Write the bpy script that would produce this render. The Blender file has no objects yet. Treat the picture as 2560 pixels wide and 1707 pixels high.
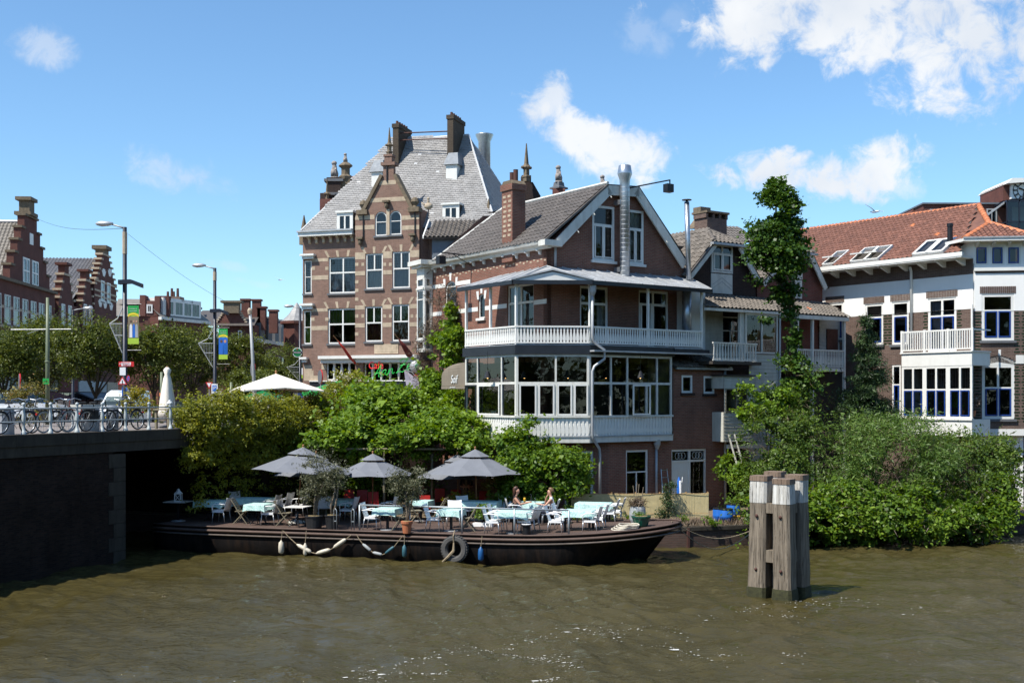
import bpy,math,random
import numpy as np
from mathutils import Vector,Matrix
from mathutils.geometry import tessellate_polygon
# -- camera
F,CX,HY,EYE=2900.0,1280.0,997.0,5.37
S=bpy.context.scene
cam_d=bpy.data.cameras.new('camera')
cam=bpy.data.objects.new('camera',cam_d)
S.collection.objects.link(cam)
cam.location=(0,0,EYE)
cam.rotation_euler=(math.radians(90),0,0)
cam_d.sensor_width=36.0
cam_d.lens=36.0*F/2560.0
cam_d.shift_y=(HY-853.5)/2560.0
cam_d.clip_start,cam_d.clip_end=0.5,3000.0
S.camera=cam
# -- sun, sky, exposure
SUN_EL=math.radians(55)
SUN_H=Vector((-0.80,-0.60,0)).normalized()
sun_vec=Vector((SUN_H.x*math.cos(SUN_EL),SUN_H.y*math.cos(SUN_EL),math.sin(SUN_EL)))
sd=bpy.data.lights.new('sun','SUN')
sd.energy,sd.angle,sd.color=5.0,math.radians(0.53),(1.0,0.95,0.86)
sun=bpy.data.objects.new('sun',sd)
S.collection.objects.link(sun)
sun.rotation_euler=sun_vec.to_track_quat('Z','Y').to_euler()
sun.location=(-30,-20,60)
world=bpy.data.worlds.new('World')
S.world=world
world.use_nodes=True
WN,WL_=world.node_tree.nodes,world.node_tree.links
WN.clear()
def wmath(op,a,b=None,c=None,clamp=False):
 n=WN.new('ShaderNodeMath')
 n.operation,n.use_clamp=op,clamp
 for i,q in enumerate((a,b,c)):
  if q is None:
   continue
  if isinstance(q,(int,float)):
   n.inputs[i].default_value=q
  else:
   WL_.new(q,n.inputs[i])
 return n.outputs[0]
def build_sky():
 out=WN.new('ShaderNodeOutputWorld')
 bg=WN.new('ShaderNodeBackground')
 bg.inputs[1].default_value=0.112
 sky=WN.new('ShaderNodeTexSky')
 sky.sky_type='NISHITA'
 sky.sun_disc=False
 sky.sun_elevation=SUN_EL
 sky.sun_rotation=math.atan2(SUN_H.x,SUN_H.y)
 sky.altitude,sky.air_density,sky.dust_density,sky.ozone_density=0,1.0,0.2,3.0
 tc=WN.new('ShaderNodeTexCoord')
 sep=WN.new('ShaderNodeSeparateXYZ')
 WL_.new(tc.outputs['Generated'],sep.inputs[0])
 x,y,z=sep.outputs
 az=wmath('ARCTAN2',x,y)
 el=wmath('ARCSINE',z)
 dn=WN.new('ShaderNodeTexNoise')
 dn.inputs['Scale'].default_value,dn.inputs['Detail'].default_value,dn.inputs['Roughness'].default_value=38,9,.62
 dn.inputs['Distortion'].default_value=.35
 WL_.new(tc.outputs['Generated'],dn.inputs['Vector'])
 bn=WN.new('ShaderNodeTexNoise')
 bn.inputs['Scale'].default_value,bn.inputs['Detail'].default_value=9,4
 WL_.new(tc.outputs['Generated'],bn.inputs['Vector'])
 nz=wmath('ADD',wmath('MULTIPLY',wmath('SUBTRACT',dn.outputs[0],.52),3.4),wmath('MULTIPLY',wmath('SUBTRACT',bn.outputs[0],.51),1.7))
 spots=[(2230,20,500,140,3,1),(2500,70,330,190,0,1),(1930,40,200,120,-12,.95),(2200,60,330,110,2,1),(1450,345,205,74,32,.9),(1375,265,66,90,15,.75),(1575,375,115,66,10,.85),(1960,435,190,66,3,1.0),(2080,440,160,66,0,1.0),(2190,425,130,80,-8,.95),(1610,95,80,55,10,.28),(1690,45,60,40,-25,.22),(455,437,150,60,14,.45),(112,117,88,60,12,.46),(2260,470,60,40,0,.5),(570,665,80,16,8,.3),(620,705,60,12,10,.25)]
 best=None
 for px,py,rx,ry,rot,wt in spots:
  d=Vector(((px-CX)/F,1,(HY-py)/F)).normalized()
  a0,e0=math.atan2(d.x,d.y),math.asin(d.z)
  c,s_=math.cos(math.radians(rot)),math.sin(math.radians(rot))
  dx,dy=wmath('SUBTRACT',az,a0),wmath('SUBTRACT',el,e0)
  u=wmath('MULTIPLY_ADD',dx,c*F/rx,wmath('MULTIPLY',dy,-s_*F/rx))
  v=wmath('MULTIPLY_ADD',dx,s_*F/ry,wmath('MULTIPLY',dy,c*F/ry))
  r2=wmath('ADD',wmath('MULTIPLY',u,u),wmath('MULTIPLY',v,v))
  m=wmath('MULTIPLY',wmath('ADD',wmath('SUBTRACT',1.0,r2),nz),1.0)
  m=wmath('MULTIPLY',wmath('SMOOTH_MIN',wmath('MULTIPLY',m,1.05),1.0,.25),wt)
  best=m if best is None else wmath('MAXIMUM',best,m)
 gn=WN.new('ShaderNodeTexNoise')
 gn.inputs['Scale'].default_value,gn.inputs['Detail'].default_value,gn.inputs['Roughness'].default_value=3.2,7,.55
 WL_.new(tc.outputs['Generated'],gn.inputs['Vector'])
 g=wmath('MULTIPLY',wmath('SUBTRACT',gn.outputs[0],.64),7.0)
 away=wmath('MULTIPLY',wmath('SUBTRACT',wmath('ABSOLUTE',az),.47),8.0,clamp=True)
 high=wmath('MULTIPLY',wmath('SUBTRACT',el,.42),8.0,clamp=True)
 g=wmath('MULTIPLY',g,wmath('MAXIMUM',away,high))
 best=wmath('MAXIMUM',best,g)
 best=wmath('MULTIPLY',best,1.0,clamp=True)
 best=wmath('MULTIPLY',wmath('MULTIPLY',best,best),wmath('SUBTRACT',3.0,wmath('MULTIPLY',best,2.0)))
 best=wmath('MULTIPLY',best,wmath('MULTIPLY',wmath('ADD',el,.02),25.0,clamp=True))
 best=wmath('MULTIPLY',best,.96)
 cr=WN.new('ShaderNodeValToRGB')
 cr.color_ramp.elements[0].position,cr.color_ramp.elements[0].color=.35,(4.7,5.1,5.7,1)
 cr.color_ramp.elements[1].position,cr.color_ramp.elements[1].color=.62,(6.3,6.4,6.5,1)
 WL_.new(bn.outputs[0],cr.inputs[0])
 hs=WN.new('ShaderNodeHueSaturation')
 hs.inputs['Saturation'].default_value=1.0
 hs.inputs['Value'].default_value=1.0
 tint=WN.new('ShaderNodeMix')
 tint.data_type,tint.blend_type='RGBA','MULTIPLY'
 tint.inputs[0].default_value=1.0
 tint.inputs[7].default_value=(.90,1.12,1.22,1)
 WL_.new(sky.outputs[0],tint.inputs[6])
 WL_.new(tint.outputs[2],hs.inputs['Color'])
 mx=WN.new('ShaderNodeMix')
 mx.data_type='RGBA'
 WL_.new(best,mx.inputs[0])
 WL_.new(hs.outputs[0],mx.inputs[6])
 WL_.new(cr.outputs[0],mx.inputs[7])
 WL_.new(mx.outputs[2],bg.inputs[0])
 WL_.new(bg.outputs[0],out.inputs[0])
build_sky()
S.view_settings.view_transform='Standard'
S.view_settings.look='None'
S.view_settings.gamma=1.0
S.view_settings.use_curve_mapping=False
S.view_settings.exposure=0.48
S.cycles.use_denoising=True
S.cycles.max_bounces=8
S.cycles.transparent_max_bounces=16
S.cycles.caustics_reflective=False
S.cycles.caustics_refractive=False
# -- helpers
COL=S.collection
WLOC={}
X,Y,Z=Vector((1,0,0)),Vector((0,1,0)),Vector((0,0,1))
R=random.Random(7)
def at(px,py,d):
 return Vector(((px-CX)/F*d,d,EYE+(HY-py)/F*d))
def on_z(px,py,z):
 return at(px,py,(EYE-z)*F/(py-HY))
def tag(o,label=None,cat=None,group=None,kind=None):
 if label:o['label']=label
 if cat:o['category']=cat
 if group:o['group']=group
 if kind:o['kind']=kind
 return o
def T(name,label,cat,loc=(0,0,0),group=None,rz=0):
 o=bpy.data.objects.new(name,None)
 o.empty_display_size=.2
 COL.objects.link(o)
 o.location=loc
 o.rotation_euler=(0,0,rz)
 WLOC[o.name]=Vector(loc)
 return tag(o,label,cat,group)
class Fr:
 def __init__(s,O,U,V,N):
  s.O,s.U,s.V,s.N=Vector(O),Vector(U).normalized(),Vector(V).normalized(),Vector(N).normalized()
 def p(s,a,b,c=0.0):
  return s.O+s.U*a+s.V*b+s.N*c
class Pl(Fr):
 def __init__(s,O,U):
  U=Vector((U[0],U[1],0)).normalized()
  Fr.__init__(s,(O[0],O[1],0),U,Z,(U.y,-U.x,0))
 def off(s,c):
  return Pl(s.O+s.N*c,s.U)
 def uz(s,px,py=HY):
  r=Vector(((px-CX)/F,1,(HY-py)/F))
  k=s.O.dot(s.N)/(r.x*s.N.x+r.y*s.N.y)
  q=r*k
  return(q-s.O).dot(s.U),EYE+q.z
 def u(s,px):
  return s.uz(px)[0]
 def z(s,px,py):
  return s.uz(px,py)[1]
WF=Fr((0,0,0),X,Y,Z)
def make_mesh(name,v,f,smooth=False,off=None,uv=True):
 me=bpy.data.meshes.new(name)
 arr=np.array([tuple(q)for q in v],dtype=np.float64)
 if off is not None:
  arr2=arr-np.array(off)
 else:
  arr2=arr
 me.from_pydata(arr2.tolist(),[],f)
 if uv and len(me.polygons):
  npol=len(me.polygons)
  nrm=np.empty(npol*3);me.polygons.foreach_get('normal',nrm);nrm=nrm.reshape(-1,3)
  tot=np.empty(npol,dtype=np.int32);me.polygons.foreach_get('loop_total',tot)
  li=np.empty(len(me.loops),dtype=np.int32);me.loops.foreach_get('vertex_index',li)
  ln=np.repeat(nrm,tot,axis=0)
  P=arr[li]
  h=np.hypot(ln[:,0],ln[:,1])
  flat=h<.25
  hh=np.where(h<1e-6,1,h)
  t=np.stack([-ln[:,1]/hh,ln[:,0]/hh,np.zeros(len(h))],1)
  t[flat]=(1,0,0)
  s=np.cross(ln,t)
  s[flat]=(0,1,0)
  w=np.stack([(P*t).sum(1),(P*s).sum(1)],1)
  me.uv_layers.new(name='UVMap').data.foreach_set('uv',w.ravel())
 if smooth:
  me.polygons.foreach_set('use_smooth',[True]*len(me.polygons))
 return me
class MB:
 def __init__(s):
  s.v,s.f=[],[]
 def add(s,vs,fs):
  k=len(s.v)
  s.v+=[Vector(q)for q in vs]
  s.f+=[tuple(i+k for i in q)for q in fs]
  return s
 def box(s,fr,a0,a1,b0,b1,c0,c1):
  if a1<a0:a0,a1=a1,a0
  if b1<b0:b0,b1=b1,b0
  if c1<c0:c0,c1=c1,c0
  P=[fr.p(a,b,c)for c in(c0,c1)for b in(b0,b1)for a in(a0,a1)]
  return s.add(P,[(0,2,3,1),(4,5,7,6),(0,1,5,4),(2,6,7,3),(0,4,6,2),(1,3,7,5)])
 def prism(s,fr,poly,c0,c1):
  n=len(poly)
  if sum(poly[i][0]*poly[(i+1)%n][1]-poly[(i+1)%n][0]*poly[i][1]for i in range(n))<0:
   poly=poly[::-1]
  vs=[fr.p(a,b,c0)for a,b in poly]+[fr.p(a,b,c1)for a,b in poly]
  fs=[tuple(range(n-1,-1,-1)),tuple(range(n,2*n))]
  fs+=[(i,(i+1)%n,n+(i+1)%n,n+i)for i in range(n)]
  return s.add(vs,fs)
 def loft(s,rings,cap=True,closed=True):
  n=len(rings[0])
  vs=[q for r in rings for q in r]
  fs=[]
  for k in range(len(rings)-1):
   for i in range(n if closed else n-1):
    j=(i+1)%n
    fs.append((k*n+i,k*n+j,(k+1)*n+j,(k+1)*n+i))
  if cap:
   fs+=[tuple(range(n-1,-1,-1)),tuple(range((len(rings)-1)*n,len(rings)*n))]
  return s.add(vs,fs)
 def tube(s,pts,r,seg=8,cap=True,flat=1.0):
  pts=[Vector(q)for q in pts]
  rs=r if isinstance(r,(list,tuple))else[r]*len(pts)
  rings,ref=[],None
  for i,p in enumerate(pts):
   d=(pts[min(i+1,len(pts)-1)]-pts[max(i-1,0)]).normalized()
   if ref is None:
    ref=X if abs(d.x)<.8 else Y
   a=(ref-d*ref.dot(d)).normalized()
   b=d.cross(a)
   ref=a
   rings.append([p+a*math.cos(2*math.pi*k/seg)*rs[i]+b*math.sin(2*math.pi*k/seg)*rs[i]*flat for k in range(seg)])
  return s.loft(rings,cap)
 def lathe(s,O,prof,seg=12,sx=1,sy=1):
  O=Vector(O)
  rings=[[O+Vector((math.cos(2*math.pi*k/seg)*r*sx,math.sin(2*math.pi*k/seg)*r*sy,z))for k in range(seg)]for r,z in prof]
  return s.loft(rings)
 def ball(s,c,rx,ry=None,rz=None,seg=10,rings=6):
  ry,rz=ry or rx,rz or rx
  pr=[(max(.001,math.sin(math.pi*i/rings)),-math.cos(math.pi*i/rings))for i in range(rings+1)]
  c=Vector(c)
  return s.loft([[c+Vector((math.cos(2*math.pi*k/seg)*r*rx,math.sin(2*math.pi*k/seg)*r*ry,z*rz))for k in range(seg)]for r,z in pr])
 def quad(s,a,b,c,d):
  return s.add([a,b,c,d],[(0,1,2,3)])
 def build(s,name,mat,parent=None,smooth=False,label=None,cat=None,group=None,kind=None,base=None):
  if parent is not None:
   off=WLOC[parent.name]
  elif base is not None:
   off=Vector(base)
  else:
   A=np.array([tuple(q)for q in s.v])
   off=Vector(((A[:,0].min()+A[:,0].max())/2,(A[:,1].min()+A[:,1].max())/2,A[:,2].min()))
  me=make_mesh(name,s.v,s.f,smooth,off)
  me.materials.append(mat)
  o=bpy.data.objects.new(name,me)
  COL.objects.link(o)
  if parent is not None:
   o.parent=parent
  else:
   o.location=off
  WLOC[o.name]=Vector(off)
  return tag(o,label,cat,group,kind)
def wall_mesh(mb,pl,outline,holes,c0=0.0,th=.25):
 polys=[[Vector((a,b,0))for a,b in outline]]+[[Vector((a,b,0))for a,b in h]for h in holes]
 flat=[q for p in polys for q in p]
 tris=tessellate_polygon(polys)
 vs=[pl.p(q.x,q.y,c0)for q in flat]
 fs=[]
 for t in tris:
  a,b,c=[flat[i]for i in t]
  if(b-a).cross(c-a).z<0:
   t=t[::-1]
  fs.append(tuple(t))
 mb.add(vs,fs)
 for k,p in enumerate(polys):
  n=len(p)
  mb.add([pl.p(q.x,q.y,c0)for q in p]+[pl.p(q.x,q.y,c0-th)for q in p],[(i,(i+1)%n,n+(i+1)%n,n+i)for i in range(n)])
 return mb
def rect(u0,u1,z0,z1):
 return[(u0,z0),(u1,z0),(u1,z1),(u0,z1)]
def copy_tree(o,parent=None,loc=None,rz=None):
 c=o.copy()
 COL.objects.link(c)
 c.parent=parent
 if loc is not None:
  c.location=loc
 if rz is not None:
  c.rotation_euler=(0,0,rz)
 for ch in KIDS.get(o.name,[]):
  copy_tree(ch,c)
 return c
KIDS={}
def index_kids(o):
 ks=[q for q in COL.objects if q.parent is o]
 KIDS[o.name]=ks
 for k in ks:
  index_kids(k)
def text_mesh(body,size,name='lettering',shear=0.0,ext=.006):
 cu=bpy.data.curves.new(name,'FONT')
 cu.body,cu.size,cu.extrude,cu.shear=body,size,ext,shear
 cu.align_x,cu.align_y='CENTER','CENTER'
 cu.resolution_u=3
 o=bpy.data.objects.new(name,cu)
 COL.objects.link(o)
 dg=bpy.context.evaluated_depsgraph_get()
 me=bpy.data.meshes.new_from_object(o.evaluated_get(dg))
 bpy.data.objects.remove(o)
 me.name=name
 return me
def lettering(body,size,fr,a,b,c,mat,parent,sx=1.0,shear=0.0,rot=0.0,name='lettering'):
 me=text_mesh(body,size,name,shear)
 ca,sa=math.cos(rot),math.sin(rot)
 base=WLOC[parent.name]
 for v in me.vertices:
  x_,y_=v.co.x*sx,v.co.y
  v.co=fr.p(a+x_*ca-y_*sa,b+x_*sa+y_*ca,c+v.co.z)-base
 me.materials.append(mat)
 o=bpy.data.objects.new(name,me)
 COL.objects.link(o)
 o.parent=parent
 WLOC[o.name]=base
 return o
# -- materials
def new_mat(name):
 m=bpy.data.materials.new(name)
 m.use_nodes=True
 nt=m.node_tree
 nt.nodes.clear()
 out=nt.nodes.new('ShaderNodeOutputMaterial')
 return m,nt.nodes,nt.links,out
def mixc(N,L,fac,a,b,mode='MIX'):
 n=N.new('ShaderNodeMix')
 n.data_type,n.blend_type='RGBA',mode
 for k,q in((0,fac),(6,a),(7,b)):
  if isinstance(q,(int,float)):
   n.inputs[k].default_value=q
  elif isinstance(q,tuple):
   n.inputs[k].default_value=q if len(q)==4 else(*q,1)
  else:
   L.new(q,n.inputs[k])
 return n.outputs[2]
def noise(N,L,vec,scale,detail=4,rough=.55,stretch=None):
 n=N.new('ShaderNodeTexNoise')
 n.inputs['Scale'].default_value,n.inputs['Detail'].default_value,n.inputs['Roughness'].default_value=scale,detail,rough
 if stretch:
  mp=N.new('ShaderNodeMapping')
  mp.inputs['Scale'].default_value=stretch
  L.new(vec,mp.inputs[0])
  vec=mp.outputs[0]
 L.new(vec,n.inputs['Vector'])
 return n.outputs[0]
def ramp(N,L,x,p0,p1,c0=(0,0,0,1),c1=(1,1,1,1)):
 n=N.new('ShaderNodeValToRGB')
 e=n.color_ramp.elements
 e[0].position,e[0].color,e[1].position,e[1].color=p0,c0,p1,c1
 L.new(x,n.inputs[0])
 return n.outputs[0]
def pmat(name,col,rough=.6,metal=0.0,var=.18,vs=2.0,streak=0.0,streak_col=None,speck=0.0,bump=0.0,bs=60.0,emit=0.0,spec=.5,coat=0.0,rand=0.0):
 m,N,L,out=new_mat(name)
 b=N.new('ShaderNodeBsdfPrincipled')
 g=N.new('ShaderNodeNewGeometry')
 pos=g.outputs['Position']
 c0=tuple(max(0,q*(1-var))for q in col)
 c1=tuple(min(1,q*(1+var))for q in col)
 c=mixc(N,L,ramp(N,L,noise(N,L,pos,vs,6,.65),.3,.7),c0,c1)
 if streak:
  sc=streak_col or tuple(q*.45 for q in col)
  f=ramp(N,L,noise(N,L,pos,3.0,5,.6,(1.6,1.6,.22)),.48,.8,(0,0,0,1),(streak,streak,streak,1))
  c=mixc(N,L,f,c,sc)
 if speck:
  f=ramp(N,L,noise(N,L,pos,26,3,.6),.6,.72,(0,0,0,1),(speck,speck,speck,1))
  c=mixc(N,L,f,c,tuple(q*.4 for q in col))
 if rand:
  oi=N.new('ShaderNodeObjectInfo')
  hs=N.new('ShaderNodeHueSaturation')
  mr=N.new('ShaderNodeMapRange')
  mr.inputs[3].default_value,mr.inputs[4].default_value=1-rand,1+rand
  L.new(oi.outputs['Random'],mr.inputs[0])
  L.new(mr.outputs[0],hs.inputs['Value'])
  L.new(c,hs.inputs['Color'])
  c=hs.outputs[0]
 L.new(c,b.inputs['Base Color'])
 rn=noise(N,L,pos,vs*3,4)
 mr=N.new('ShaderNodeMapRange')
 mr.inputs[3].default_value,mr.inputs[4].default_value=max(.02,rough-.12),min(1,rough+.12)
 L.new(rn,mr.inputs[0])
 L.new(mr.outputs[0],b.inputs['Roughness'])
 b.inputs['Metallic'].default_value=metal
 b.inputs['Specular IOR Level'].default_value=spec
 b.inputs['Coat Weight'].default_value=coat
 if emit:
  b.inputs['Emission Color'].default_value=(*col,1)
  b.inputs['Emission Strength'].default_value=emit
 if bump:
  bp=N.new('ShaderNodeBump')
  bp.inputs['Strength'].default_value,bp.inputs['Distance'].default_value=bump,.01
  L.new(noise(N,L,pos,bs,4),bp.inputs['Height'])
  L.new(bp.outputs[0],b.inputs['Normal'])
 L.new(b.outputs[0],out.inputs[0])
 return m
def brickmat(name,c1,c2,mortar,bw=.215,rh=.063,ms=.010,dirt=.35,var=.5,spec=.3):
 m,N,L,out=new_mat(name)
 b=N.new('ShaderNodeBsdfPrincipled')
 g=N.new('ShaderNodeNewGeometry')
 uv=N.new('ShaderNodeUVMap')
 t=N.new('ShaderNodeTexBrick')
 t.inputs['Scale'].default_value=1.0
 t.inputs['Brick Width'].default_value,t.inputs['Row Height'].default_value=bw,rh
 t.inputs['Mortar Size'].default_value,t.inputs['Mortar Smooth'].default_value=ms,.2
 t.inputs['Bias'].default_value=-.1
 t.inputs['Color1'].default_value,t.inputs['Color2'].default_value,t.inputs['Mortar'].default_value=(*c1,1),(*c2,1),(*mortar,1)
 L.new(uv.outputs[0],t.inputs['Vector'])
 pos=g.outputs['Position']
 patch=ramp(N,L,noise(N,L,pos,.9,5,.6),.3,.75,(1-var*.5,)*3+(1,),(1+var*.35,)*3+(1,))
 c=mixc(N,L,1.0,t.outputs[0],patch,'MULTIPLY')
 f=ramp(N,L,noise(N,L,pos,2.4,6,.7,(1.3,1.3,.35)),.5,.85,(0,0,0,1),(dirt,)*3+(1,))
 c=mixc(N,L,f,c,tuple(q*.3 for q in c1))
 wn=noise(N,L,pos,11,2)
 c=mixc(N,L,ramp(N,L,wn,.64,.7,(0,0,0,1),(.4,.4,.4,1)),c,tuple(q*.45 for q in c2))
 L.new(c,b.inputs['Base Color'])
 b.inputs['Roughness'].default_value=.88
 b.inputs['Specular IOR Level'].default_value=spec
 bp=N.new('ShaderNodeBump')
 bp.inputs['Strength'].default_value,bp.inputs['Distance'].default_value,bp.invert=.6,.008,True
 L.new(t.outputs['Fac'],bp.inputs['Height'])
 L.new(bp.outputs[0],b.inputs['Normal'])
 L.new(b.outputs[0],out.inputs[0])
 return m
def leafmat(name,dark,mid,light,trans=.35,rough=.45):
 m,N,L,out=new_mat(name)
 at_=N.new('ShaderNodeAttribute')
 at_.attribute_name='lv'
 n=N.new('ShaderNodeValToRGB')
 e=n.color_ramp.elements
 e[0].color,e[1].color=(*dark,1),(*light,1)
 k=e.new(.55)
 k.color=(*mid,1)
 L.new(at_.outputs['Fac'],n.inputs[0])
 b=N.new('ShaderNodeBsdfPrincipled')
 b.inputs['Roughness'].default_value=rough
 b.inputs['Specular IOR Level'].default_value=.35
 L.new(n.outputs[0],b.inputs['Base Color'])
 tr=N.new('ShaderNodeBsdfTranslucent')
 hs=N.new('ShaderNodeHueSaturation')
 hs.inputs['Hue'].default_value,hs.inputs['Saturation'].default_value,hs.inputs['Value'].default_value=.485,1.1,1.3
 L.new(n.outputs[0],hs.inputs['Color'])
 L.new(hs.outputs[0],tr.inputs['Color'])
 mx=N.new('ShaderNodeMixShader')
 mx.inputs[0].default_value=trans
 L.new(b.outputs[0],mx.inputs[1])
 L.new(tr.outputs[0],mx.inputs[2])
 L.new(mx.outputs[0],out.inputs[0])
 return m
def glassmat(name,tint=(.75,.78,.76),ior=1.7,rough=.015):
 m,N,L,out=new_mat(name)
 t=N.new('ShaderNodeBsdfTransparent')
 t.inputs[0].default_value=(*tint,1)
 gl=N.new('ShaderNodeBsdfGlossy')
 gl.inputs['Roughness'].default_value=rough
 gl.inputs['Color'].default_value=(.95,.97,1,1)
 g=N.new('ShaderNodeNewGeometry')
 bp=N.new('ShaderNodeBump')
 bp.inputs['Strength'].default_value,bp.inputs['Distance'].default_value=.12,.02
 L.new(noise(N,L,g.outputs['Position'],1.3,2),bp.inputs['Height'])
 L.new(bp.outputs[0],gl.inputs['Normal'])
 fr=N.new('ShaderNodeFresnel')
 fr.inputs[0].default_value=ior
 mx=N.new('ShaderNodeMixShader')
 L.new(fr.outputs[0],mx.inputs[0])
 L.new(t.outputs[0],mx.inputs[1])
 L.new(gl.outputs[0],mx.inputs[2])
 L.new(mx.outputs[0],out.inputs[0])
 return m
def watermat():
 m,N,L,out=new_mat('canal_water')
 b=N.new('ShaderNodeBsdfPrincipled')
 g=N.new('ShaderNodeNewGeometry')
 pos=g.outputs['Position']
 c=mixc(N,L,ramp(N,L,noise(N,L,pos,.22,4,.6,(1,2.2,1)),.3,.7),(.046,.038,.013),(.062,.051,.019))
 L.new(c,b.inputs['Base Color'])
 b.inputs['Roughness'].default_value=.05
 b.inputs['IOR'].default_value=1.333
 h=N.new('ShaderNodeMath');h.operation='ADD'
 L.new(noise(N,L,pos,2.4,4,.55,(1,1.7,1)),h.inputs[0])
 h2=N.new('ShaderNodeMath');h2.operation='MULTIPLY';h2.inputs[1].default_value=.45
 L.new(noise(N,L,pos,9.0,3,.55,(1,1.6,1)),h2.inputs[0])
 L.new(h2.outputs[0],h.inputs[1])
 bp=N.new('ShaderNodeBump')
 bp.inputs['Strength'].default_value,bp.inputs['Distance'].default_value=1.0,.12
 st=ramp(N,L,noise(N,L,pos,.16,3,.55,(1,2.6,1)),.38,.62,(.22,.22,.22,1),(1,1,1,1))
 L.new(st,bp.inputs['Strength'])
 L.new(h.outputs[0],bp.inputs['Height'])
 L.new(bp.outputs[0],b.inputs['Normal'])
 L.new(b.outputs[0],out.inputs[0])
 return m
def woodmat(name,c1,c2,crack=.7,along='Z',rough=.8):
 m,N,L,out=new_mat(name)
 b=N.new('ShaderNodeBsdfPrincipled')
 tc=N.new('ShaderNodeTexCoord')
 pos=tc.outputs['Object']
 st={'Z':(9,9,.5),'X':(.5,9,9)}[along]
 c=mixc(N,L,ramp(N,L,noise(N,L,pos,1.6,7,.65,st),.3,.72),c1,c2)
 cr=ramp(N,L,noise(N,L,pos,2.2,5,.6,tuple(q*1.5 for q in st)),.56,.66,(0,0,0,1),(crack,)*3+(1,))
 c=mixc(N,L,cr,c,tuple(q*.18 for q in c1))
 L.new(c,b.inputs['Base Color'])
 b.inputs['Roughness'].default_value=rough
 b.inputs['Specular IOR Level'].default_value=.25
 bp=N.new('ShaderNodeBump')
 bp.inputs['Strength'].default_value,bp.inputs['Distance'].default_value,bp.invert=.7,.02,True
 L.new(cr,bp.inputs['Height'])
 L.new(bp.outputs[0],b.inputs['Normal'])
 L.new(b.outputs[0],out.inputs[0])
 return m
def clothmat(name,base,white):
 m,N,L,out=new_mat(name)
 b=N.new('ShaderNodeBsdfPrincipled')
 g=N.new('ShaderNodeNewGeometry')
 v=N.new('ShaderNodeTexVoronoi')
 v.inputs['Scale'].default_value=24
 L.new(g.outputs['Position'],v.inputs['Vector'])
 f=ramp(N,L,v.outputs['Distance'],.25,.42)
 c=mixc(N,L,f,base,white)
 L.new(c,b.inputs['Base Color'])
 b.inputs['Roughness'].default_value=.55
 L.new(b.outputs[0],out.inputs[0])
 return m
M={}
M['brick_cafe']=brickmat('brown_brick',(.245,.135,.098),(.175,.092,.068),(.25,.19,.155),dirt=.2,var=.3)
M['brick_soif']=brickmat('red_brick',(.245,.094,.064),(.175,.066,.047),(.22,.17,.13),dirt=.4,var=.45)
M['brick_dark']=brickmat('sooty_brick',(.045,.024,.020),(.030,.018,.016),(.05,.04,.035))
M['brick_sooty']=brickmat('soot_brown_brick',(.085,.062,.042),(.060,.043,.030),(.085,.07,.055))
M['brick_red']=brickmat('old_red_brick',(.20,.055,.04),(.15,.042,.033),(.16,.11,.09))
M['brick_far']=brickmat('far_red_brick',(.15,.045,.032),(.11,.033,.026),(.12,.075,.06))
M['brick_quay']=brickmat('quay_brick',(.085,.050,.040),(.055,.035,.030),(.075,.06,.05),dirt=.6)
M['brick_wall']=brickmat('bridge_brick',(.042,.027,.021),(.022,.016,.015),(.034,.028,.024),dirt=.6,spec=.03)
M['brick_brown']=brickmat('brown_glazed_brick',(.15,.095,.075),(.10,.062,.05),(.16,.13,.11))
M['stone']=pmat('sandstone',(.44,.35,.25),.85,var=.2,vs=4,streak=.5,bump=.4)
M['stone_dark']=pmat('weathered_stone',(.15,.115,.075),.9,var=.35,vs=6,streak=.5,bump=.5)
M['stone_grey']=pmat('bluestone',(.11,.115,.125),.7,var=.15)
M['concrete']=pmat('concrete',(.060,.052,.042),.95,spec=.08,var=.25,vs=1.5,streak=.7,bump=.4)
M['white']=pmat('white_paint',(.72,.71,.67),.45,var=.05,streak=.16,streak_col=(.36,.33,.27))
M['white_old']=pmat('flaking_white_paint',(.62,.61,.56),.6,var=.1,streak=.45,streak_col=(.28,.25,.19))
M['white_wall']=pmat('white_render',(.80,.79,.76),.8,var=.03,vs=1,streak=.12,streak_col=(.55,.52,.46),bump=.2)
M['black']=pmat('black_paint',(.014,.016,.021),.4,var=.3)
M['blue']=pmat('royal_blue_paint',(.015,.05,.23),.35,var=.1)
M['zinc']=pmat('zinc_sheet',(.40,.41,.42),.5,.25,var=.16,vs=1.5,streak=.5,streak_col=(.2,.2,.2))
M['galv']=pmat('galvanised_steel',(.42,.45,.48),.34,.8,var=.18,vs=5,streak=.3)
M['lead']=pmat('lead_grey_cladding',(.13,.15,.175),.6,.1,var=.2)
M['slate']=pmat('grey_slate',(.27,.26,.25),.48,var=.28,vs=2.2,streak=.45,streak_col=(.12,.105,.09),spec=.6)
M['slate_new']=pmat('pale_replacement_slate',(.48,.48,.48),.5,var=.1)
M['tile_dark']=pmat('dark_clay_tile',(.088,.076,.068),.55,var=.3,vs=3,rand=.16,speck=.3)
M['tile_lichen']=pmat('lichened_tile',(.135,.115,.095),.7,var=.3,vs=5,rand=.2,speck=.4)
M['tile_orange']=pmat('orange_clay_tile',(.19,.084,.056),.65,var=.3,vs=2.5,rand=.18,speck=.5)
M['tile_ridge']=pmat('bright_orange_ridge_tile',(.50,.17,.07),.6,var=.2,vs=6,rand=.12)
M['tile_shiny']=pmat('glazed_grey_tile',(.15,.14,.135),.32,var=.2,vs=1.0)
M['tile_grey2']=pmat('grey_roof_tile',(.19,.17,.145),.6,var=.2,vs=2.0,speck=.3)
M['glass']=glassmat('window_glass',(.62,.64,.62),1.55)
M['glass_green']=glassmat('leaded_green_glass',(.25,.36,.18),1.55)
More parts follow.
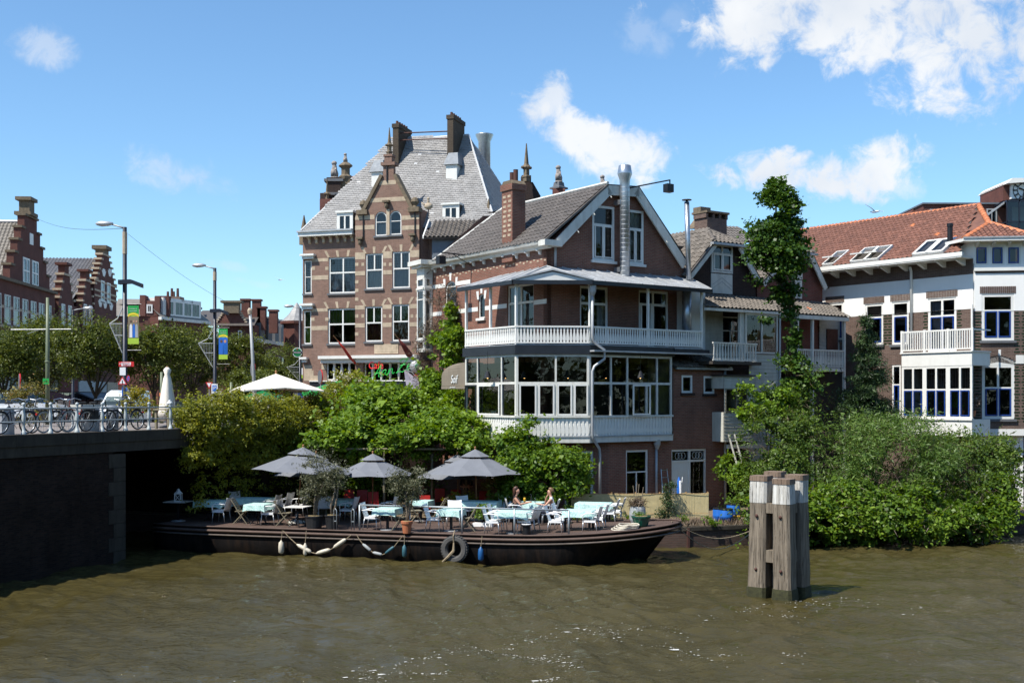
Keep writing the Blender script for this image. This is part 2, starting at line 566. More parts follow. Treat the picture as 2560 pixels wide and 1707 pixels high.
M['glass_grey']=glassmat('leaded_grey_glass',(.42,.48,.47),1.6)
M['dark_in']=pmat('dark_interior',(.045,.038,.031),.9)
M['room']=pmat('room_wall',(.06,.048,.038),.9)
M['curtain_red']=pmat('red_curtain',(.12,.018,.014),.9,var=.3,vs=6)
M['curtain_white']=pmat('net_curtain',(.58,.57,.58),.9,var=.12,vs=7)
M['curtain_lilac']=pmat('lilac_curtain',(.40,.37,.44),.9,var=.1,vs=6)
M['teak']=pmat('oiled_teak',(.30,.14,.055),.55,var=.2)
M['grey_wood']=pmat('weathered_teak',(.20,.175,.12),.8,var=.25,vs=8)
M['plastic']=pmat('white_plastic',(.85,.85,.85),.38,var=.03)
M['metal_leg']=pmat('aluminium_leg',(.55,.56,.57),.35,.8,var=.05)
M['iron']=pmat('black_iron',(.015,.015,.017),.45,.3)
M['cloth']=clothmat('teal_print_cloth',(.20,.48,.44),(.52,.72,.68))
M['canvas']=pmat('grey_canvas',(.155,.163,.182),.8,var=.07,vs=2.5)
M['canvas_white']=pmat('ecru_canvas',(.78,.72,.62),.8,var=.05)
M['canvas_taupe']=pmat('taupe_canvas',(.20,.165,.125),.85,var=.15,streak=.35)
M['red']=pmat('red_plastic',(.42,.02,.012),.4,var=.1)
M['red_sign']=pmat('sign_red',(.55,.02,.02),.4,var=.03)
M['sign_white']=pmat('sign_white',(.75,.76,.76),.4,var=.03)
M['sign_blue']=pmat('sign_blue',(.02,.13,.50),.4,var=.04)
M['sign_green']=pmat('sign_green',(.02,.32,.06),.4,var=.04)
M['heineken']=pmat('sign_dark_green',(.01,.16,.05),.3,var=.05)
M['yellow']=pmat('yellow_print',(.70,.55,.03),.5,var=.05)
M['lime']=pmat('lime_print',(.35,.52,.04),.6,var=.1)
M['skin']=pmat('skin',(.50,.27,.18),.5,var=.08,vs=10)
M['skin_dark']=pmat('dark_skin',(.09,.05,.035),.5,var=.1)
M['hair_blond']=pmat('dark_blond_hair',(.16,.09,.04),.5,var=.3,vs=30)
M['hair_brown']=pmat('red_brown_hair',(.07,.03,.018),.5,var=.3,vs=30)
M['hair_black']=pmat('black_hair',(.012,.01,.01),.5)
M['shirt_white']=pmat('white_shirt',(.70,.69,.67),.8,var=.05)
M['shirt_black']=pmat('black_shirt',(.015,.015,.016),.8)
M['jeans']=pmat('dark_jeans',(.02,.025,.045),.8,var=.2,vs=10)
M['khaki']=pmat('khaki_trousers',(.20,.16,.10),.8)
M['terracotta']=pmat('terracotta',(.42,.14,.06),.75,var=.15,vs=5)
M['pot_black']=pmat('black_plastic_pot',(.02,.02,.022),.5,var=.3)
M['pot_green']=pmat('glazed_green_pot',(.008,.07,.045),.2,var=.2)
M['soil']=pmat('dry_moss',(.20,.15,.07),.95,var=.4,vs=30)
M['rubber']=pmat('grey_rubber',(.075,.072,.068),.75,var=.25,vs=7,bump=.3)
M['fender_white']=pmat('grubby_white_fender',(.58,.53,.43),.5,var=.12,streak=.6,streak_col=(.25,.18,.1))
M['fender_blue']=pmat('blue_fender',(.012,.09,.26),.4,var=.2)
M['fender_teal']=pmat('teal_fender',(.035,.11,.14),.5,var=.25)
M['rope']=pmat('old_rope',(.28,.22,.14),.9,var=.3,vs=20)
M['hull']=pmat('black_hull',(.008,.007,.007),.6,var=.6,vs=1.6,streak=.7,streak_col=(.040,.024,.016),speck=.3,spec=.12,bump=.3,bs=9)
M['deck']=pmat('rusty_deck_paint',(.092,.058,.045),.75,var=.25,vs=1.5,speck=.25)
M['rubrail']=pmat('worn_rub_rail',(.10,.078,.065),.7,var=.3,vs=3,streak=.4)
M['rail_steel']=pmat('railing_steel',(.40,.44,.46),.45,.5,var=.12,speck=.35)
M['rail_paint']=pmat('pale_grey_railing_paint',(.42,.46,.46),.5,var=.12,speck=.3,streak=.3)
M['reed']=pmat('reed_screen',(.54,.45,.24),.75,var=.14,vs=9)
M['reed_post']=pmat('pine_post',(.36,.21,.09),.7)
M['drum']=pmat('blue_drum',(.012,.11,.42),.35,var=.15)
M['yellow_plastic']=pmat('yellow_crate',(.65,.36,.02),.45)
M['pile']=woodmat('weathered_pile_timber',(.085,.068,.050),(.30,.25,.19))
M['pile_white']=woodmat('flaking_white_on_pile',(.33,.31,.27),(.72,.71,.67),.95)
M['pile_cap']=woodmat('pile_cap_timber',(.15,.105,.075),(.26,.19,.14))
M['algae']=pmat('algae',(.035,.035,.012),.9,var=.5,vs=12,bump=.5)
M['rust']=pmat('rusty_bolt',(.10,.045,.035),.8,.3,var=.3)
M['pole_dark']=pmat('dark_blue_pole',(.016,.020,.032),.4,.2,var=.2)
M['pole_green']=pmat('sage_green_pole',(.13,.155,.09),.5,var=.12)
M['pole_grey']=pmat('grey_pole',(.36,.37,.37),.5,.2,var=.12)
M['lamp_head']=pmat('lamp_housing',(.50,.51,.52),.4,.4,var=.08)
M['asphalt']=pmat('asphalt',(.06,.06,.06),.9,var=.2,vs=1,speck=.2)
M['paving']=pmat('clinker_paving',(.20,.17,.15),.9,var=.2,vs=1.2,speck=.35)
M['earth']=pmat('dry_earth',(.16,.12,.075),.95,var=.35,vs=2,bump=.5)
M['bark']=pmat('bark',(.06,.048,.035),.9,var=.35,vs=8,bump=.7)
M['bark_grey']=pmat('olive_bark',(.15,.12,.085),.9,var=.3,vs=10,bump=.6)
M['car_white']=pmat('white_car_paint',(.75,.76,.77),.25,var=.03,coat=.6)
M['car_blue']=pmat('blue_car_paint',(.03,.10,.25),.25,coat=.6)
M['tyre']=pmat('tyre',(.02,.02,.02),.8)
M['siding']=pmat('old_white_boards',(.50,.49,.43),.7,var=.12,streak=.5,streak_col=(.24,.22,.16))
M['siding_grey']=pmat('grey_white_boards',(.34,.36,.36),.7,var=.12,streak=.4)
M['statue']=pmat('stone_lion',(.27,.24,.22),.9,var=.35,vs=14,bump=.6)
M['lantern_glass']=glassmat('lantern_glass',(.8,.8,.8),1.45)
M['bulb']=pmat('glowing_bulb',(1,.55,.18),.5,emit=4.0)
M['neon_green']=pmat('neon_green',(.03,.62,.10),.4,emit=.12)
M['neon_red']=pmat('neon_red',(.75,.03,.03),.4,emit=.15)
M['foam']=pmat('foam',(.58,.57,.54),.7,var=.04)
M['gull']=pmat('gull_feathers',(.60,.60,.60),.7)
L_VINE=leafmat('grapevine_leaf',(.060,.120,.010),(.15,.25,.022),(.30,.42,.06),.4)
L_BUSH=leafmat('bush_leaf',(.048,.105,.010),(.115,.20,.018),(.24,.34,.045),.4)
L_CREEP=leafmat('russian_vine_leaf',(.09,.11,.010),(.22,.235,.024),(.38,.38,.06),.42)
L_STREET=leafmat('street_tree_leaf',(.036,.054,.008),(.096,.122,.016),(.20,.225,.042),.36)
L_MAPLE=leafmat('maple_leaf',(.018,.048,.007),(.048,.105,.013),(.12,.21,.03),.32)
L_WILLOW=leafmat('willow_leaf',(.042,.088,.014),(.098,.170,.030),(.23,.32,.085),.35)
L_SHRUB=leafmat('shrub_leaf',(.034,.068,.010),(.090,.150,.022),(.20,.28,.05),.35)
L_DARK=leafmat('dark_conifer_needle',(.014,.032,.010),(.034,.066,.020),(.075,.125,.038),.2)
L_OLIVE=leafmat('olive_leaf',(.060,.066,.030),(.115,.120,.060),(.20,.20,.12),.2)
L_AUTUMN=leafmat('orange_green_leaf',(.10,.10,.02),(.20,.18,.03),(.34,.19,.08),.3)
L_YELLOW=leafmat('yellow_green_leaf',(.06,.08,.012),(.19,.18,.015),(.42,.33,.02),.3)
L_DEAD=leafmat('dead_vine',(.08,.055,.038),(.15,.11,.075),(.24,.18,.13),.1)
L_FLOWER=leafmat('cream_flower',(.40,.36,.26),(.55,.50,.38),(.68,.64,.52),.3)
# -- building tools
def inst(me,name,parent,O,U,V,N,kind=None):
 o=bpy.data.objects.new(name,me)
 COL.objects.link(o)
 mt=Matrix(((U.x,V.x,N.x,0),(U.y,V.y,N.y,0),(U.z,V.z,N.z,0),(0,0,0,1)))
 mt.translation=O-(WLOC[parent.name]if parent is not None else Vector())
 o.parent=parent
 o.matrix_local=mt
 WLOC[o.name]=Vector(O)
 if kind:o['kind']=kind
 return o
def WR(pl,x0,y0,x1,y1):
 ym,xm=(y0+y1)/2,(x0+x1)/2
 return pl.u(x0),pl.u(x1),pl.z(xm,y1),pl.z(xm,y0)
def arch_poly(r,k=.5,n=8):
 u0,u1,z0,z1=r
 w,h=u1-u0,(u1-u0)*k
 pts=[(u0,z0),(u1,z0)]
 for i in range(n+1):
  a=math.pi*i/n
  pts.append(((u0+u1)/2+w/2*math.cos(a),z1-h+h*math.sin(a)))
 return pts
def sheet_wavy(pl,u0,u1,z0,z1,c,waves,amp=.03):
 n=max(8,int(waves*4))
 mb=MB()
 rows=[]
 for z in(z0,z1):
  rows.append([pl.p(u0+(u1-u0)*i/n,z,c+amp*math.sin(i*math.pi*.5)+amp*.4*math.sin(i*1.7))for i in range(n+1)])
 mb.loft(rows,cap=False,closed=False)
 return mb
def window(pl,r,parent,rows=((1,1,'glass'),),fm='white',fw=.06,mw=.045,c=-.09,curtain=None,sill='stone_grey',arch=0,name='window',cfrac=(0,1,0,1),leading=0,sash=None):
 u0,u1,z0,z1=r
 mb=MB()
 f=Fr(pl.O,pl.U,pl.V,pl.N)
 c0,c1=c-.035,c+.035
 if arch:
  o,i=arch_poly(r,arch),arch_poly((u0+fw,u1-fw,z0+fw,z1-fw),arch)
  n=len(o)
  vs=[f.p(a,b,c1)for a,b in o]+[f.p(a,b,c1)for a,b in i]+[f.p(a,b,c0)for a,b in i]
  mb.add(vs,[(k,(k+1)%n,n+(k+1)%n,n+k)for k in range(n)]+[(n+k,n+(k+1)%n,2*n+(k+1)%n,2*n+k)for k in range(n)])
 else:
  mb.box(f,u0,u0+fw,z0,z1,c0,c1).box(f,u1-fw,u1,z0,z1,c0,c1)
  mb.box(f,u0+fw,u1-fw,z0,z0+fw,c0,c1).box(f,u0+fw,u1-fw,z1-fw,z1,c0,c1)
 zi=z0+fw
 H=z1-z0-2*fw
 cells,bars=[],[]
 for k,(hf,nc,gm)in enumerate(rows):
  zt=z0+fw+hf*H
  if k<len(rows)-1:
   mb.box(f,u0+fw,u1-fw,zt-mw/2,zt+mw/2,c0,c1+.01)
  W=(u1-u0-2*fw)/nc
  for j in range(nc):
   a0=u0+fw+W*j
   if j:
    mb.box(f,a0-mw/2,a0+mw/2,zi+(mw/2 if k else 0),zt-(mw/2 if k<len(rows)-1 else 0),c0,c1+.004)
   cells.append((a0,a0+W,zi,zt,gm,k))
  zi=zt
 win=mb.build(name,M[fm],parent)
 for a0,a1,b0,b1,gm,k in cells:
  MB().quad(pl.p(a0,b0,c),pl.p(a1,b0,c),pl.p(a1,b1,c),pl.p(a0,b1,c)).build('pane',M[gm],win)
  if sash and k in sash[1]:
   s,q=MB(),.05
   s.box(f,a0+.02,a0+.02+q,b0+.02,b1-.02,c1,c1+.02).box(f,a1-.02-q,a1-.02,b0+.02,b1-.02,c1,c1+.02)
   s.box(f,a0+.02+q,a1-.02-q,b0+.02,b0+.02+q,c1,c1+.02).box(f,a0+.02+q,a1-.02-q,b1-.02-q,b1-.02,c1,c1+.02)
   s.build('sash',M[sash[0]],win)
  if leading and gm in('glass_green','glass_grey'):
   s=MB()
   for q in range(1,leading):
    zq=b0+(b1-b0)*q/leading
    s.box(f,a0,a1,zq-.004,zq+.004,c-.006,c+.006)
   for q in range(1,4):
    aq=a0+(a1-a0)*q/4
    s.box(f,aq-.004,aq+.004,b0,b1,c-.007,c+.007)
   s.build('leading',M['iron'],win)
 if curtain:
  for cm,fa0,fa1,fb0,fb1 in(curtain if isinstance(curtain,list)else[(curtain,*cfrac)]):
   W,H=u1-u0,z1-z0
   sheet_wavy(pl,u0+fa0*W,u0+fa1*W,z0+fb0*H,z0+fb1*H,c-.16,max(3,(fa1-fa0)*W*6)).build('curtain',M[cm],win,smooth=True)
 if sill:
  MB().box(f,u0-.08,u1+.08,z0-.11,z0-.003,-.05,.09).build('sill',M[sill],win)
 return win
_tile={}
def tile_mesh(w,h,mat,rise=.05):
 key=(round(w,3),round(h,3),mat)
 if key in _tile:
  return _tile[key]
 prof=[(0,0),(.16,.8),(.34,1),(.52,.7),(.70,.12),(.88,0),(1.02,.1)]
 lo=[Vector((a*w,-.02,.035+b*rise))for a,b in prof]
 hi=[Vector((a*w,h*1.04,.004+b*rise))for a,b in prof]
 lip=[Vector((a*w,-.02,b*rise))for a,b in prof]
 n=len(prof)
 vs=lo+hi+lip
 fs=[(i,i+1,n+i+1,n+i)for i in range(n-1)]+[(2*n+i,2*n+i+1,i+1,i)for i in range(n-1)]
 me=make_mesh('tile',vs,fs)
 me.materials.append(M[mat])
 _tile[key]=(me,vs,fs)
 return _tile[key]
def inside(poly,a,b):
 r=False
 n=len(poly)
 for i in range(n):
  x0,y0=poly[i]
  x1,y1=poly[(i+1)%n]
  if(y0>b)!=(y1>b)and a<(x1-x0)*(b-y0)/(y1-y0)+x0:
   r=not r
 return r
def tiled(parent,pts,mat,w=.24,h=.30,most=300,base='tile_dark',holes=(),rise=.05,odd=None,jit=.006,thick=.08,roofname='roof'):
 A,B=Vector(pts[0]),Vector(pts[1])
 U=(B-A).normalized()
 C=Vector(pts[2])
 V=((C-A)-U*(C-A).dot(U)).normalized()
 N=U.cross(V)
 P2=[((Vector(q)-A).dot(U),(Vector(q)-A).dot(V))for q in pts]
 fr=Fr(A,U,V,N)
 roof=MB().prism(fr,P2,-thick,-.004).build(roofname,M[base],parent)
 me,vs,fs=tile_mesh(w,h,mat,rise)
 amin,amax=min(p[0]for p in P2),max(p[0]for p in P2)
 bmax=max(p[1]for p in P2)
 spots=[]
 rr=random.Random(int(abs(A.x*31+A.y*17)*10))
 for j in range(int(bmax/h)+1):
  for i in range(int((amax-amin)/w)+1):
   a,b=amin+i*w,j*h
   if inside(P2,a+w/2,b+h*.45)and not any(k[0]<a+w/2<k[1]and k[2]<b+h/2<k[3]for k in holes):
    spots.append((a+rr.uniform(-jit,jit),b+rr.uniform(-jit,jit),rr.uniform(0,jit)))
 spots.sort(key=lambda q:(fr.p(q[0],q[1])-cam.location).length)
 eye=cam.location
 for k,(a,b,c)in enumerate(spots[:most]):
  m=me
  if odd and rr.random()<odd[1]:
   m=tile_mesh(w,h,odd[0],rise)[0]
  inst(m,'tile',roof,fr.p(a,b,c),U,V,N)
 if len(spots)>most:
  mb=MB()
  for a,b,c in spots[most:]:
   mb.add([fr.p(a+q.x,b+q.y,c+q.z)for q in vs],fs)
  mb.build('tile',M[mat],roof,kind='stuff')
 return roof,fr
def ridge_caps(parent,A,B,mat,r=.11,L=.36,up=.03):
 A,B=Vector(A),Vector(B)
 d=(B-A)
 n=max(1,round(d.length/L))
 U=d.normalized()
 side=U.cross(Z).normalized()
 nn=side.cross(U)
 step=d.length/n
 vs,fs=[],[]
 for e,(x_,rr)in enumerate(((0,r*1.08),(step*.12,r*1.08),(step*.13,r*.95),(step*1.03,r*.95))):
  for k in range(7):
   t=math.pi*k/6
   vs.append(Vector((x_,math.cos(t)*rr,math.sin(t)*rr)))
 fs=[(e*7+k,(e+1)*7+k,(e+1)*7+k+1,e*7+k+1)for e in range(3)for k in range(6)]
 fs+=[tuple(range(6,-1,-1)),tuple(range(21,28))]
 me=make_mesh('ridge_tile',vs,fs)
 me.materials.append(M[mat])
 for i in range(n):
  inst(me,'ridge_tile',parent,A+U*step*i+nn*(up-r*.6),U,side,nn)
def baluster_mesh(h,w,mat,style=0):
 if style==0:
  s=[(.32,0),(.32,.06),(.5,.16),(.5,.30),(.36,.55),(.20,.74),(.34,.80),(.20,.86),(.34,.94),(.40,1)]
 else:
  s=[(.5,0),(.5,.1),(.3,.16),(.42,.3),(.28,.62),(.2,.82),(.42,.88),(.42,1)]
 pol=[(a*w,b*h)for a,b in s]+[(-a*w,b*h)for a,b in s[::-1]]
 mb=MB().prism(Fr((0,0,0),X,Y,Z),pol,-.012,.012)
 me=make_mesh('baluster',mb.v,mb.f)
 me.materials.append(M[mat])
 return me
def balustrade(parent,A,B,h,mat='white',pitch=.13,w=.115,rail=.06,style=0,name='baluster'):
 A,B=Vector(A),Vector(B)
 U=(B-A).normalized()
 L=(B-A).length
 N=Vector((U.y,-U.x,0))
 fr=Fr(A,U,Z,N)
 MB().box(fr,0,L,h-rail,h,-.04,.04).box(fr,0,L,0,rail*.8,-.03,.03).build('rail',M[mat],parent)
 n=int(L/pitch)
 me=baluster_mesh(h-rail*1.8,w,mat,style)
 for i in range(n):
  inst(me,name,parent,fr.p((i+.5)*L/n,rail*.8,0),U,Z,N)
 return fr
# -- foliage
def leaf_mesh(name,P,D,Nn,ln,wd,lv,off):
 n=len(P)
 D=D/(np.linalg.norm(D,axis=1,keepdims=True)+1e-9)
 Sd=np.cross(D,Nn)
 Sd/=(np.linalg.norm(Sd,axis=1,keepdims=True)+1e-9)
 Nn=np.cross(Sd,D)
 l_,w_=ln[:,None],wd[:,None]
 v=np.stack([P,P+D*l_*.45+Sd*w_*.5-Nn*w_*.12,P+D*l_-Nn*l_*.12,P+D*l_*.45-Sd*w_*.5-Nn*w_*.12],1)
 v=(v-np.array(off)).reshape(-1,3)
 me=bpy.data.meshes.new(name)
 me.vertices.add(4*n)
 me.vertices.foreach_set('co',v.ravel())
 me.loops.add(4*n)
 me.loops.foreach_set('vertex_index',np.arange(4*n,dtype=np.int32))
 me.polygons.add(n)
 me.polygons.foreach_set('loop_start',np.arange(0,4*n,4,dtype=np.int32))
 me.polygons.foreach_set('loop_total',np.full(n,4,dtype=np.int32))
 a=me.attributes.new('lv','FLOAT','FACE')
 a.data.foreach_set('value',np.clip(lv,0,1).astype(np.float32))
 me.update(calc_edges=True)
 return me
_fk=np.random.default_rng(77).normal(size=(10,3))
_fk/=np.linalg.norm(_fk,axis=1,keepdims=True)
_fw=np.array([2.1,2.6,3.3,4.1,5.2,6.6,8.1,9.7,12,15])
def field(P,k=1.0):
 f=np.zeros(len(P))
 for d,w in zip(_fk,_fw):
  f+=np.sin((P@d)*w*k+w*3.7)/(w**.35)
 return f/3.0
def blob_leaves(rg,blobs,n,size,ncl,clump,updir=.5,aspect=.62,inner=.15,droop=0.0,gap=-.12,sprig=.22,reach=.5,noise_k=1.0):
 vol=np.array([(b[3]*b[4]*b[5])**(2/3)*(b[6]if len(b)>6 else 1)for b in blobs])
 cnt=np.maximum(4,(n*1.35*vol/vol.sum()).astype(int))
 Ps,Ns,Ls=[],[],[]
 for b,k in zip(blobs,cnt):
  c,r=np.array(b[:3]),np.array(b[3:6])
  m=max(5,int(ncl*k/max(n*1.35,1)))
  d=rg.normal(size=(m,3));d/=np.linalg.norm(d,axis=1,keepdims=True)
  rad=np.where(rg.random(m)<inner,rg.uniform(.2,.75,m),rg.uniform(.62,1.14,m))
  cc=c+d*r*rad[:,None]
  tone=rg.normal(0,.15,m)
  csz=clump*r.mean()*np.exp(rg.normal(0,.4,m))
  k2=int(k*sprig)
  k1=k-k2
  idx=rg.choice(m,k1,p=csz**1.6/(csz**1.6).sum())
  g=rg.normal(size=(k1,3))*np.array([1,1,.62])
  g/=np.maximum(1,np.linalg.norm(g,axis=1,keepdims=True)/1.7)
  p=cc[idx]+g*csz[idx][:,None]
  nn=d[idx]*.5+np.array([0,0,updir])+rg.normal(0,.55,(k1,3))
  Ps.append(p);Ns.append(nn);Ls.append(.40+tone[idx]+rg.normal(0,.16,k1))
  if k2>3:
   ns=max(2,k2//9)
   ds=rg.normal(size=(ns,3));ds[:,2]=np.abs(ds[:,2])*.8+.1-droop*.6
   ds/=np.linalg.norm(ds,axis=1,keepdims=True)
   st=c+ds*r*rg.uniform(.75,1.0,(ns,1))
   L=np.minimum(reach,r.mean()*.8)*rg.uniform(.35,1.2,ns)
   j=rg.integers(0,ns,k2)
   t=rg.random(k2)
   bend=rg.normal(0,.35,(ns,3))
   p=st[j]+ds[j]*(t*L[j])[:,None]+bend[j]*(t*t*L[j])[:,None]+rg.normal(0,size*.45,(k2,3))
   p[:,2]-=(t*t)*L[j]*(.25+droop*.4)
   Ps.append(p);Ns.append(rg.normal(0,.6,(k2,3))+np.array([0,0,updir+.2]));Ls.append(.55+rg.normal(0,.18,k2))
 P,Nn,lv=np.concatenate(Ps),np.concatenate(Ns),np.concatenate(Ls)
 f=field(P,noise_k)
 keep=f+rg.normal(0,.10,len(P))>gap
 lv=lv+f*.16
 P,Nn,lv=P[keep],Nn[keep],lv[keep]
 Nn/=np.linalg.norm(Nn,axis=1,keepdims=True)
 D=rg.normal(size=P.shape);D[:,2]-=droop
 D-=Nn*(D*Nn).sum(1,keepdims=True)
 s=size*np.exp(rg.normal(0,.28,len(P)))
 return P,D,Nn,s,s*aspect*rg.uniform(.8,1.2,len(P)),lv
def foliage(name,blobs,n,size,mat,parent=None,ncl=40,clump=.28,seed=1,floor=None,cull=None,base=None,label=None,cat=None,group=None,kind=None,**kw):
 rg=np.random.default_rng(seed)
 arr=blob_leaves(rg,blobs,n,size,ncl,clump,**kw)
 P=arr[0]
 keep=np.ones(len(P),bool)
 if floor is not None:
  keep&=P[:,2]>floor
 if cull is not None:
  keep&=cull(P)
 arr=[q[keep]for q in arr]
 if parent is not None:
  off=WLOC[parent.name]
 else:
  off=Vector(base)if base is not None else Vector((float(arr[0][:,0].mean()),float(arr[0][:,1].mean()),float(arr[0][:,2].min())))
 me=leaf_mesh(name,*arr,off)
 me.materials.append(mat)
 o=bpy.data.objects.new(name,me)
 COL.objects.link(o)
 if parent is not None:
  o.parent=parent
 else:
  o.location=off
 WLOC[o.name]=Vector(off)
 return tag(o,label,cat,group,kind)
def limbs(mb,base,tips,r0,seed=3,wig=.12,fork=.35):
 rr=random.Random(seed)
 base=Vector(base)
 cen=sum((Vector(t)for t in tips),Vector())/len(tips)
 fk=base.lerp(cen,fork)
 fk.x,fk.y=base.x+(fk.x-base.x)*.5,base.y+(fk.y-base.y)*.5
 mid=base.lerp(fk,.5)+Vector((rr.uniform(-wig,wig),rr.uniform(-wig,wig),0))
 mb.tube([base,mid,fk],[r0,r0*.86,r0*.75],8)
 for t in tips:
  t=Vector(t)
  m1=fk.lerp(t,.4)+Vector((rr.uniform(-wig,wig),rr.uniform(-wig,wig),rr.uniform(0,wig)))
  mb.tube([fk-(t-fk)*.03,m1,t],[r0*.55,r0*.35,r0*.12],6)
 return mb
def tree(name,label,base,blobs,n,size,mat,r0=.14,group=None,bark='bark',seed=1,cat='tree',**kw):
 t=T(name,label,cat,base,group)
 tips=[(b[0],b[1],b[2]+b[5]*.2)for b in blobs]
 limbs(MB(),base,tips,r0,seed).build('trunk',M[bark],t,smooth=True)
 foliage('crown',blobs,n,size,mat,t,seed=seed,**kw)
 return t
# -- the setting: water, quay, street, bridge wall
QUAY,DECK,STREET=0.70,0.90,4.28
_wr=np.random.default_rng(11)
_waves=[]
for k in range(46):
 wl=float(np.exp(_wr.uniform(np.log(.35),np.log(4.2))))
 ang=math.radians(float(_wr.normal(62,34)))
 _waves.append((2*math.pi/wl*math.cos(ang),2*math.pi/wl*math.sin(ang),float(_wr.uniform(0,6.283)),(.0085 if wl<1.8 else.0056)*wl**.85))
def wave(x,y):
 z=0
 for kx,ky,ph,am in _waves:
  z=z+am*np.sin(kx*x+ky*y+ph)
 calm=.55+.45*np.sin(.21*x+.33*y+1.0)*np.sin(.13*x-.27*y)
 return z*(.5+.75*calm)
def build_water():
 xs=np.concatenate([np.linspace(-260,-24,30),np.linspace(-23.9,23.9,600),np.linspace(24,260,30)])
 ys=np.concatenate([np.linspace(-200,15,30),np.linspace(15.1,47,440),np.linspace(47.5,75,12)])
 gx,gy=np.meshgrid(xs,ys)
 gz=wave(gx,gy)
 v=np.stack([gx,gy,gz],-1).reshape(-1,3)
 nx,ny=len(xs),len(ys)
 i=np.arange(nx*ny).reshape(ny,nx)
 q=np.stack([i[:-1,:-1],i[:-1,1:],i[1:,1:],i[1:,:-1]],-1).reshape(-1,4)
 me=bpy.data.meshes.new('water')
 me.vertices.add(len(v));me.vertices.foreach_set('co',v.ravel())
 me.loops.add(q.size);me.loops.foreach_set('vertex_index',q.ravel().astype(np.int32))
 me.polygons.add(len(q))
 me.polygons.foreach_set('loop_start',np.arange(0,q.size,4,dtype=np.int32))
 me.polygons.foreach_set('loop_total',np.full(len(q),4,dtype=np.int32))
 me.update(calc_edges=True)
 me.polygons.foreach_set('use_smooth',np.ones(len(q),bool))
 me.materials.append(watermat())
 o=bpy.data.objects.new('water',me)
 COL.objects.link(o)
 tag(o,'brown rippled canal water in front of the barge',kind='structure')
build_water()
L1=Pl((-14.9,33.8),(.379,.925))
s_end=21.4
e_=L1.p(s_end,0)
def street_z(y):
 return STREET-max(0,min(1,(y-54)/40))*1.1
def build_ground():
 mb=MB()
 a=L1.p(-70,0)
 outl=[(a.x,a.y),(e_.x,e_.y),(-3.4,54.2),(4,58.5),(60,97.0)]
 left=[(-900,a.y),(-900,e_.y),(-900,54.2),(-900,58.5),(-900,97.0)]
 ring=[(p,q)for p,q in zip(outl,left)]
 vs,fs=[],[]
 for(p,q)in ring:
  vs+=[(p[0],p[1],street_z(p[1])),(q[0],q[1],street_z(p[1]))]
 vs+=[(2500,97,3.18),(2500,3000,3.18),(-2500,3000,3.18),(-2500,97,3.18)]
 for k in range(len(ring)-1):
  fs.append((2*k,2*k+2,2*k+3,2*k+1))
 vs+=[(-900,97.0,3.18)]
 n=len(ring)*2
 fs.append((n,n+1,n+2,n+3))
 mb.add(vs,fs)
 mb.build('street',M['paving'],kind='structure',label='paved street behind the railing and the terrace hedge',base=(0,0,0))
 rd=Pl((-30,60),(-.0762,1))
 m2=MB()
 for y0,y1 in((30,54),(54,94),(94,240)):
  pts=[]
  for y in(y0,y1):
   for dx in(-5,5):
    pts.append((-27+dx-.0762*(y-60),y,street_z(y)+.004))
  m2.quad(pts[0],pts[1],pts[3],pts[2])
 m2.build('road',M['asphalt'],kind='structure',label='asphalt road running away between the street trees',base=(0,0,0))
 edge=[(-30,50),(-9.6,46.0),(3.0,42.3),(6.37,42.0),(20.3,46.5),(60,59.4)]
 back=[(-30,75),(-9.6,75),(3.0,75),(6.37,75),(20.3,75),(60,90)]
 q=MB()
 for k in range(len(edge)-1):
  q.quad((*edge[k],QUAY),(*edge[k+1],QUAY),(*back[k+1],QUAY),(*back[k],QUAY))
 q.build('quay',M['earth'],kind='structure',label='dry earth quay strip behind the barge',base=(0,0,0))
 w=T('quay_wall','low brown brick quay wall at the waterline right of the barge','wall',(6.37,42.0,0))
 b,cp=MB(),None
 for k in range(len(edge)-1):
  A,B=edge[k],edge[k+1]
  b.quad((*A,-1.5),(*B,-1.5),(*B,QUAY-.004),(*A,QUAY-.004))
 b.build('brickwork',M['brick_quay'],w)
 for k in(2,3):
  A,B=Vector((*edge[k],0)),Vector((*edge[k+1],0))
  fr=Pl(A,B-A)
  n=int((B-A).length/1.1)
  for i in range(n):
   st=(B-A).length/n
   MB().box(fr,i*st+.006,(i+1)*st-.006,QUAY-.10,QUAY+.03,-.35,.05).build('coping',M['concrete'],w)
 A=Vector((6.37,42.0,0))
 MB().box(Pl(A,(.95,.31)),-.05,.05,-.6,QUAY,.01,.06).build('mooring_post',M['rust'],w)
build_ground()
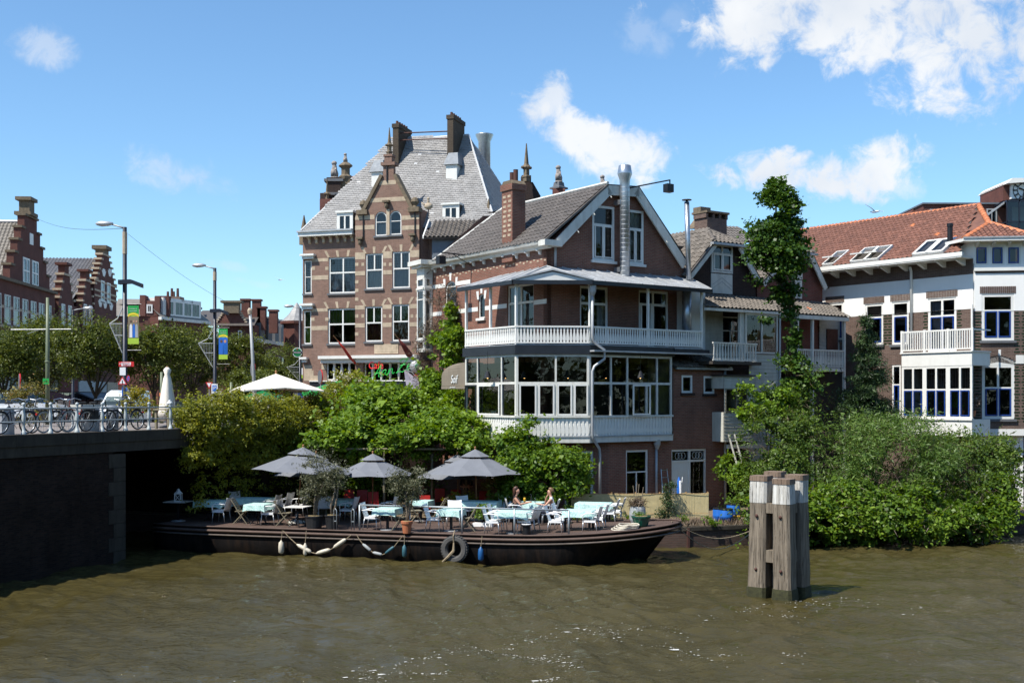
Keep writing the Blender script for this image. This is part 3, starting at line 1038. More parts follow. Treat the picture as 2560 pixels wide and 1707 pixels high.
def build_bridge():
 br=T('bridge','dark brick and concrete bridge abutment with a low opening over the water','bridge',tuple(L1.p(5,0)))
 u_open=L1.u(312)
 u_slab=L1.u(500)
 m=MB()
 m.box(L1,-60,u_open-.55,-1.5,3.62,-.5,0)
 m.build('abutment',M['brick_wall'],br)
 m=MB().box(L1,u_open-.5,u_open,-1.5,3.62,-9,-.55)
 m.build('tunnel_side',M['brick_wall'],br)
 zz=-1.5
 k=0
 while zz<3.5:
  h=.46
  w=.55 if k%2 else.78
  MB().box(L1,u_open-w,u_open+.012,zz+.006,min(zz+h,3.62)-.006,-.5,.025).build('quoin',M['concrete'],br)
  zz+=h
  k+=1
 u=-30.0
 k=0
 while u<s_end+.3:
  L=1.9+.3*((k*7)%3)
  MB().box(L1,u+.006,min(u+L,s_end+.3)-.006,3.95,STREET+.02,-.5,.09).build('coping',M['concrete'],br)
  u+=L
  k+=1
 MB().box(L1,-60,s_end+.3,3.63,3.945,-.6,.05).build('edge_beam',M['concrete'],br)
 MB().box(L1,u_open-.5,u_open+8.6,3.70,3.94,-18,-.62).build('deck_slab',M['concrete'],br)
 MB().box(L1,u_open+8.0,s_end,-1.5,3.62,-.6,-.06).build('retaining_wall',M['brick_wall'],br)
 MB().box(L1,u_open+8.0,u_open+8.5,-1.5,3.62,-9,-.62).build('tunnel_side',M['brick_wall'],br)
 MB().box(L1,u_open-.5,u_open+8.5,-1.5,3.62,-9.4,-9.02).build('tunnel_light_block',M['brick_wall'],br)  # unseen wall added to stop light entering from the open far end
 a_,b_=L1.p(s_end-.2,0),Vector((-3.2,53.4,0))
 pw=Pl(a_,b_-a_)
 MB().box(pw,-.1,(b_-a_).length+.4,-1,STREET-.02,-.5,-.02).build('terrace_wall',M['brick_wall'],br)
 MB().box(pw,-.1,(b_-a_).length+.4,STREET-.015,STREET+.06,-.5,.06).build('terrace_coping',M['concrete'],br)
 return br
build_bridge()
def build_railing():
 rl=T('bridge_railing','pale grey cast iron bridge railing with ball topped posts and two bars','railing',tuple(L1.p(3,STREET,-.2)))
 pr=[(.085,0),(.085,.03),(.07,.05),(.075,.08),(.052,.10),(.042,.22),(.038,.34),(.05,.40),(.062,.50),(.058,.60),(.034,.80),(.034,.86),(.045,.90),(.034,.93),(.052,.955),(.058,.99),(.045,1.03),(.005,1.05)]
 fr=L1
 for px in(3,72,139,205,268,326,384,438,490):
  u=L1.u(px)
  o=fr.p(u,STREET+.02,-.2)
  MB().lathe(o,[(r,z*.92)for r,z in pr],10).build('post',M['rail_paint'],rl,smooth=True)
 for z,r in((.80,.024),(.40,.019)):
  MB().tube([fr.p(-9,STREET+z,-.2),fr.p(L1.u(505),STREET+z,-.2)],r,8).build('bar',M['rail_paint'],rl,smooth=True)
build_railing()
def build_foam():
 rg=np.random.default_rng(5)
 paths=[[(880,1690),(1010,1678),(1120,1690)],[(900,1672),(1040,1655),(1130,1640),(1250,1615),(1360,1585),(1500,1590),(1620,1570),(1720,1600)],[(1240,1640),(1330,1636),(1440,1660),(1400,1690),(1330,1700)],[(1350,1640),(1380,1655),(1450,1670)],[(1640,1610),(1720,1635),(1860,1640)],[(1750,1545),(1850,1530),(1900,1525)],[(2020,1505),(2080,1492),(2110,1498),(2150,1510),(2200,1497)],[(1960,1512),(2020,1506),(2060,1515)],[(2280,1525),(2330,1512)],[(1950,1640),(1990,1632),(2010,1645)],[(1900,1535),(1990,1540)],[(1430,1580),(1500,1572),(1560,1600)]]
 v,f=[],[]
 for pa in paths:
  tot=int(sum(math.dist(pa[i],pa[i+1])for i in range(len(pa)-1))*.4)
  for _ in range(tot):
   t=rg.random()*(len(pa)-1)
   i=int(t);t-=i
   cl=.5+.5*math.sin((i+t)*9.0)
   if rg.random()>.35+.65*cl:
    continue
   spread=rg.normal(0,9)if rg.random()<.5 else rg.normal(0,2.5)
   px=pa[i][0]*(1-t)+pa[i+1][0]*t+rg.normal(0,22)
   py=pa[i][1]*(1-t)+pa[i+1][1]*t+spread
   p=on_z(px,py,0)
   r=float(np.exp(rg.normal(-4.95,.6)))
   z=float(wave(p.x,p.y))+.012
   n=6
   k=len(v)
   e=rg.uniform(.6,1.3,n)
   v+=[(p.x+math.cos(2*math.pi*j/n)*r*e[j]*1.9,p.y+math.sin(2*math.pi*j/n)*r*e[j],z+.004*(j%2))for j in range(n)]
   f.append(tuple(range(k,k+n)))
 for _ in range(140):
  p=on_z(rg.uniform(300,2560),rg.uniform(1480,1707),0)
  r=float(np.exp(rg.normal(-5.1,.4)))
  z=float(wave(p.x,p.y))+.012
  k=len(v)
  v+=[(p.x+math.cos(math.pi*j/2.5)*r*1.7,p.y+math.sin(math.pi*j/2.5)*r,z)for j in range(5)]
  f.append(tuple(range(k,k+5)))
 mb=MB()
 mb.v,mb.f=[Vector(q)for q in v],f
 mb.build('foam',M['foam'],kind='stuff',label='white foam flecks drifting in streaks on the brown water')
build_foam()
# -- corner restaurant
E=EYE
C0=Vector((1.38,46.0,0))
PL=Pl(C0,(.57,-.82))
PF=Pl(C0,(.82,.57))
AFAR=-PL.U
PLb,PFb=PL.off(1.5),PF.off(1.5)
B0=PLb.p(PLb.u(1163),0)
B1=PLb.p(PLb.u(1290),0)
B2=PFb.p(PFb.u(1473),0)
B3=PFb.p(PFb.u(1680),0)
B4=PFb.p(PFb.u(1757),0)
PCb=Pl(B1,B2-B1)
Z_SK0,Z_SK1,Z_SILL,Z_TR,Z_HEAD,Z_FL,Z_RAIL,Z_POR=E-1.71,E-1.49,E-.68,E+.62,E+1.70,E+2.12,E+2.85,E+4.52
def build_soif():
 h=T('corner_restaurant','red brick corner restaurant with white glazed bay, balcony and zinc porch roof','building',(C0.x,C0.y,QUAY))
 uL,uR=PL.u(1078),PF.u(1709)
 zg=PL.z(1360,622)
 gL,gTL,gTR,gR=PF.uz(1381,603),PF.uz(1509,469),PF.uz(1587,474),PF.uz(1707,660)
 rA=WR(PL,1113,703,1140,762)
 rS=WR(PL,1196,735,1212,795)
 rD=(PL.u(1268),PL.u(1334),Z_FL+.02,PL.z(1300,711))
 bayhole=rect(PL.u(1180),-.4,E-.9,E+1.5)
 w=MB()
 wall_mesh(w,PL,rect(uL,0,QUAY,zg),[arch_poly(rA,.35),arch_poly(rS,.3),rect(*rD),bayhole],0,.22)
 rG1,rG2=WR(PF,1481,515,1536,652),WR(PF,1567,526,1609,660)
 rF1=(PF.u(1450),PF.u(1521),Z_FL+.02,PF.z(1485,716))
 rF2=(PF.u(1597),PF.u(1672),Z_FL+.02,PF.z(1634,727))
 wall_mesh(w,PF,[(0,QUAY),(uR,QUAY),(uR,gR[1]),gR,gTR,gTL,gL,(0,gL[1])],[rect(*rG1),rect(*rG2),rect(*rF1),rect(*rF2),rect(.4,PF.u(1680),E-.9,E+1.5)],0,.22)
 w.build('wall',M['brick_soif'],h)
 D=9.0
 bk=MB()
 out=[(0,QUAY),(uR,QUAY),(uR,gR[1]),gTR,gTL,(0,gL[1])]
 bk.add([PF.p(a,b,-D)for a,b in out],[tuple(range(len(out)))])
 bk.quad(PF.p(uR,QUAY,0),PF.p(uR,QUAY,-D),PF.p(uR,gR[1],-D),PF.p(uR,gR[1],0))
 bk.build('rear_wall',M['brick_soif'],h)
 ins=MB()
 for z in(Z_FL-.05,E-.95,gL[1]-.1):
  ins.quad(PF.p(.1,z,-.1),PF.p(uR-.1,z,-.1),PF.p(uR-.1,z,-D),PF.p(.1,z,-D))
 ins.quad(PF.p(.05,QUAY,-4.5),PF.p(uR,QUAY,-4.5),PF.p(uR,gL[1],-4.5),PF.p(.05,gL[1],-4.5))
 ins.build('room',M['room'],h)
 for zz,segs in((PL.z(1090,717),((uL+.1,rA[0]-.03),(rA[1]+.03,PL.u(1176)))),(PL.z(1140,779),((uL+.1,rA[0]-.3),(PL.u(1143),rS[0]-.03),(rS[1]+.03,rD[0]-.03),(rD[1]+.03,-.01))),(PL.z(1150,846),((uL+.1,PL.u(1165)),))):
  for a,b in segs:
   MB().box(PL,a,b,zz-.09,zz+.09,-.02,.012).build('stone_course',M['white'],h)
 for r in(rA,rS):
  wd=.09
  for du in(-.02,.5,1.02):
   a=r[0]+(r[1]-r[0])*du
   zz=r[3]+(.03 if du==.5 else-.22)
   MB().prism(PL,[(a-wd*.7,zz),(a+wd*.7,zz),(a+wd+(du-.5)*.1,zz+.36),(a-wd+(du-.5)*.1,zz+.36)],-.01,.014).build('arch_stone',M['white'],h)
 window(PL,rA,h,((.8,1,'glass'),(1,1,'glass')),curtain='curtain_white',sill='white',arch=.35)
 window(PL,rS,h,((1,1,'glass'),),sill='white',arch=.3,fw=.05,curtain='curtain_white')
 window(PL,rD,h,((.72,2,'glass'),(1,2,'glass')),sill=None,fw=.09,mw=.09,curtain=[('curtain_red',.06,.4,.0,.72)])
 window(PF,rF1,h,((.73,1,'glass'),(1,2,'glass')),sill=None,fw=.1,mw=.1,curtain=[('curtain_white',.72,.97,0,.74)])
 window(PF,rF2,h,((.78,2,'glass'),(1,2,'glass')),sill=None,fw=.1,mw=.1)
 d_=PF
 MB().box(d_,rF2[0]+.12,rF2[0]+.2,rF2[2],rF2[2]+1.9,-.12,-.02).box(d_,(rF2[0]+rF2[1])/2-.16,(rF2[0]+rF2[1])/2-.06,rF2[2],rF2[2]+1.9,-.12,-.02).box(d_,rF2[0]+.2,(rF2[0]+rF2[1])/2-.16,rF2[2],rF2[2]+.25,-.12,-.02).build('door',M['white'],h)
 for r,cu in((rG1,None),(rG2,'curtain_white')):
  window(PF,r,h,((.66,2,'glass'),(1,1,'glass')),sill='white',fw=.1,mw=.1,c=-.04,sash=('white',(0,)),curtain=cu)
 zE=zg+.24
 Ea,Eb=PL.p(PL.u(1100),zE,.38),PL.p(0,zE,.38)+PF.N*.28
 Tb=PF.p(gTL[0],gTL[1]+.1,.28)
 k=0.0
 while True:
  q=Tb+AFAR*k
  if CX+F*q.x/q.y<1258 or k>12:
   break
  k+=.05
 Ta=Tb+AFAR*k
 chn=PL.u(1276)
 roof,rf=tiled(h,[Ea,Eb,Tb,Ta],'tile_dark',.245,.31,300,rise=.055)
 MB().tube([Ta+Z*.05,Tb+Z*.05],.07,6).build('ridge_roll',M['white_old'],roof)
 MB().tube([Ea+Z*.05,Ta+Z*.05],.06,6).build('hip_roll',M['white_old'],roof)
 sl=MB()
 Tc=PF.p(gTR[0],gTR[1]+.1,.28)
 Rr=PF.p(uR+.15,gR[1]-.05,.28)
 sl.quad(Tb,Tc,Tc+AFAR*D,Tb+AFAR*D)
 sl.quad(Tc,Rr,Rr+AFAR*D,Tc+AFAR*D)
 sl.quad(Ea,Ta,Ta+AFAR*3+PF.U*2-Z*1.5,Ea+AFAR*3)
 sl.build('roof_slab',M['tile_dark'],h)
 for nm,(a,b)in(('verge_board',(gL,gTL)),('verge_board',(gTL,gTR)),('verge_board',(gTR,gR))):
  dv=Vector((b[0]-a[0],b[1]-a[1],0)).normalized()
  nv=Vector((dv.y,-dv.x,0))*.34
  MB().prism(PF,[(a[0],a[1]+.06),(b[0],b[1]+.06),(b[0]+nv.x,b[1]+nv.y),(a[0]+nv.x,a[1]+nv.y)],.20,.27).build(nm,M['white_old'],h)
 for px,py in((1512,485),(1470,528),(1430,572),(1585,487),(1615,545),(1651,597)):
  u,z=PF.uz(px,py)
  MB().tube([PF.p(u,z+.12,.1),PF.p(u+.12,z-.18,.3)],.022,6).build('verge_hook',M['white_old'],h)
 f=PL
 pr=[(0,zg-.02),(.16,zg-.02),(.2,zg+.08),(.36,zg+.14),(.42,zg+.28),(0,zg+.28)]
 mb=MB()
 ends=[]
 for u in(uL-.2,.30):
  ends.append([PL.p(u,z,c)for c,z in pr])
 mb.loft(ends)
 mb.box(PF,-.42,.45,zg+.06,zg+.29,.0,.44)
 mb.build('cornice',M['white_old'],h)
 n=11
 for i in range(n):
  u=uL+(.0-uL)*(i+.5)/n
  MB().prism(Fr(PL.p(u,0,0),PL.N,Z,PL.U),[(0,zg-.22),(.07,zg-.2),(.1,zg-.1),(.22,zg-.07),(.22,zg-.02),(0,zg-.02)],-.055,.055).build('bracket',M['white'],h)
 nn=36
 for i in range(nn):
  u=uL+.2+(-.2-uL)*(i+.5)/nn
  MB().box(PL,u-.06,u+.06,zg-.42-.06*(i%2),zg-.36-.06*(i%2),-.02,.006).build('frieze_brick',M['stone'],h)
 ch=T_part=MB()
 uc=PL.u(1277)
 zt,zb=PL.z(1275,463),zg-.3
 ch.box(PL,uc-.42,uc+.34,zb,zt-.25,-.5,.16).box(PL,uc-.47,uc+.39,zt-.25,zt,-.55,.21)
 chm=ch.build('chimney',M['brick_soif'],h)
 MB().prism(PL,[(uc-.47,zt),(uc+.39,zt),(uc+.25,zt+.16),(uc-.33,zt+.16)],-.5,.16).build('chimney_cap',M['stone_dark'],chm)
 for du,hh in((-.12,.42),(.14,.5)):
  MB().lathe(PL.p(uc+du,zt+.1,-.15),[(.1,0),(.1,hh),(.11,hh+.02),(.08,hh+.02)],10).build('chimney_pot',M['rust'],chm)
 for i in range(9):
  zz=zt-.55-i*.2
  for s in(-.25,.1):
   MB().box(PL,uc+s-.09+.05*(i%2),uc+s+.12+.05*(i%2),zz,zz+.1,.15,.168).build('yellow_brick',M['stone'],chm)
 u2=uR-.1
 zz0,zz1=PF.z(1648,590),PF.z(1648,520)
 c2=MB().box(PF,PF.u(1633),PF.u(1663),zz0-1,zz1-.1,-1.6,-.9).box(PF,PF.u(1633)-.05,PF.u(1663)+.05,zz1-.1,zz1,-1.65,-.85).build('chimney',M['brick_dark'],h)
 MB().lathe(PF.p(PF.u(1648),zz1,-1.2),[(.1,0),(.09,.32)],8).build('chimney_pot',M['rust'],c2)
 PLg,PFg=PL.off(1.25),PF.off(1.25)
 g1,g2=PLg.p(PLg.u(1296),0),PFg.p(PFg.u(1521),0)
 PCg=Pl(g1,g2-g1)
 uE=PFg.u(1812)
 zA=PFg.z(1750,921)
 rg=MB()
 uq=PFg.u(1521)
 rW0=WR(PCg,1412,1127,1484,1232)
 rW1=WR(PFg,1565,1124,1621,1236)
 rDo=(PFg.u(1679),PFg.u(1766),QUAY+.02,PFg.z(1722,1122))
 rS1,rS2=WR(PFg,1704,938,1731,982),WR(PFg,1759,940,1786,984)
 lc=(g2-g1).length
 wall_mesh(rg,PCg,rect(0,lc,QUAY,Z_SK0),[rect(max(.1,rW0[0]),min(lc-.15,rW0[1]),QUAY+.25,rW0[3])],0,.2)
 uS=PFg.u(1683)
 wall_mesh(rg,PFg,[(uq,QUAY),(uE,QUAY),(uE,zA),(uS,zA),(uS,Z_SK0),(uq,Z_SK0)],[rect(rW1[0],rW1[1],QUAY+.3,rW1[3]),rect(*rDo),rect(*rS1),rect(*rS2)],0,.2)
 rg.quad(PLg.p(-7.5,QUAY),g1+Z*QUAY,g1+Z*Z_SK0,PLg.p(-7.5,Z_SK0))
 rg.quad(PFg.p(uE,QUAY),PFg.p(uE,QUAY,-3),PFg.p(uE,zA,-3),PFg.p(uE,zA))
 rg.build('lower_wall',M['brick_soif'],h)
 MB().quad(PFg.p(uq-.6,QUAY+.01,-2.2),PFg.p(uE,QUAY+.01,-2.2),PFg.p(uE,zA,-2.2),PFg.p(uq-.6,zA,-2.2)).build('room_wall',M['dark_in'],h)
 window(PCg,(max(.1,rW0[0]),min(lc-.15,rW0[1]),QUAY+.25,rW0[3]),h,((.78,1,'glass'),(1,1,'glass')),fw=.1,mw=.07,sill=None)
 window(PFg,(rW1[0],rW1[1],QUAY+.3,rW1[3]),h,((.62,2,'glass'),(1,1,'glass')),fw=.09,mw=.05,sill=None)
 um=rDo[0]+(rDo[1]-rDo[0])*.53
 zt2=PFg.z(1722,1152)
 fr=MB()
 for a0,a1,b0,b1 in((rDo[0],rDo[0]+.07,rDo[2],rDo[3]),(rDo[1]-.07,rDo[1],rDo[2],rDo[3]),(rDo[0]+.07,rDo[1]-.07,rDo[3]-.09,rDo[3]),(um-.05,um+.05,rDo[2],rDo[3]-.09),(rDo[0]+.07,um-.05,zt2-.04,zt2+.04),(um+.05,rDo[1]-.07,zt2-.04,zt2+.04)):
  fr.box(PFg,a0,a1,b0,b1,-.14,-.04)
 fo=fr.build('door_frame',M['white'],h)
 do=MB().box(PFg,rDo[0]+.07,um-.05,rDo[2],zt2-.04,-.12,-.07).build('door',M['white'],h)
 MB().box(PFg,rDo[0]+.2,um-.18,rDo[2]+.95,zt2-.2,-.075,-.062).build('door_panel',M['white'],do)
 MB().box(PFg,rDo[0]+.2,um-.18,rDo[2]+.2,rDo[2]+.8,-.075,-.062).build('door_panel',M['white'],do)
 for a0,a1,b0,b1 in((rDo[0]+.07,um-.05,zt2+.04,rDo[3]-.09),(um+.05,rDo[1]-.07,zt2+.04,rDo[3]-.09),(um+.05,rDo[1]-.07,rDo[2],zt2-.04)):
  MB().quad(PFg.p(a0,b0,-.1),PFg.p(a1,b0,-.1),PFg.p(a1,b1,-.1),PFg.p(a0,b1,-.1)).build('pane',M['glass'],fo)
  if b1>zt2:
   g=MB()
   um2,zm=(a0+a1)/2,(b0+b1)/2
   for s in(-1,0,1):
    pts=[PFg.p(um2+s*.17+.12*math.cos(t*math.pi/4),zm+.14*math.sin(t*math.pi/4),-.06)for t in range(9)]
    g.tube(pts,.010,4)
   g.box(PFg,a0,a1,zm+.19,zm+.205,-.07,-.055).box(PFg,a0,a1,zm-.205,zm-.19,-.07,-.055)
   g.build('fanlight_grille',M['white_old'],fo)
 for r in(rS1,rS2):
  window(PFg,r,h,((1,1,'glass'),),fw=.09,c=-.04,sill='brick_dark')
 ra,ra_f=tiled(h,[PFg.p(uS-.05,zA+.02,.22),PFg.p(uE+.15,zA+.02,.22),PFg.p(uE-.1,zA+.55,-1.1),PFg.p(uS-.05,zA+.55,-1.1)],'tile_lichen',.23,.28,120,rise=.06,roofname='lean_to_roof')
 MB().box(PFg,uS-.05,uE+.2,zA-.06,zA+.02,.16,.28).build('gutter',M['galv'],h)
 MB().prism(Fr(PFg.p(uE+.12,0,0),PFg.N,Z,PFg.U),[(.26,zA),(.26,zA+.1),(-1.1,zA+.68),(-1.1,zA+.56)],-.06,.06).build('verge_board',M['white'],h)
 uB0,uB1=PLb.u(1163),PLb.u(1290)
 lB=(B2-B1).length
 uB2,uB3,uB4=PFb.u(1473),PFb.u(1680),PFb.u(1757)
 faces=[(PLb,uB0,uB1,(1193.5,1253.5),(1193.5,1253.5)),(PCb,0.0,lB,(1389.5,),(1343,1389.5,1432)),(PFb,uB2,uB3,(1528,1569,1643),(1528,1569,1617,1643))]
 bay=MB()
 for pl,a,b,up,lo in faces:
  f=pl
  p0,p1=.07,.07
  bay.box(f,a,b,Z_HEAD-.05,Z_HEAD+.04,-.09,.0)
  bay.box(f,a,b,Z_TR-.045,Z_TR+.045,-.09,.0)
  bay.box(f,a-.02,b+.02,Z_SILL-.05,Z_SILL+.03,-.1,.07)
  bay.box(f,a,a+.09,Z_SILL+.03,Z_HEAD-.05,-.09,.002).box(f,b-.09,b,Z_SILL+.03,Z_HEAD-.05,-.09,.002)
  for px in up:
   u=pl.u(px)
   bay.box(f,u-.035,u+.035,Z_TR+.045,Z_HEAD-.05,-.08,.004)
  for px in lo:
   u=pl.u(px)
   bay.box(f,u-.045,u+.045,Z_SILL+.03,Z_TR-.045,-.08,.004)
 bf=bay.build('bay_frame',M['white_old'],h)
 for pl,a,b,up,lo in faces:
  for px_,z0,z1 in((up,Z_TR+.045,Z_HEAD-.05),(lo,Z_SILL+.03,Z_TR-.045)):
   us=[a+.09]+[pl.u(q)for q in px_]+[b-.09]
   for u0,u1 in zip(us,us[1:]):
    MB().quad(pl.p(u0,z0,-.05),pl.p(u1,z0,-.05),pl.p(u1,z1,-.05),pl.p(u0,z1,-.05)).build('pane',M['glass'],bf)
 for pl,x0,x1,mt,op in((PLb,1164,1192,'black',0),(PLb,1197,1250,'white',0),(PCb,1298,1341,'white',0),(PCb,1346,1386,'white',0),(PCb,1393,1430,'white',0),(PCb,1435,1470,'white',0),(PFb,1571,1615,'white',.25)):
  u0,u1=pl.u(x0),pl.u(x1)
  m=MB()
  q=.06
  c0,c1=.01+op,.045+op
  z0,z1=Z_SILL+.04,Z_TR-.05
  m.box(pl,u0,u0+q,z0,z1,c0,c1).box(pl,u1-q,u1,z0,z1,c0,c1).box(pl,u0+q,u1-q,z0,z0+q,c0,c1).box(pl,u0+q,u1-q,z1-q,z1,c0,c1)
  m.build('casement',M[mt],bf)
 pm=baluster_mesh(.72,.15,'white',0)
 for pl,a,b,up,lo in faces:
  MB().box(pl,a,b,Z_SK1,Z_SILL-.05,-.1,-.012).build('apron',M['white'],h)
  MB().box(pl,a-.03,b+.03,Z_SK0,Z_SK1,-.15,.03).build('skirt',M['white_old'],h)
  MB().box(pl,a-.03,b+.03,Z_SK1-.003,Z_SK1+.045,-.1,.06).build('ledge',M['zinc'],h)
  n=int((b-a)/.155)
  for i in range(n):
   inst(pm,'apron_plank',h,pl.p(a+(b-a)*(i+.5)/n,Z_SK1+.05,.004),pl.U,Z,pl.N)
 for pl,a,b in((PLb,uB0-.1,uB1+.04),(PCb,-.04,lB+.04),(PFb,uB2-.02,uB3+.1)):
  MB().box(pl,a,b,Z_HEAD+.04,Z_FL-.02,-.2,.07).build('fascia',M['black'],h)
 MB().prism(Fr((0,0,0),X,Y,Z),[(q.x,q.y)for q in(B0,B1,B2,B4,B4-PF.N*1.5,C0,B0-PL.N*1.5)],Z_FL-.05,Z_FL+.02).build('balcony_floor',M['zinc'],h)
 MB().prism(Fr((0,0,0),X,Y,Z),[(q.x,q.y)for q in(B0,B1,B2,B3,B3-PF.N*1.45,C0-PL.N*.05,B0-PL.N*1.45)],Z_SK0-.02,Z_SK0+.12).build('bay_floor',M['dark_in'],h)
 MB().quad(PFb.p(uB3,Z_SK0),PFb.p(uB3,Z_SK0,-1.5),PFb.p(uB3,Z_HEAD,-1.5),PFb.p(uB3,Z_HEAD)).build('bay_end',M['white_old'],h)
 MB().quad(PLb.p(uB0,Z_SK0),PLb.p(uB0,Z_SK0,-1.5),PLb.p(uB0,Z_SILL,-1.5),PLb.p(uB0,Z_SILL)).build('bay_end',M['white_old'],h)
 MB().box(PFb,PFb.u(1472),PFb.u(1775),Z_FL-.28,Z_FL-.22,.0,.35).build('gutter_shelf',M['zinc'],h)
 MB().box(PFb,uB3+.05,PFb.u(1770),Z_FL-.22,Z_FL-.06,-1.2,.1).build('fascia',M['black'],h)
 ins_=.06
 for A,B in((B0,B1),(B1,B2),(B2,B4)):
  balustrade(h,Vector((A.x,A.y,Z_FL+.05)),Vector((B.x,B.y,Z_FL+.05)),.68,'white',.125,.115)
 for pl,px in((PLb,1164.5),(PLb,1225),(PLb,1289),(PFb,1476),(PFb,1621),(PFb,1755)):
  q=pl.p(pl.u(px),0,-.03)
  MB().box(Fr(q,pl.U,Z,pl.N),-.045,.045,Z_FL,Z_POR,-.045,.045).build('porch_post',M['white'],h)
 zw=E+5.25
 ov=.28
 P0=PLb.p(uB0-.15,Z_POR+.06,ov)
 P1=B1+PLb.N*ov*.6+PCb.N*ov*.6;P1.z=Z_POR+.06
 P2=B2+PFb.N*ov*.6+PCb.N*ov*.6;P2.z=Z_POR+.06
 P3=PFb.p(PFb.u(1768),Z_POR+.06,ov)
 W0=PL.p(uB0+.5,zw-.1,.01)
 Wc=Vector((C0.x,C0.y,zw))+PL.N*.01+PF.N*.01
 W3=PF.p(PF.u(1722),zw,.01)
 por=MB()
 for poly in((P0,P1,Wc,W0),(P1,P2,Wc),(P2,P3,W3,Wc)):
  n=len(poly)
  por.add(list(poly)+[q-Z*.07 for q in poly],[tuple(range(n)),tuple(range(2*n-1,n-1,-1))]+[(i,n+i,n+(i+1)%n,(i+1)%n)for i in range(n)])
 pr_=por.build('porch_roof',M['zinc'],h)
 for a,b,c,d,n in((P0,P1,W0,Wc,6),(P2,P3,Wc,W3,10)):
  for i in range(n+1):
   t=i/n
   q0,q1=a.lerp(b,t),c.lerp(d,t)
   MB().tube([q0+Z*.02,q1+Z*.02],.028,6).build('standing_seam',M['zinc'],pr_)
 for a,b in((P0,P1),(P1,P2),(P2,P3)):
  pl=Pl(a,b-a)
  L=(b-a).length
  MB().box(pl,0,L,Z_POR-.08,Z_POR+.075,-.06,.05).build('porch_fascia',M['black'],h)
 pl=Pl(P1,P2-P1)
 L=(P2-P1).length
 zp=PCb.z(1385,681)
 ped=MB().prism(pl,[(.0,Z_POR+.08),(L,Z_POR+.08),(L*.5,zp)],-.1,-.02).build('pediment',M['white'],h)
 for a,b in(((-.05,Z_POR+.08),(L*.5,zp+.05)),((L*.5,zp+.05),(L+.05,Z_POR+.08))):
  MB().prism(pl,[a,b,(b[0],b[1]+.06),(a[0],a[1]+.06)],-1.5,.05).build('pediment_roof',M['zinc'],ped)
 uf=PF.u(1563)
 q=lambda py:PF.z(1563,py)
 fl=PF.off(.42)
 uf=fl.u(1562)
 zq=lambda py:fl.z(1562,py)
 o=fl.p(uf,0)
 fz=[(.205,zq(694)),(.205,zq(470)),(.215,zq(450)),(.30,zq(436)),(.30,zq(434)),(.25,zq(415)),(.23,zq(414))]
 flue=MB().lathe(o,fz,16).build('ventilation_flue',M['galv'],h,smooth=True)
 zz=zq(690)
 while zz<zq(470):
  MB().lathe(o,[(.207,zz),(.215,zz+.012),(.207,zz+.024)],16).build('flue_seam',M['galv'],flue)
  zz+=.19
 MB().box(PF,uf-.25,uf-.1,zq(512),zq(500),.0,.4).box(PF,uf-.25,uf-.1,zq(680),zq(668),0,.4).build('flue_bracket',M['galv'],flue)
 sp=PF.off(.2)
 u_b=PF.off(.9).u(1719)
 MB().box(PF,PF.u(1692),PF.u(1745),Z_FL,Z_POR+.1,.0,.45).build('white_cabinet',M['white'],h)
 MB().lathe(PF.p(u_b,0,.85),[(.2,Z_FL+.5),(.2,Z_POR+.1)],14).build('extract_duct',M['galv'],h,smooth=True)
 MB().box(PF,u_b-.5,u_b+.45,Z_FL+.02,Z_FL+.62,.6,1.25).build('extract_box',M['galv'],h)
 a0=PF.p(uf+.15,zq(470),.42)
 a1=PF.p(PF.u(1634)+.1,PF.z(1634,458),.9)
 ar=MB().tube([a0,a1],.03,6).build('lamp_arm',M['iron'],h)
 hd=Fr(a1-Z*.32,PF.U,Vector((0,0,1)),PF.N)
 MB().box(hd,-.25,.1,-.2,.14,-.14,.14).box(hd,-.02,.02,.1,.34,-.02,.02).build('floodlight',M['iron'],ar)
 q=PL.uz(1133,668)
 b0=PL.p(PL.u(1180),q[1]+.35,0)
 b1=PL.p(PL.u(1180)-.1,q[1]+.4,1.5)
 ar=MB().tube([b0,b1],.03,6).tube([PL.p(PL.u(1180),q[1]-.1,0),b1.lerp(b0,.35)],.02,6).build('lamp_arm',M['iron'],h)
 hd=Fr(b1-Z*.3,PL.U,Z,PL.N)
 MB().box(hd,-.15,.15,-.2,.14,-.14,.18).build('floodlight',M['iron'],ar)
 def pipe(pts,r=.055,mt='zinc'):
  MB().tube(pts,r,8).build('downpipe',M[mt],h,smooth=True)
 uD=PFb.u(1476)
 MB().lathe(PFb.p(uD,0,.14),[(.06,Z_POR-.5),(.13,Z_POR-.35),(.15,Z_POR-.12),(.13,Z_POR-.06),(.0,Z_POR-.06)],8).build('rain_head',M['zinc'],h)
 pipe([PFb.p(uD,Z_POR-.45,.12),PFb.p(uD,Z_FL+.3,.12),PFb.p(uD+.05,Z_FL+.1,.14),PFb.p(uD+.5,Z_FL-.2,.25),PFb.p(uD+.55,Z_FL-.55,.2),PFb.p(uD+.1,Z_FL-.85,.12),PFb.p(uD,Z_FL-1.05,.12),PFb.p(uD,Z_SK1+.1,.12),PFb.p(uD+.05,Z_SK1-.05,.12),PFb.p(uD+.45,Z_SK0-.25,.0),PFb.p(uD+.5,Z_SK0-.5,-.02),PFb.p(uD+.5,QUAY+.3,-.02)])
 uD2=PFg.u(1636)
 MB().lathe(PFg.p(uD2,0,.16),[(.06,Z_SK0-.35),(.14,Z_SK0-.15),(.15,Z_SK0+.05),(0,Z_SK0+.06)],8).build('rain_head',M['zinc'],h)
 pipe([PFg.p(uD2,Z_SK0-.3,.12),PFg.p(uD2,QUAY+.2,.12)])
 pipe([PFg.p(uE-.08,zA-.05,.1),PFg.p(uE-.08,QUAY,.1)])
 pipe([PF.p(.35,gL[1]-.05,.1),PF.p(.35,zw,.1)])
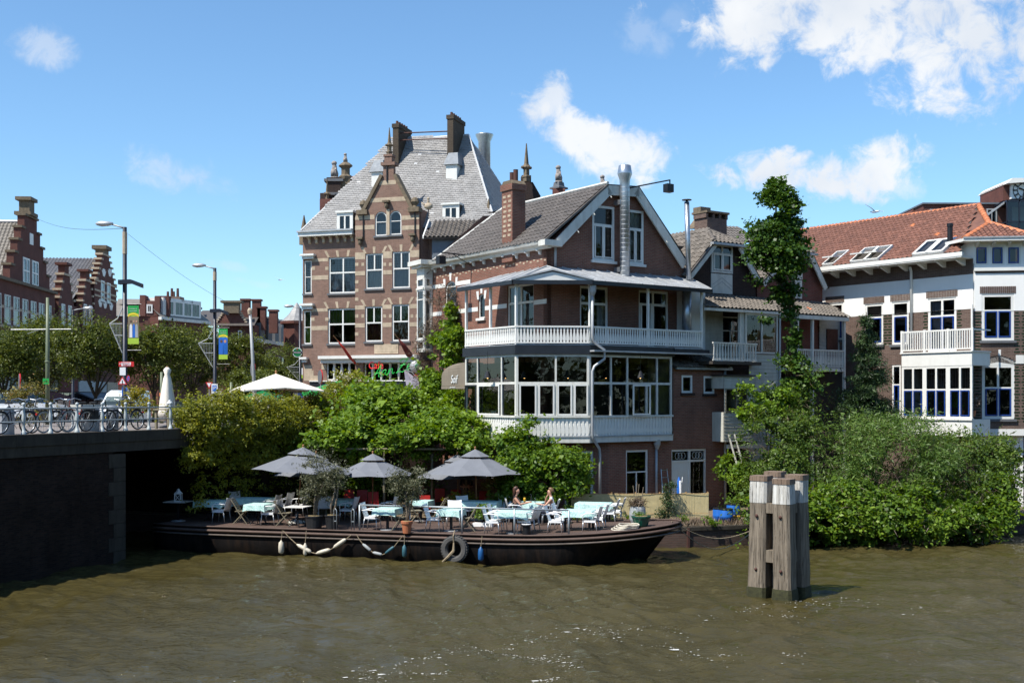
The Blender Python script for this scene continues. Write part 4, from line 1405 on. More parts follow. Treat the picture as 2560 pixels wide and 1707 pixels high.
 pipe([PF.p(uR+.1,gR[1]-.05,.12),PF.p(uR+.35,zw+.3,.12),PF.p(uR+.4,zw,.12)])
 so=PF.off(.5)
 us=so.u(1722)
 base=so.p(us,so.z(1722,700))
 top=at(1717,505,base.y)
 st=MB().tube([base,top],.11,10).build('stove_pipe',M['galv'],h,smooth=True)
 MB().lathe(top,[(.05,0),(.05,.06),(.22,.07),(.2,.1),(.02,.13)],12).build('cap',M['iron'],st)
 A,B,Cc=at(1044,HY,53.6),at(1061,HY,53.0),at(1080,HY,53.2)
 orl=MB()
 zo0,zo1=E+(HY-880)/F*53.2,E+(HY-655)/F*53.2
 for p,q in((A,B),(B,Cc)):
  pl=Pl(p,q-p)
  L=(q-p).length
  z_a,z_b=E+(HY-848)/F*53.2,E+(HY-724)/F*53.2
  window(pl,(0.0,L,z_a,z_b),h,((.82,1,'glass'),(1,1,'glass')),sill=None,fw=.07,c=0,curtain='curtain_white' if p is B else None,name='oriel_window')
  window(pl,(0.0,L,z_b+.08,z_b+.55),h,((1,1,'glass'),),sill=None,fw=.09,c=0,name='oriel_window')
  window(pl,(0.0,L,zo0+.1,z_a-.06),h,((1,1,'glass'),),sill=None,fw=.07,c=0,name='oriel_window')
  orl.box(pl,-.02,L+.02,z_b,z_b+.08,-.1,.08).box(pl,-.02,L+.02,z_a-.06,z_a,-.1,.08).box(pl,-.02,L+.02,zo0,zo0+.1,-.1,.06).box(pl,-.02,L+.02,z_b+.55,zo1-.28,-.1,.03)
  orl.box(pl,-.25,L+.1,zo1-.28,zo1-.16,-.1,.18).box(pl,-.35,L+.1,zo1-.16,zo1+.05,-.1,.34)
 orl.box(Pl(A,B-A),0,.7,zo0,zo1,-1.2,-.25)
 orl.build('oriel',M['white_old'],h)
 pd=Pl(at(1080,HY,55.2),(1,-.08))
 u0,u1=0,pd.u(1186)
 za,zb=pd.z(1120,655),pd.z(1120,594)
 MB().box(pd,u0,u1,za-.6,zb,-2.0,0).build('dormer_wall',M['lead'],h)
 tiled(h,[pd.p(pd.u(1062),zb-.02,.3),pd.p(pd.u(1207),zb-.02,.3),pd.p(pd.u(1225),zb+1.0,-1.5),pd.p(pd.u(1075),zb+1.0,-1.5)],'tile_lichen',.21,.27,150,rise=.07,roofname='dormer_roof')
 MB().prism(Fr(pd.p(pd.u(1062),0),pd.N,Z,pd.U),[(.34,zb-.08),(.34,zb+.04),(-1.5,zb+1.1),(-1.5,zb+.95)],-.06,.0).build('verge_board',M['white'],h)
 an=T('door_canopy','taupe rounded canvas door canopy with white lettering on the corner restaurant','canopy',tuple(PLb.p(uB0-.1,E-.3,0)))
 ca=PL.off(1.5)
 q0,q1=ca.p(ca.u(1104),0),ca.p(ca.u(1163),0)
 pa=Pl(q0,q1-q0)
 W=(q1-q0).length
 zl,zt=pa.z(1130,972),pa.z(1160,906)
 rings=[]
 prof=[(1-math.cos(t*math.pi/2/5),math.sin(t*math.pi/2/5))for t in range(6)]
 zval=zl+.13
 m=MB()
 rr=[]
 for t in range(7):
  a=t/6*math.pi/2
  inset=W*.86*(1-math.cos(a))
  z=zval+.42+(zt-zval-.42)*math.sin(a)if t else zval+.42
  rr.append([pa.p(inset*.98,z,-.9+.0),pa.p(inset*.98,z,.0-inset*.08),pa.p(W,z,0),pa.p(W,z,-.9)])
 m.loft([[pa.p(0,zval,-.9),pa.p(0,zval,0),pa.p(W,zval,0),pa.p(W,zval,-.9)]]+rr,cap=False,closed=False)
 m.build('canvas',M['canvas_taupe'],an)
 MB().box(pa,-.01,W+.01,zl,zval-.01,-.9,.01).build('valance',M['canvas_taupe'],an)
 lettering('Soif',.48,pa,W*.56,zval+.26,.03,M['sign_white'],an,sx=.72,shear=.18)
 lettering('eten drinken',.085,pa,W*.5,(zl+zval)/2,.03,M['sign_white'],an)
 for i,(px,py)in enumerate(((1219,945),(1264,945),(1311,945),(1515,945),(1601,945),(1420,945))):
  p=at(px,py,46.2 if px<1475 else 46.4)
  la=T('pendant_lamp','small dark pendant lamp behind the bay glass, %s from the corner canopy'%('first','second','third','fifth','sixth','fourth')[i],'lamp',tuple(p),'pendant lamps in the glazed bay')
  MB().lathe(p,[(.16,0),(.15,.03),(.06,.26),(.05,.28)],10).tube([p+Z*.27,Vector((p.x,p.y,Z_HEAD+.2))],.008,4).build('shade',M['iron'],la)
  MB().ball(p+Z*.03,.045).build('bulb',M['bulb'],la)
 return h
build_soif()
# -- the tall cafe building
PK=Pl(at(890,HY,70.7),(.955,-.297))
PB=PK.off(.32)
def stone(pl,h,a,b,z0,z1,c=.012,mt='stone',name='stone_course'):
 MB().box(pl,a,b,z0,z1,-.02,c).build(name,M[mt],h)
def pinnacle(h,p,s=1.0,mt='stone_dark',ball=False):
 m=MB()
 p=Vector(p)
 m.lathe(p,[(.24*s,0),(.26*s,.25*s),(.32*s,.28*s),(.32*s,.36*s),(.2*s,.42*s),(.2*s,.8*s),(.36*s,.95*s),(.22*s,1.1*s),(.16*s,1.2*s),(.03*s,2.6*s)],4)
 for k in range(4):
  a=math.pi/2*k+.4
  m.ball(p+Vector((math.cos(a)*.3*s,math.sin(a)*.3*s,.95*s)),.11*s,seg=6,rings=4)
 return m.build('pinnacle',M[mt],h)
def lion(h,p,s=1.0,name='lion_statue',mt='statue'):
 m=MB()
 p=Vector(p)
 m.box(Fr(p,X,Y,Z),-.3*s,.3*s,-.3*s,.3*s,-.12*s,0)
 m.loft([[p+Vector((math.cos(2*math.pi*k/8)*rx*s+ox*s,math.sin(2*math.pi*k/8)*ry*s,z*s))for k in range(8)]for z,rx,ry,ox in((0,.26,.26,.02),(.3,.27,.24,.03),(.6,.2,.19,0),(.9,.19,.18,-.03),(1.05,.15,.15,-.04))])
 m.ball(p+Vector((-.05*s,0,1.15*s)),.23*s,.22*s,.2*s,8,6)
 m.ball(p+Vector((-.13*s,-.12*s,1.12*s)),.1*s,.1*s,.09*s,6,4)
 m.tube([p+Vector((-.15*s,-.1*s,.75*s)),p+Vector((-.24*s,-.18*s,.4*s)),p+Vector((-.22*s,-.2*s,.02*s))],.08*s,6)
 m.tube([p+Vector((.1*s,-.12*s,.75*s)),p+Vector((.1*s,-.25*s,.4*s)),p+Vector((.05*s,-.22*s,.02*s))],.08*s,6)
 m.box(Fr(p+Vector((-.07*s,-.26*s,.4*s)),X,Z,-Y),-.15*s,.15*s,-.25*s,.22*s,-.02,.04)
 return m.build(name,M[mt],h,smooth=True)
def build_cafe():
 h=T('cafe_building','tall brown brick cafe building with sandstone bands, pointed gable and steep slate roof','building',tuple(PK.p(0,3.9,0)))
 G=3.4
 zE=PK.z(800,587)
 uL,uM,uR=PK.u(757),PK.u(890),PK.u(1052)
 w2,w1=WR(PK,822,643,893,733),WR(PK,820,771,893,859)
 c2,c1=WR(PK,760,651,779,734),WR(PK,759,776,778,860)
 wg=WR(PK,817,906,893,950)
 w=MB()
 wall_mesh(w,PK,rect(uL,uM+.7,G,zE),[rect(*q)for q in(w2,w1,c2,c1,wg)],0,.2)
 b2a,b2b=WR(PB,914,634,957,722),WR(PB,981,629,1024.5,720)
 b1a,b1b=WR(PB,913,766,955.5,854),WR(PB,980,761,1023,852.5)
 ga,gb=WR(PB,937.5,529,967.5,589.6),WR(PB,974,526.6,1003.5,587)
 uBL,uBR=PB.u(888),PB.u(1048)
 zs=PB.z(968,533)
 sl,sr=PB.uz(912,529),PB.uz(1028,525)
 nl,nr=PB.uz(958,440),PB.uz(984,439)
 zn=PB.z(970,405)
 gsh=PB.z(968,906)
 outl=[(uBL,G),(uBR,G),(uBR,zs),sr,nr,(nr[0],zn),(nl[0],zn),nl,sl,(uBL,zs)]
 gs=(uBL+.5,uBR-.25,PB.z(968,960),gsh)
 wall_mesh(w,PB,outl,[rect(*q)for q in(b2a,b2b,b1a,b1b)]+[arch_poly(ga,.5),arch_poly(gb,.5),rect(*gs)],0,.3)
 w.quad(PB.p(uBR,G),PB.p(uBR,G,-3),PB.p(uBR,zs+.2,-3),PB.p(uBR,zs+.2))
 w.quad(PB.p(uBL,G,-.4),PB.p(uBL,G),PB.p(uBL,zs),PB.p(uBL,zs,-.4))
 w.quad(PK.p(uBR,G,-1.2),PK.p(PK.u(1226),G,-1.2),PK.p(PK.u(1226),zE,-1.2),PK.p(uBR,zE,-1.2))
 uX=PK.u(1226)
 w.quad(PK.p(uX,G,-1.2),PK.p(uX,G,-11),PK.p(uX,zE,-11),PK.p(uX,zE,-1.2))
 w.quad(PK.p(uL,G,-11),PK.p(uL,G,0),PK.p(uL,zE,0),PK.p(uL,zE,-11))
 w.quad(PK.p(uX,G,-11),PK.p(uL,G,-11),PK.p(uL,zE,-11),PK.p(uX,zE,-11))
 w.build('wall',M['brick_cafe'],h)
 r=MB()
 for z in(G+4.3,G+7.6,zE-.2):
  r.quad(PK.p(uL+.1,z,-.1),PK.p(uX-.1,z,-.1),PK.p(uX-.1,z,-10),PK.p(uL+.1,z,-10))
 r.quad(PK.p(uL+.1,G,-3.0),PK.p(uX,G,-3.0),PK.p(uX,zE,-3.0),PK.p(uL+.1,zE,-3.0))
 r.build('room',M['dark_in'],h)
 up2,up1='glass_grey','glass_green'
 window(PK,w2,h,((.58,2,'glass'),(1,2,up2)),fw=.09,mw=.09,curtain=[('curtain_lilac',.0,1,0,.56),('curtain_white',0,1,.58,1)],leading=6)
 window(PK,w1,h,((.56,2,'glass'),(1,2,up1)),fw=.09,mw=.09,curtain=[('curtain_red',.02,.16,0,.58),('lime',.0,1,.57,1)],leading=6)
 for q,cu in((c2,'curtain_white'),(c1,'lime')):
  window(PK,q,h,((.5,1,'glass'),(1,1,up2 if q is c2 else up1)),fw=.08,curtain=cu,leading=5)
 for q,cu in((b2a,'curtain_white'),(b2b,'curtain_lilac')):
  window(PB,q,h,((.54,1,'glass'),(1,2,up2)),fw=.09,mw=.08,curtain=[(cu,0,1,0,.53),('curtain_white',0,1,.54,1)],leading=6)
 for q in(b1a,b1b):
  window(PB,q,h,((.54,1,'glass'),(1,2,up1)),fw=.09,mw=.08,curtain=[('curtain_red',0,1,0,.56),('lime',0,1,.56,1)],leading=6)
 window(PB,ga,h,((.58,1,'glass'),(1,1,up2)),fw=.08,arch=.5,curtain='curtain_white',cfrac=(0,1,.05,.5))
 window(PB,gb,h,((.58,1,'glass'),(1,1,up2)),fw=.08,arch=.5)
 window(PK,wg,h,((1,4,'glass'),),fw=.07,mw=.05,sill=None)
 window(PB,gs,h,((1,6,'glass'),),fw=.06,mw=.05,sill=None,c=-.35)
 for i in range(3):
  u=wg[0]+(wg[1]-wg[0])*(i+1)/4
  zz=[(.07,0),(.09,.05),(.05,.2),(.09,.45),(.1,.6),(.05,.85),(.09,.95),(.11,1)]
  MB().lathe(PK.p(u,wg[2],.02),[(a,b*(wg[3]-wg[2]))for a,b in zz],8).build('window_column',M['white'],h,smooth=True)
 for i in range(5):
  u=gs[0]+(gs[1]-gs[0])*(i+1)/6
  MB().lathe(PB.p(u,gs[2],-.2),[(a,b*(gs[3]-gs[2]))for a,b in zz],8).build('window_column',M['white_old'],h,smooth=True)
 for x0,x1,y0,y1,pl in((755,790,636,648,PK),(754,787,759.5,773.5,PK),(754,772,893,906,PK)):
  q=WR(pl,x0,y0,x1,y1)
  m=MB().box(pl,q[0]+.1,q[1]-.1,q[2],q[2]+(q[3]-q[2])*.6,0,.2).box(pl,q[0],q[1],q[2]+(q[3]-q[2])*.6,q[3],0,.34)
  m.build('cornice',M['white'],h)
 for pl,a,b in((PK,PK.u(806),uM),(PB,uBL-.05,uBR)):
  z0,z1=PB.z(960,906),PB.z(960,888)
  MB().box(pl,a,b,z0,z0+.25,-.02,.25).box(pl,a-.06,b+.04,z0+.25,z1,-.02,.5).build('shop_cornice',M['white'],h)
 for pl,a,b in((PK,PK.u(776),uM),(PB,uBL,uBR+.1)):
  z0,z1=PB.z(960,972),PB.z(960,953)
  MB().box(pl,a,b,z0,z1,-.02,.12).build('shop_fascia',M['black'],h)
  MB().box(pl,a,b,z1,z1+.07,-.02,.18).build('shop_ledge',M['white'],h)
 for y,hh in((650,.2),(694,.26),(775,.2),(820,.26)):
  zz=PK.z(800,y)
  wA=w2 if y<740 else w1
  cA=c2 if y<740 else c1
  stone(PK,h,cA[1]+.02,wA[0]-.03,zz-hh/2,zz+hh/2)
 for x,y in((783,671),(817,671),(782,798),(817,798)):
  q=PK.uz(x,y)
  stone(PK,h,q[0]-.1,q[0]+.12,q[1]-.1,q[1]+.1,name='stone_block')
 for x0,x1,y in((760,780,919),(760,784,932),(760,796,945),(804,816,917)):
  q0,q1=PK.uz(x0,y),PK.uz(x1,y)
  stone(PK,h,q0[0],q1[0],q0[1]-.17,q0[1]+.15,name='stone_block')
 for y,hh,wa,wb in((637,.42,b2a,b2b),(681,.26,b2a,b2b),(767,.26,b1a,b1b),(812,.26,b1a,b1b)):
  zz=PB.z(968,y)
  for a,b in((uBL,wa[0]-.03),(wa[1]+.03,wb[0]-.03),(wb[1]+.03,uBR)):
   stone(PB,h,a,b,zz-hh/2,zz+hh/2)
 for y in(661,705,726,748,790,835):
  for x in(892,1044):
   q=PB.uz(x,y)
   a=uBL if x<950 else uBR-.22
   stone(PB,h,a,a+.22,q[1]-.1,q[1]+.1,name='quoin')
 for x in(907,962,976,1030):
  for y in(661,790):
   q=PB.uz(x,y)
   stone(PB,h,q[0]-.09,q[0]+.09,q[1]-.1,q[1]+.1,name='stone_block')
 for pl,q in((PK,w2),(PK,w1),(PB,b2a),(PB,b2b),(PB,b1a),(PB,b1b)):
  n=4 if pl is PK else 3
  W=q[1]-q[0]
  for i in range(n):
   t=i/(n-1)
   a=q[0]+W*t
   d=(t-.5)*.45
   MB().prism(pl,[(a-.07,q[3]+.02),(a+.07,q[3]+.02),(a+.09+d,q[3]+.42),(a-.09+d,q[3]+.42)],-.02,.014).build('arch_stone',M['stone'],h)
  for i in range(int(W/.085)):
   a=q[0]+.05+W*i/int(W/.085)
   MB().box(pl,a,a+.06,q[3]+.03,q[3]+.33,-.02,.006).build('brick',M['brick_cafe'],h)
 for y,x0,x1 in((545,888,936),(545,1005,1048),(570,888,936),(570,1005,1048),(502,918,1018),(458,948,990)):
  q0,q1=PB.uz(x0,y),PB.uz(x1,y)
  stone(PB,h,max(q0[0],uBL),min(q1[0],uBR),q0[1]-.13,q0[1]+.13)
 q=(ga[1]+gb[0])/2
 stone(PB,h,q-.1,q+.1,ga[2],ga[3]+.1,.06,name='stone_mullion')
 for(a,b)in((sl,nl),(nr,sr)):
  d=Vector((b[0]-a[0],b[1]-a[1],0)).normalized()
  nv=Vector((-d.y,d.x,0))*.2
  MB().prism(PB,[a,b,(b[0]+nv.x,b[1]+nv.y),(a[0]+nv.x,a[1]+nv.y)],-.45,.12).build('coping',M['stone_dark'],h)
 um=(nl[0]+nr[0])/2
 m=MB().box(PB,nl[0]-.12,nr[0]+.12,PB.z(970,414),PB.z(970,406),-.5,.12).box(PB,nl[0]+.1,nr[0]-.1,PB.z(970,406),PB.z(970,392),-.4,.06).box(PB,nl[0]+.05,nr[0]-.05,PB.z(970,392),PB.z(970,386),-.45,.1)
 m.build('gable_neck',M['brick_cafe'],h)
 zf=PB.z(970,388)
 pinnacle(h,PB.p(um,zf,-.15),(PB.z(970,318)-zf)/2.6)
 for x,yb,yt in((907,529,508),(1036,522,498)):
  q=PB.uz(x,yb)
  p=PB.p(q[0],q[1],-.1)
  MB().box(Fr(p,PB.U,PB.N,Z),-.35,.35,-.3,.3,-.2,.08).lathe(p,[(.2,.08),(.12,.2),(.26,.42),(.2,.62),(.03,.72)],8).build('finial',M['stone_dark'],h)
 for x,y0,y1 in((902,611,594),(1033,604,585),(968,519,502)):
  q=WR(PB,x-8,y1,x+8,y0)
  uc=(q[0]+q[1])/2
  MB().box(PB,q[0],q[1],q[3]-.12,q[3],0,.28).ball(PB.p(uc,(q[2]+q[3])/2-.08,.12),.13,.13,.2,8,6).build('carved_mask',M['stone_dark'],h,smooth=False)
 for x,y0,y1 in((909,595,535),(1038,588,530),(968,455,415)):
  q=PB.uz(x,y0)
  MB().box(PB,q[0]-.03,q[0]+.03,q[1],PB.z(x,y1),.03,.08).build('wall_anchor',M['iron'],h)
 q=WR(PB,936,860,996,884)
 pq=MB().box(PB,*q,-.02,.04).build('plaque',M['stone'],h)
 MB().box(PB,q[0]+.1,q[1]-.1,q[2]+.1,q[3]-.1,.03,.055).build('plaque_field',M['stone'],pq)
 MB().box(PK,uL-.1,uM-.05,zE-.12,zE+.12,-.05,.45).build('eaves_board',M['white'],h)
 MB().box(PK,uL-.15,uM-.05,zE+.12,zE+.22,-.05,.55).build('gutter',M['zinc'],h)
 for i in range(7):
  u=uL+.5+(uM-uL-.7)*i/6
  MB().prism(Fr(PK.p(u,0,0),PK.N,Z,PK.U),[(0,zE-.55),(.12,zE-.5),(.14,zE-.3),(.32,zE-.2),(.32,zE-.12),(0,zE-.12)],-.08,.08).build('bracket',M['stone'],h)
 E0,E1=PK.p(uL+.1,zE+.18,.45),PK.p(uX+.1,zE+.18,-.75)
 pr=PK.off(-5.2)
 zr=pr.z(1168,341)
 R0,R1=pr.p(pr.u(988),zr),pr.p(pr.u(1172),zr)
 Eb1,Eb0=PK.p(uX+.1,zE+.18,-11),PK.p(uL+.1,zE+.18,-11)
 base=MB()
 for poly in((E0,E1,R1,R0),(E1,Eb1,R1),(Eb1,Eb0,R0,R1),(Eb0,E0,R0)):
  base.add([q-Z*.03 for q in poly],[tuple(range(len(poly)))])
 roof=base.build('roof',M['slate'],h)
 def slates(A,B,C_,D_,w_,hh,name='slates'):
  U=(B-A).normalized()
  V=((C_-A)-U*(C_-A).dot(U)).normalized()
  N=U.cross(V)
  fr=Fr(A,U,V,N)
  P2=[((q-A).dot(U),(q-A).dot(V))for q in(A,B,C_,D_)]
  rr=random.Random(4)
  main,pale=MB(),MB()
  bm=max(q[1]for q in P2)
  am=max(q[0]for q in P2)
  for j in range(int(bm/hh)):
   for i in range(-1,int(am/w_)+2):
    a,b=i*w_+(j%2)*w_/2,j*hh
    if not inside(P2,a+w_/2,b+hh/2):
     continue
    t=rr.uniform(0,.012)
    k=.012+t
    tgt=pale if rr.random()<.006 else main
    tgt.add([fr.p(a+.006,b-.02,k+.03),fr.p(a+w_-.006,b-.02,k+.03),fr.p(a+w_-.006,b+hh*1.1,k),fr.p(a+.006,b+hh*1.1,k),fr.p(a+.006,b-.02,k),fr.p(a+w_-.006,b-.02,k)],[(0,1,2,3),(4,5,1,0)])
  main.build('slate',M['slate'],roof,kind='stuff')
  if pale.v:
   pale.build('slate',M['slate_new'],roof,kind='stuff',label='pale replacement slates')
 slates(E0,E1,R1,R0,.24,.165)
 slates(E1,Eb1,R1,R1,.24,.165)
 ridge=MB().tube([R0+Z*.05,R1+Z*.05],.1,6).tube([E0+Z*.05,R0+Z*.05],.07,6).tube([E1+Z*.05,R1+Z*.05],.07,6).build('ridge_lead',M['slate_new'],roof)
 a0,a1=PB.p(sl[0]+.2,sl[1]-.1,-.3),PB.p(sr[0]-.1,sr[1]-.1,-.3)
 ap=PB.p(um,nl[1]-.2,-.3)
 bk_=-PB.N*3.0
 MB().quad(a0,ap,ap+bk_,a0+bk_).quad(a1,a1+bk_,ap+bk_,ap).build('bay_roof',M['tile_dark'],h)
 chs=[]
 for x0,x1,yt,yb in((982,996,310,402),(1118,1133,288,386)):
  pc=PK.off(-3.3)
  a,b=pc.u(x0),pc.u(x1)
  zt,zb=pc.z(x0,yt),pc.z(x0,yb)-.6
  c=MB().box(pc,a,b,zb,zt-.25,-2.1,0).box(pc,a-.05,b+.05,zt-.25,zt,-2.15,.05).build('chimney',M['brick_sooty'],h)
  for i in range(5):
   MB().lathe(pc.p((a+b)/2,zt,-.25-i*.38),[(.09,0),(.08,.22)],8).build('chimney_pot',M['rust'],c)
  chs.append((pc,b,a,zt))
 for dz,dz2 in((.55,.95),(1.0,1.4)):
  MB().tube([chs[0][0].p(chs[0][1],chs[0][3]-dz,-.3),chs[1][0].p(chs[1][2],chs[1][3]-dz2,-.3)],.04,6).build('tie_rod',M['rust'],h)
 def on_roof(px,py):
  U=(E1-E0).normalized();V=(R0-E0)
  N=U.cross(V).normalized()
  r_=Vector(((px-CX)/F,1,(HY-py)/F))
  k=(E0-cam.location).dot(N)/r_.dot(N)
  return cam.location+r_*k
 for px,py in((946,470),(1132,452)):
  p=on_roof(px,py)
  f=Fr(p,PK.U,Z,PK.N)
  v=MB().box(f,-.36,.36,-.1,.95,-1.3,.25).build('roof_ventilator',M['white'],h)
  MB().loft([[f.p(a*.5,.95,c)for a,c in((-1,.38),(1,.38),(1,-1.4),(-1,-1.4))],[f.p(a*.3,1.75,c)for a,c in((-1,-.05),(1,-.05),(1,-1.4),(-1,-1.4))]]).build('ventilator_hood',M['lead'],v)
 for x0,x1,y0,y1 in((842,882,532,581),(1106,1148,512,544)):
  p=on_roof((x0+x1)/2,y1)
  f=Pl((p.x,p.y),PK.U)
  f.O+=f.N*.1
  q=WR(f,x0,y0,x1,y1 if x0<900 else y1+14)
  d=MB().box(f,q[0],q[1],q[2],q[3],-2.2,-.12).build('roof_dormer',M['dark_in'],h)
  dd=MB().box(f,q[0]-.05,q[1]+.05,q[3],q[3]+.12,-2.3,.1).build('dormer_roof',M['white'],d)
  window(f,(q[0],q[1],q[2],q[3]),d,((1,2,'glass'),),fw=.2,mw=.1,c=-.03,sill=None)
 for x,yb,yt in((760,588,538),(1222,548,497)):
  pl=PK.off(-.4)if x<900 else PK.off(-1.6)
  q=pl.uz(x,yb)
  zt=pl.z(x,yt)
  p=pl.p(q[0],q[1]-.6,0)
  hh=zt-p.z
  MB().lathe(p,[(.3,0),(.3,hh*.38),(.34,hh*.4),(.22,hh*.46),(.03,hh)],4).build('corner_pinnacle',M['stone_dark'],h)
 ne=T('neon_sign','green and red neon script lettering over the cafe front','sign',tuple(PB.p(0,PB.z(968,940),.3)))
 lettering('Cafe',.62,PB,PB.uz(945,913)[0],PB.z(945,914),.3,M['neon_red'],ne,sx=.85,rot=.02)
 def pts(l,ox,oy,sc,sl_=.0):
  return[PB.p(ox+(x_+y_*.25)*sc,oy+y_*sc+x_*sc*.22,.3)for x_,y_ in l]
 q0=PB.uz(930,947)
 sc=.72
 letters=[(0,[(-.25,.15),(-.1,0),(.1,.1),(.3,.5),(.5,1.0),(.55,1.05),(.55,.5),(.55,.1),(.65,0)]),(0,[(.05,.4),(.3,.38),(.6,.42)]),(.75,[(.4,.5),(.2,.52),(.05,.3),(.12,.05),(.3,.1),(.42,.45),(.42,.1),(.55,0),(.65,.1)]),(1.38,[(0,0),(.05,.5),(.05,.1),(.15,.4),(.3,.5),(.36,.4),(.38,.1),(.5,0),(.6,.1)]),(2.15,[(.1,.95),(.3,1.1),(.7,1.05),(.85,1.1),(.5,.6),(.1,.1),(.0,0),(.3,.05),(.6,-.05),(.85,.1)]),(2.15,[(.2,.55),(.5,.58),(.7,.55)]),(3.05,[(0,.25),(.3,.35),(.28,.5),(.1,.5),(.02,.25),(.12,.02),(.35,.1)]),(3.5,[(.15,.9),(.12,.3),(.15,.02),(.35,.1)]),(3.5,[(0,.6),(.2,.6),(.38,.64)])]
 for ox,l in letters:
  MB().tube(pts([(ox+a,b)for a,b in l],q0[0]+.15,q0[1],sc),.019,6).build('neon_tube',M['neon_green'],ne)
 for i,(xa,ya,xb,yb)in enumerate(((859,842,898,914),(1010,838,1043,905))):
  a,b=PB.uz(xb,yb),PB.uz(xa,ya)
  A,B=PB.p(a[0],a[1],.1),PB.p(b[0],b[1],1.4)
  fg=T('rolled_flag',('rolled red flag on a slanting pole left of the cafe name','rolled red flag on a slanting pole right of the cafe name')[i],'flag',tuple(A),'rolled flags on the cafe front')
  MB().tube([A,B],.03,6).build('pole',M['teak'],fg)
  MB().tube([A.lerp(B,.12)-Z*.1,A.lerp(B,.35)-Z*.12,A.lerp(B,.6)-Z*.02,A.lerp(B,.85)],[.05,.2 if i else.1,.14 if i else.08,.03],8,flat=.5).build('flag',M['red']if not i else M['curtain_red'],fg,smooth=True)
 p=PB.p(PB.uz(1047,917)[0],PB.z(1047,917),.5)
 sg=T('beer_sign','oval grey and green beer sign on the right corner of the cafe','sign',tuple(p))
 MB().ball(p,.36,.2,.36,14,8).build('sign_body',M['zinc'],sg,smooth=True)
 MB().ball(p+Vector((.12,-.1,0)),.25,.12,.24,12,8).build('sign_face',M['heineken'],sg,smooth=True)
 MB().box(Fr(p-Z*.5,X,Z,-Y),-.12,.12,-.06,.06,-.05,.05).build('sign_tag',M['red'],sg)
 return h
build_cafe()
def build_behind():
 h=T('rear_gabled_building','old gabled building behind the cafe roof with stone pinnacles and lions','building',(-8,84,3.4))
 b=MB()
 p1=Pl(at(800,HY,82),(.955,-.297))
 b.box(p1,0,p1.u(905),3.4,p1.z(850,480),-6,0)
 p2=Pl(at(1292,HY,62),(.955,.1))
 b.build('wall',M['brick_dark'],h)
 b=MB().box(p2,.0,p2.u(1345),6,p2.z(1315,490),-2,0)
 b.prism(p2,[(-.1,p2.z(1315,490)),(p2.u(1352),p2.z(1315,490)),(p2.u(1332),p2.z(1315,455)),(p2.u(1300),p2.z(1315,455))],-.7,0)
 b.box(p2,p2.u(1305),p2.u(1328),p2.z(1315,457),p2.z(1315,438),-.6,-.02)
 b.build('wall',M['brick_dark'],h)
 pa=at(1316,440,61.6)
 pinnacle(h,pa-Z*.3,.78)
 for x,yb,yt,d in((1397,470,416,60),(1507,470,440,60)):
  q=at(x,yb,d)
  s=.62 if x<1450 else.55
  zt=at(x,yt,d).z
  f=Fr((q.x,q.y,0),X,Y,Z)
  ph=zt-1.35*s
  MB().box(f,-.32,.32,-.3,.3,q.z-3,ph-.35).build('pedestal',M['brick_red'],h)
  MB().lathe((q.x,q.y,ph-.35),[(.48,0),(.48,.08),(.3,.14),(.26,.35)],4).build('pedestal_cap',M['stone_grey'],h)
  lion(h,(q.x,q.y,ph+.06),s)
 q=at(818,500,80)
 f=Fr((q.x,q.y,0),X,Y,Z)
 MB().box(f,-.45,.45,-.4,.4,8,q.z).build('pier',M['brick_red'],h)
 pinnacle(h,q-Z*.2,(at(818,440,80).z-q.z)/2.6)
 q=at(837,447,81)
 f=Fr((q.x,q.y,0),X,Y,Z)
 MB().box(f,-.5,.5,-.5,.5,8,q.z).build('pier',M['brick_dark'],h)
 for k in range(4):
  z=q.z-.1-k*.95
  MB().box(f,-.66,.66,-.6,.6,z-.18,z).build('stone_step',M['stone_grey'],h)
 lion(h,q+Z*.1,.85)
 q=at(864,450,81)
 f=Fr((q.x,q.y,0),X,Y,Z)
 MB().box(f,-.35,.35,-.35,.35,8,q.z+.0).lathe(q,[(.45,0),(.5,.2),(.4,.3),(.3,.35),(.3,.8),(.5,.95),(.45,1.05),(.25,1.2)],8).build('pier',M['stone_dark'],h)
 lion(h,q+Z*1.2,.5)
 MB().box(Fr((*at(880,HY,83).xy,0),X,Y,Z),-.9,1.8,-.5,.5,8,at(880,452,83).z).build('rear_chimney',M['brick_dark'],h)
 a,b_=at(868,475,84),at(912,475,84)
 MB().quad(a,b_,at(912,441,88),at(868,441,88)).build('roof',M['tile_ridge'],h)
 q=at(1211,420,80)
 t=at(1211,355,80)
 fl=MB().lathe((q.x,q.y,0),[(.42,q.z-4),(.42,t.z),(.62,t.z+.45),(.62,t.z+.5),(.5,at(1211,336,80).z),(.45,at(1211,335,80).z)],14).build('ventilation_flue',M['galv'],h,smooth=True)
 q=at(1071,541,66)
 t=at(1071,497,66)
 v=T('gilt_finial','gilt bird finial on a spike beside the pointed cafe gable','finial',tuple(q))
 MB().tube([q,t-Z*.5],.03,6).build('spike',M['iron'],v)
 m=MB().ball(t-Z*.42,.26,.14,.2,8,6).tube([t-Z*.35,t-Z*.1,t],[.08,.06,.05],6).ball(t,.08)
 m.tube([t-Z*.4-X*.15,t-Z*.2-X*.4],[.08,.02],6)
 m.build('bird',M['stone'],v,smooth=True)
build_behind()
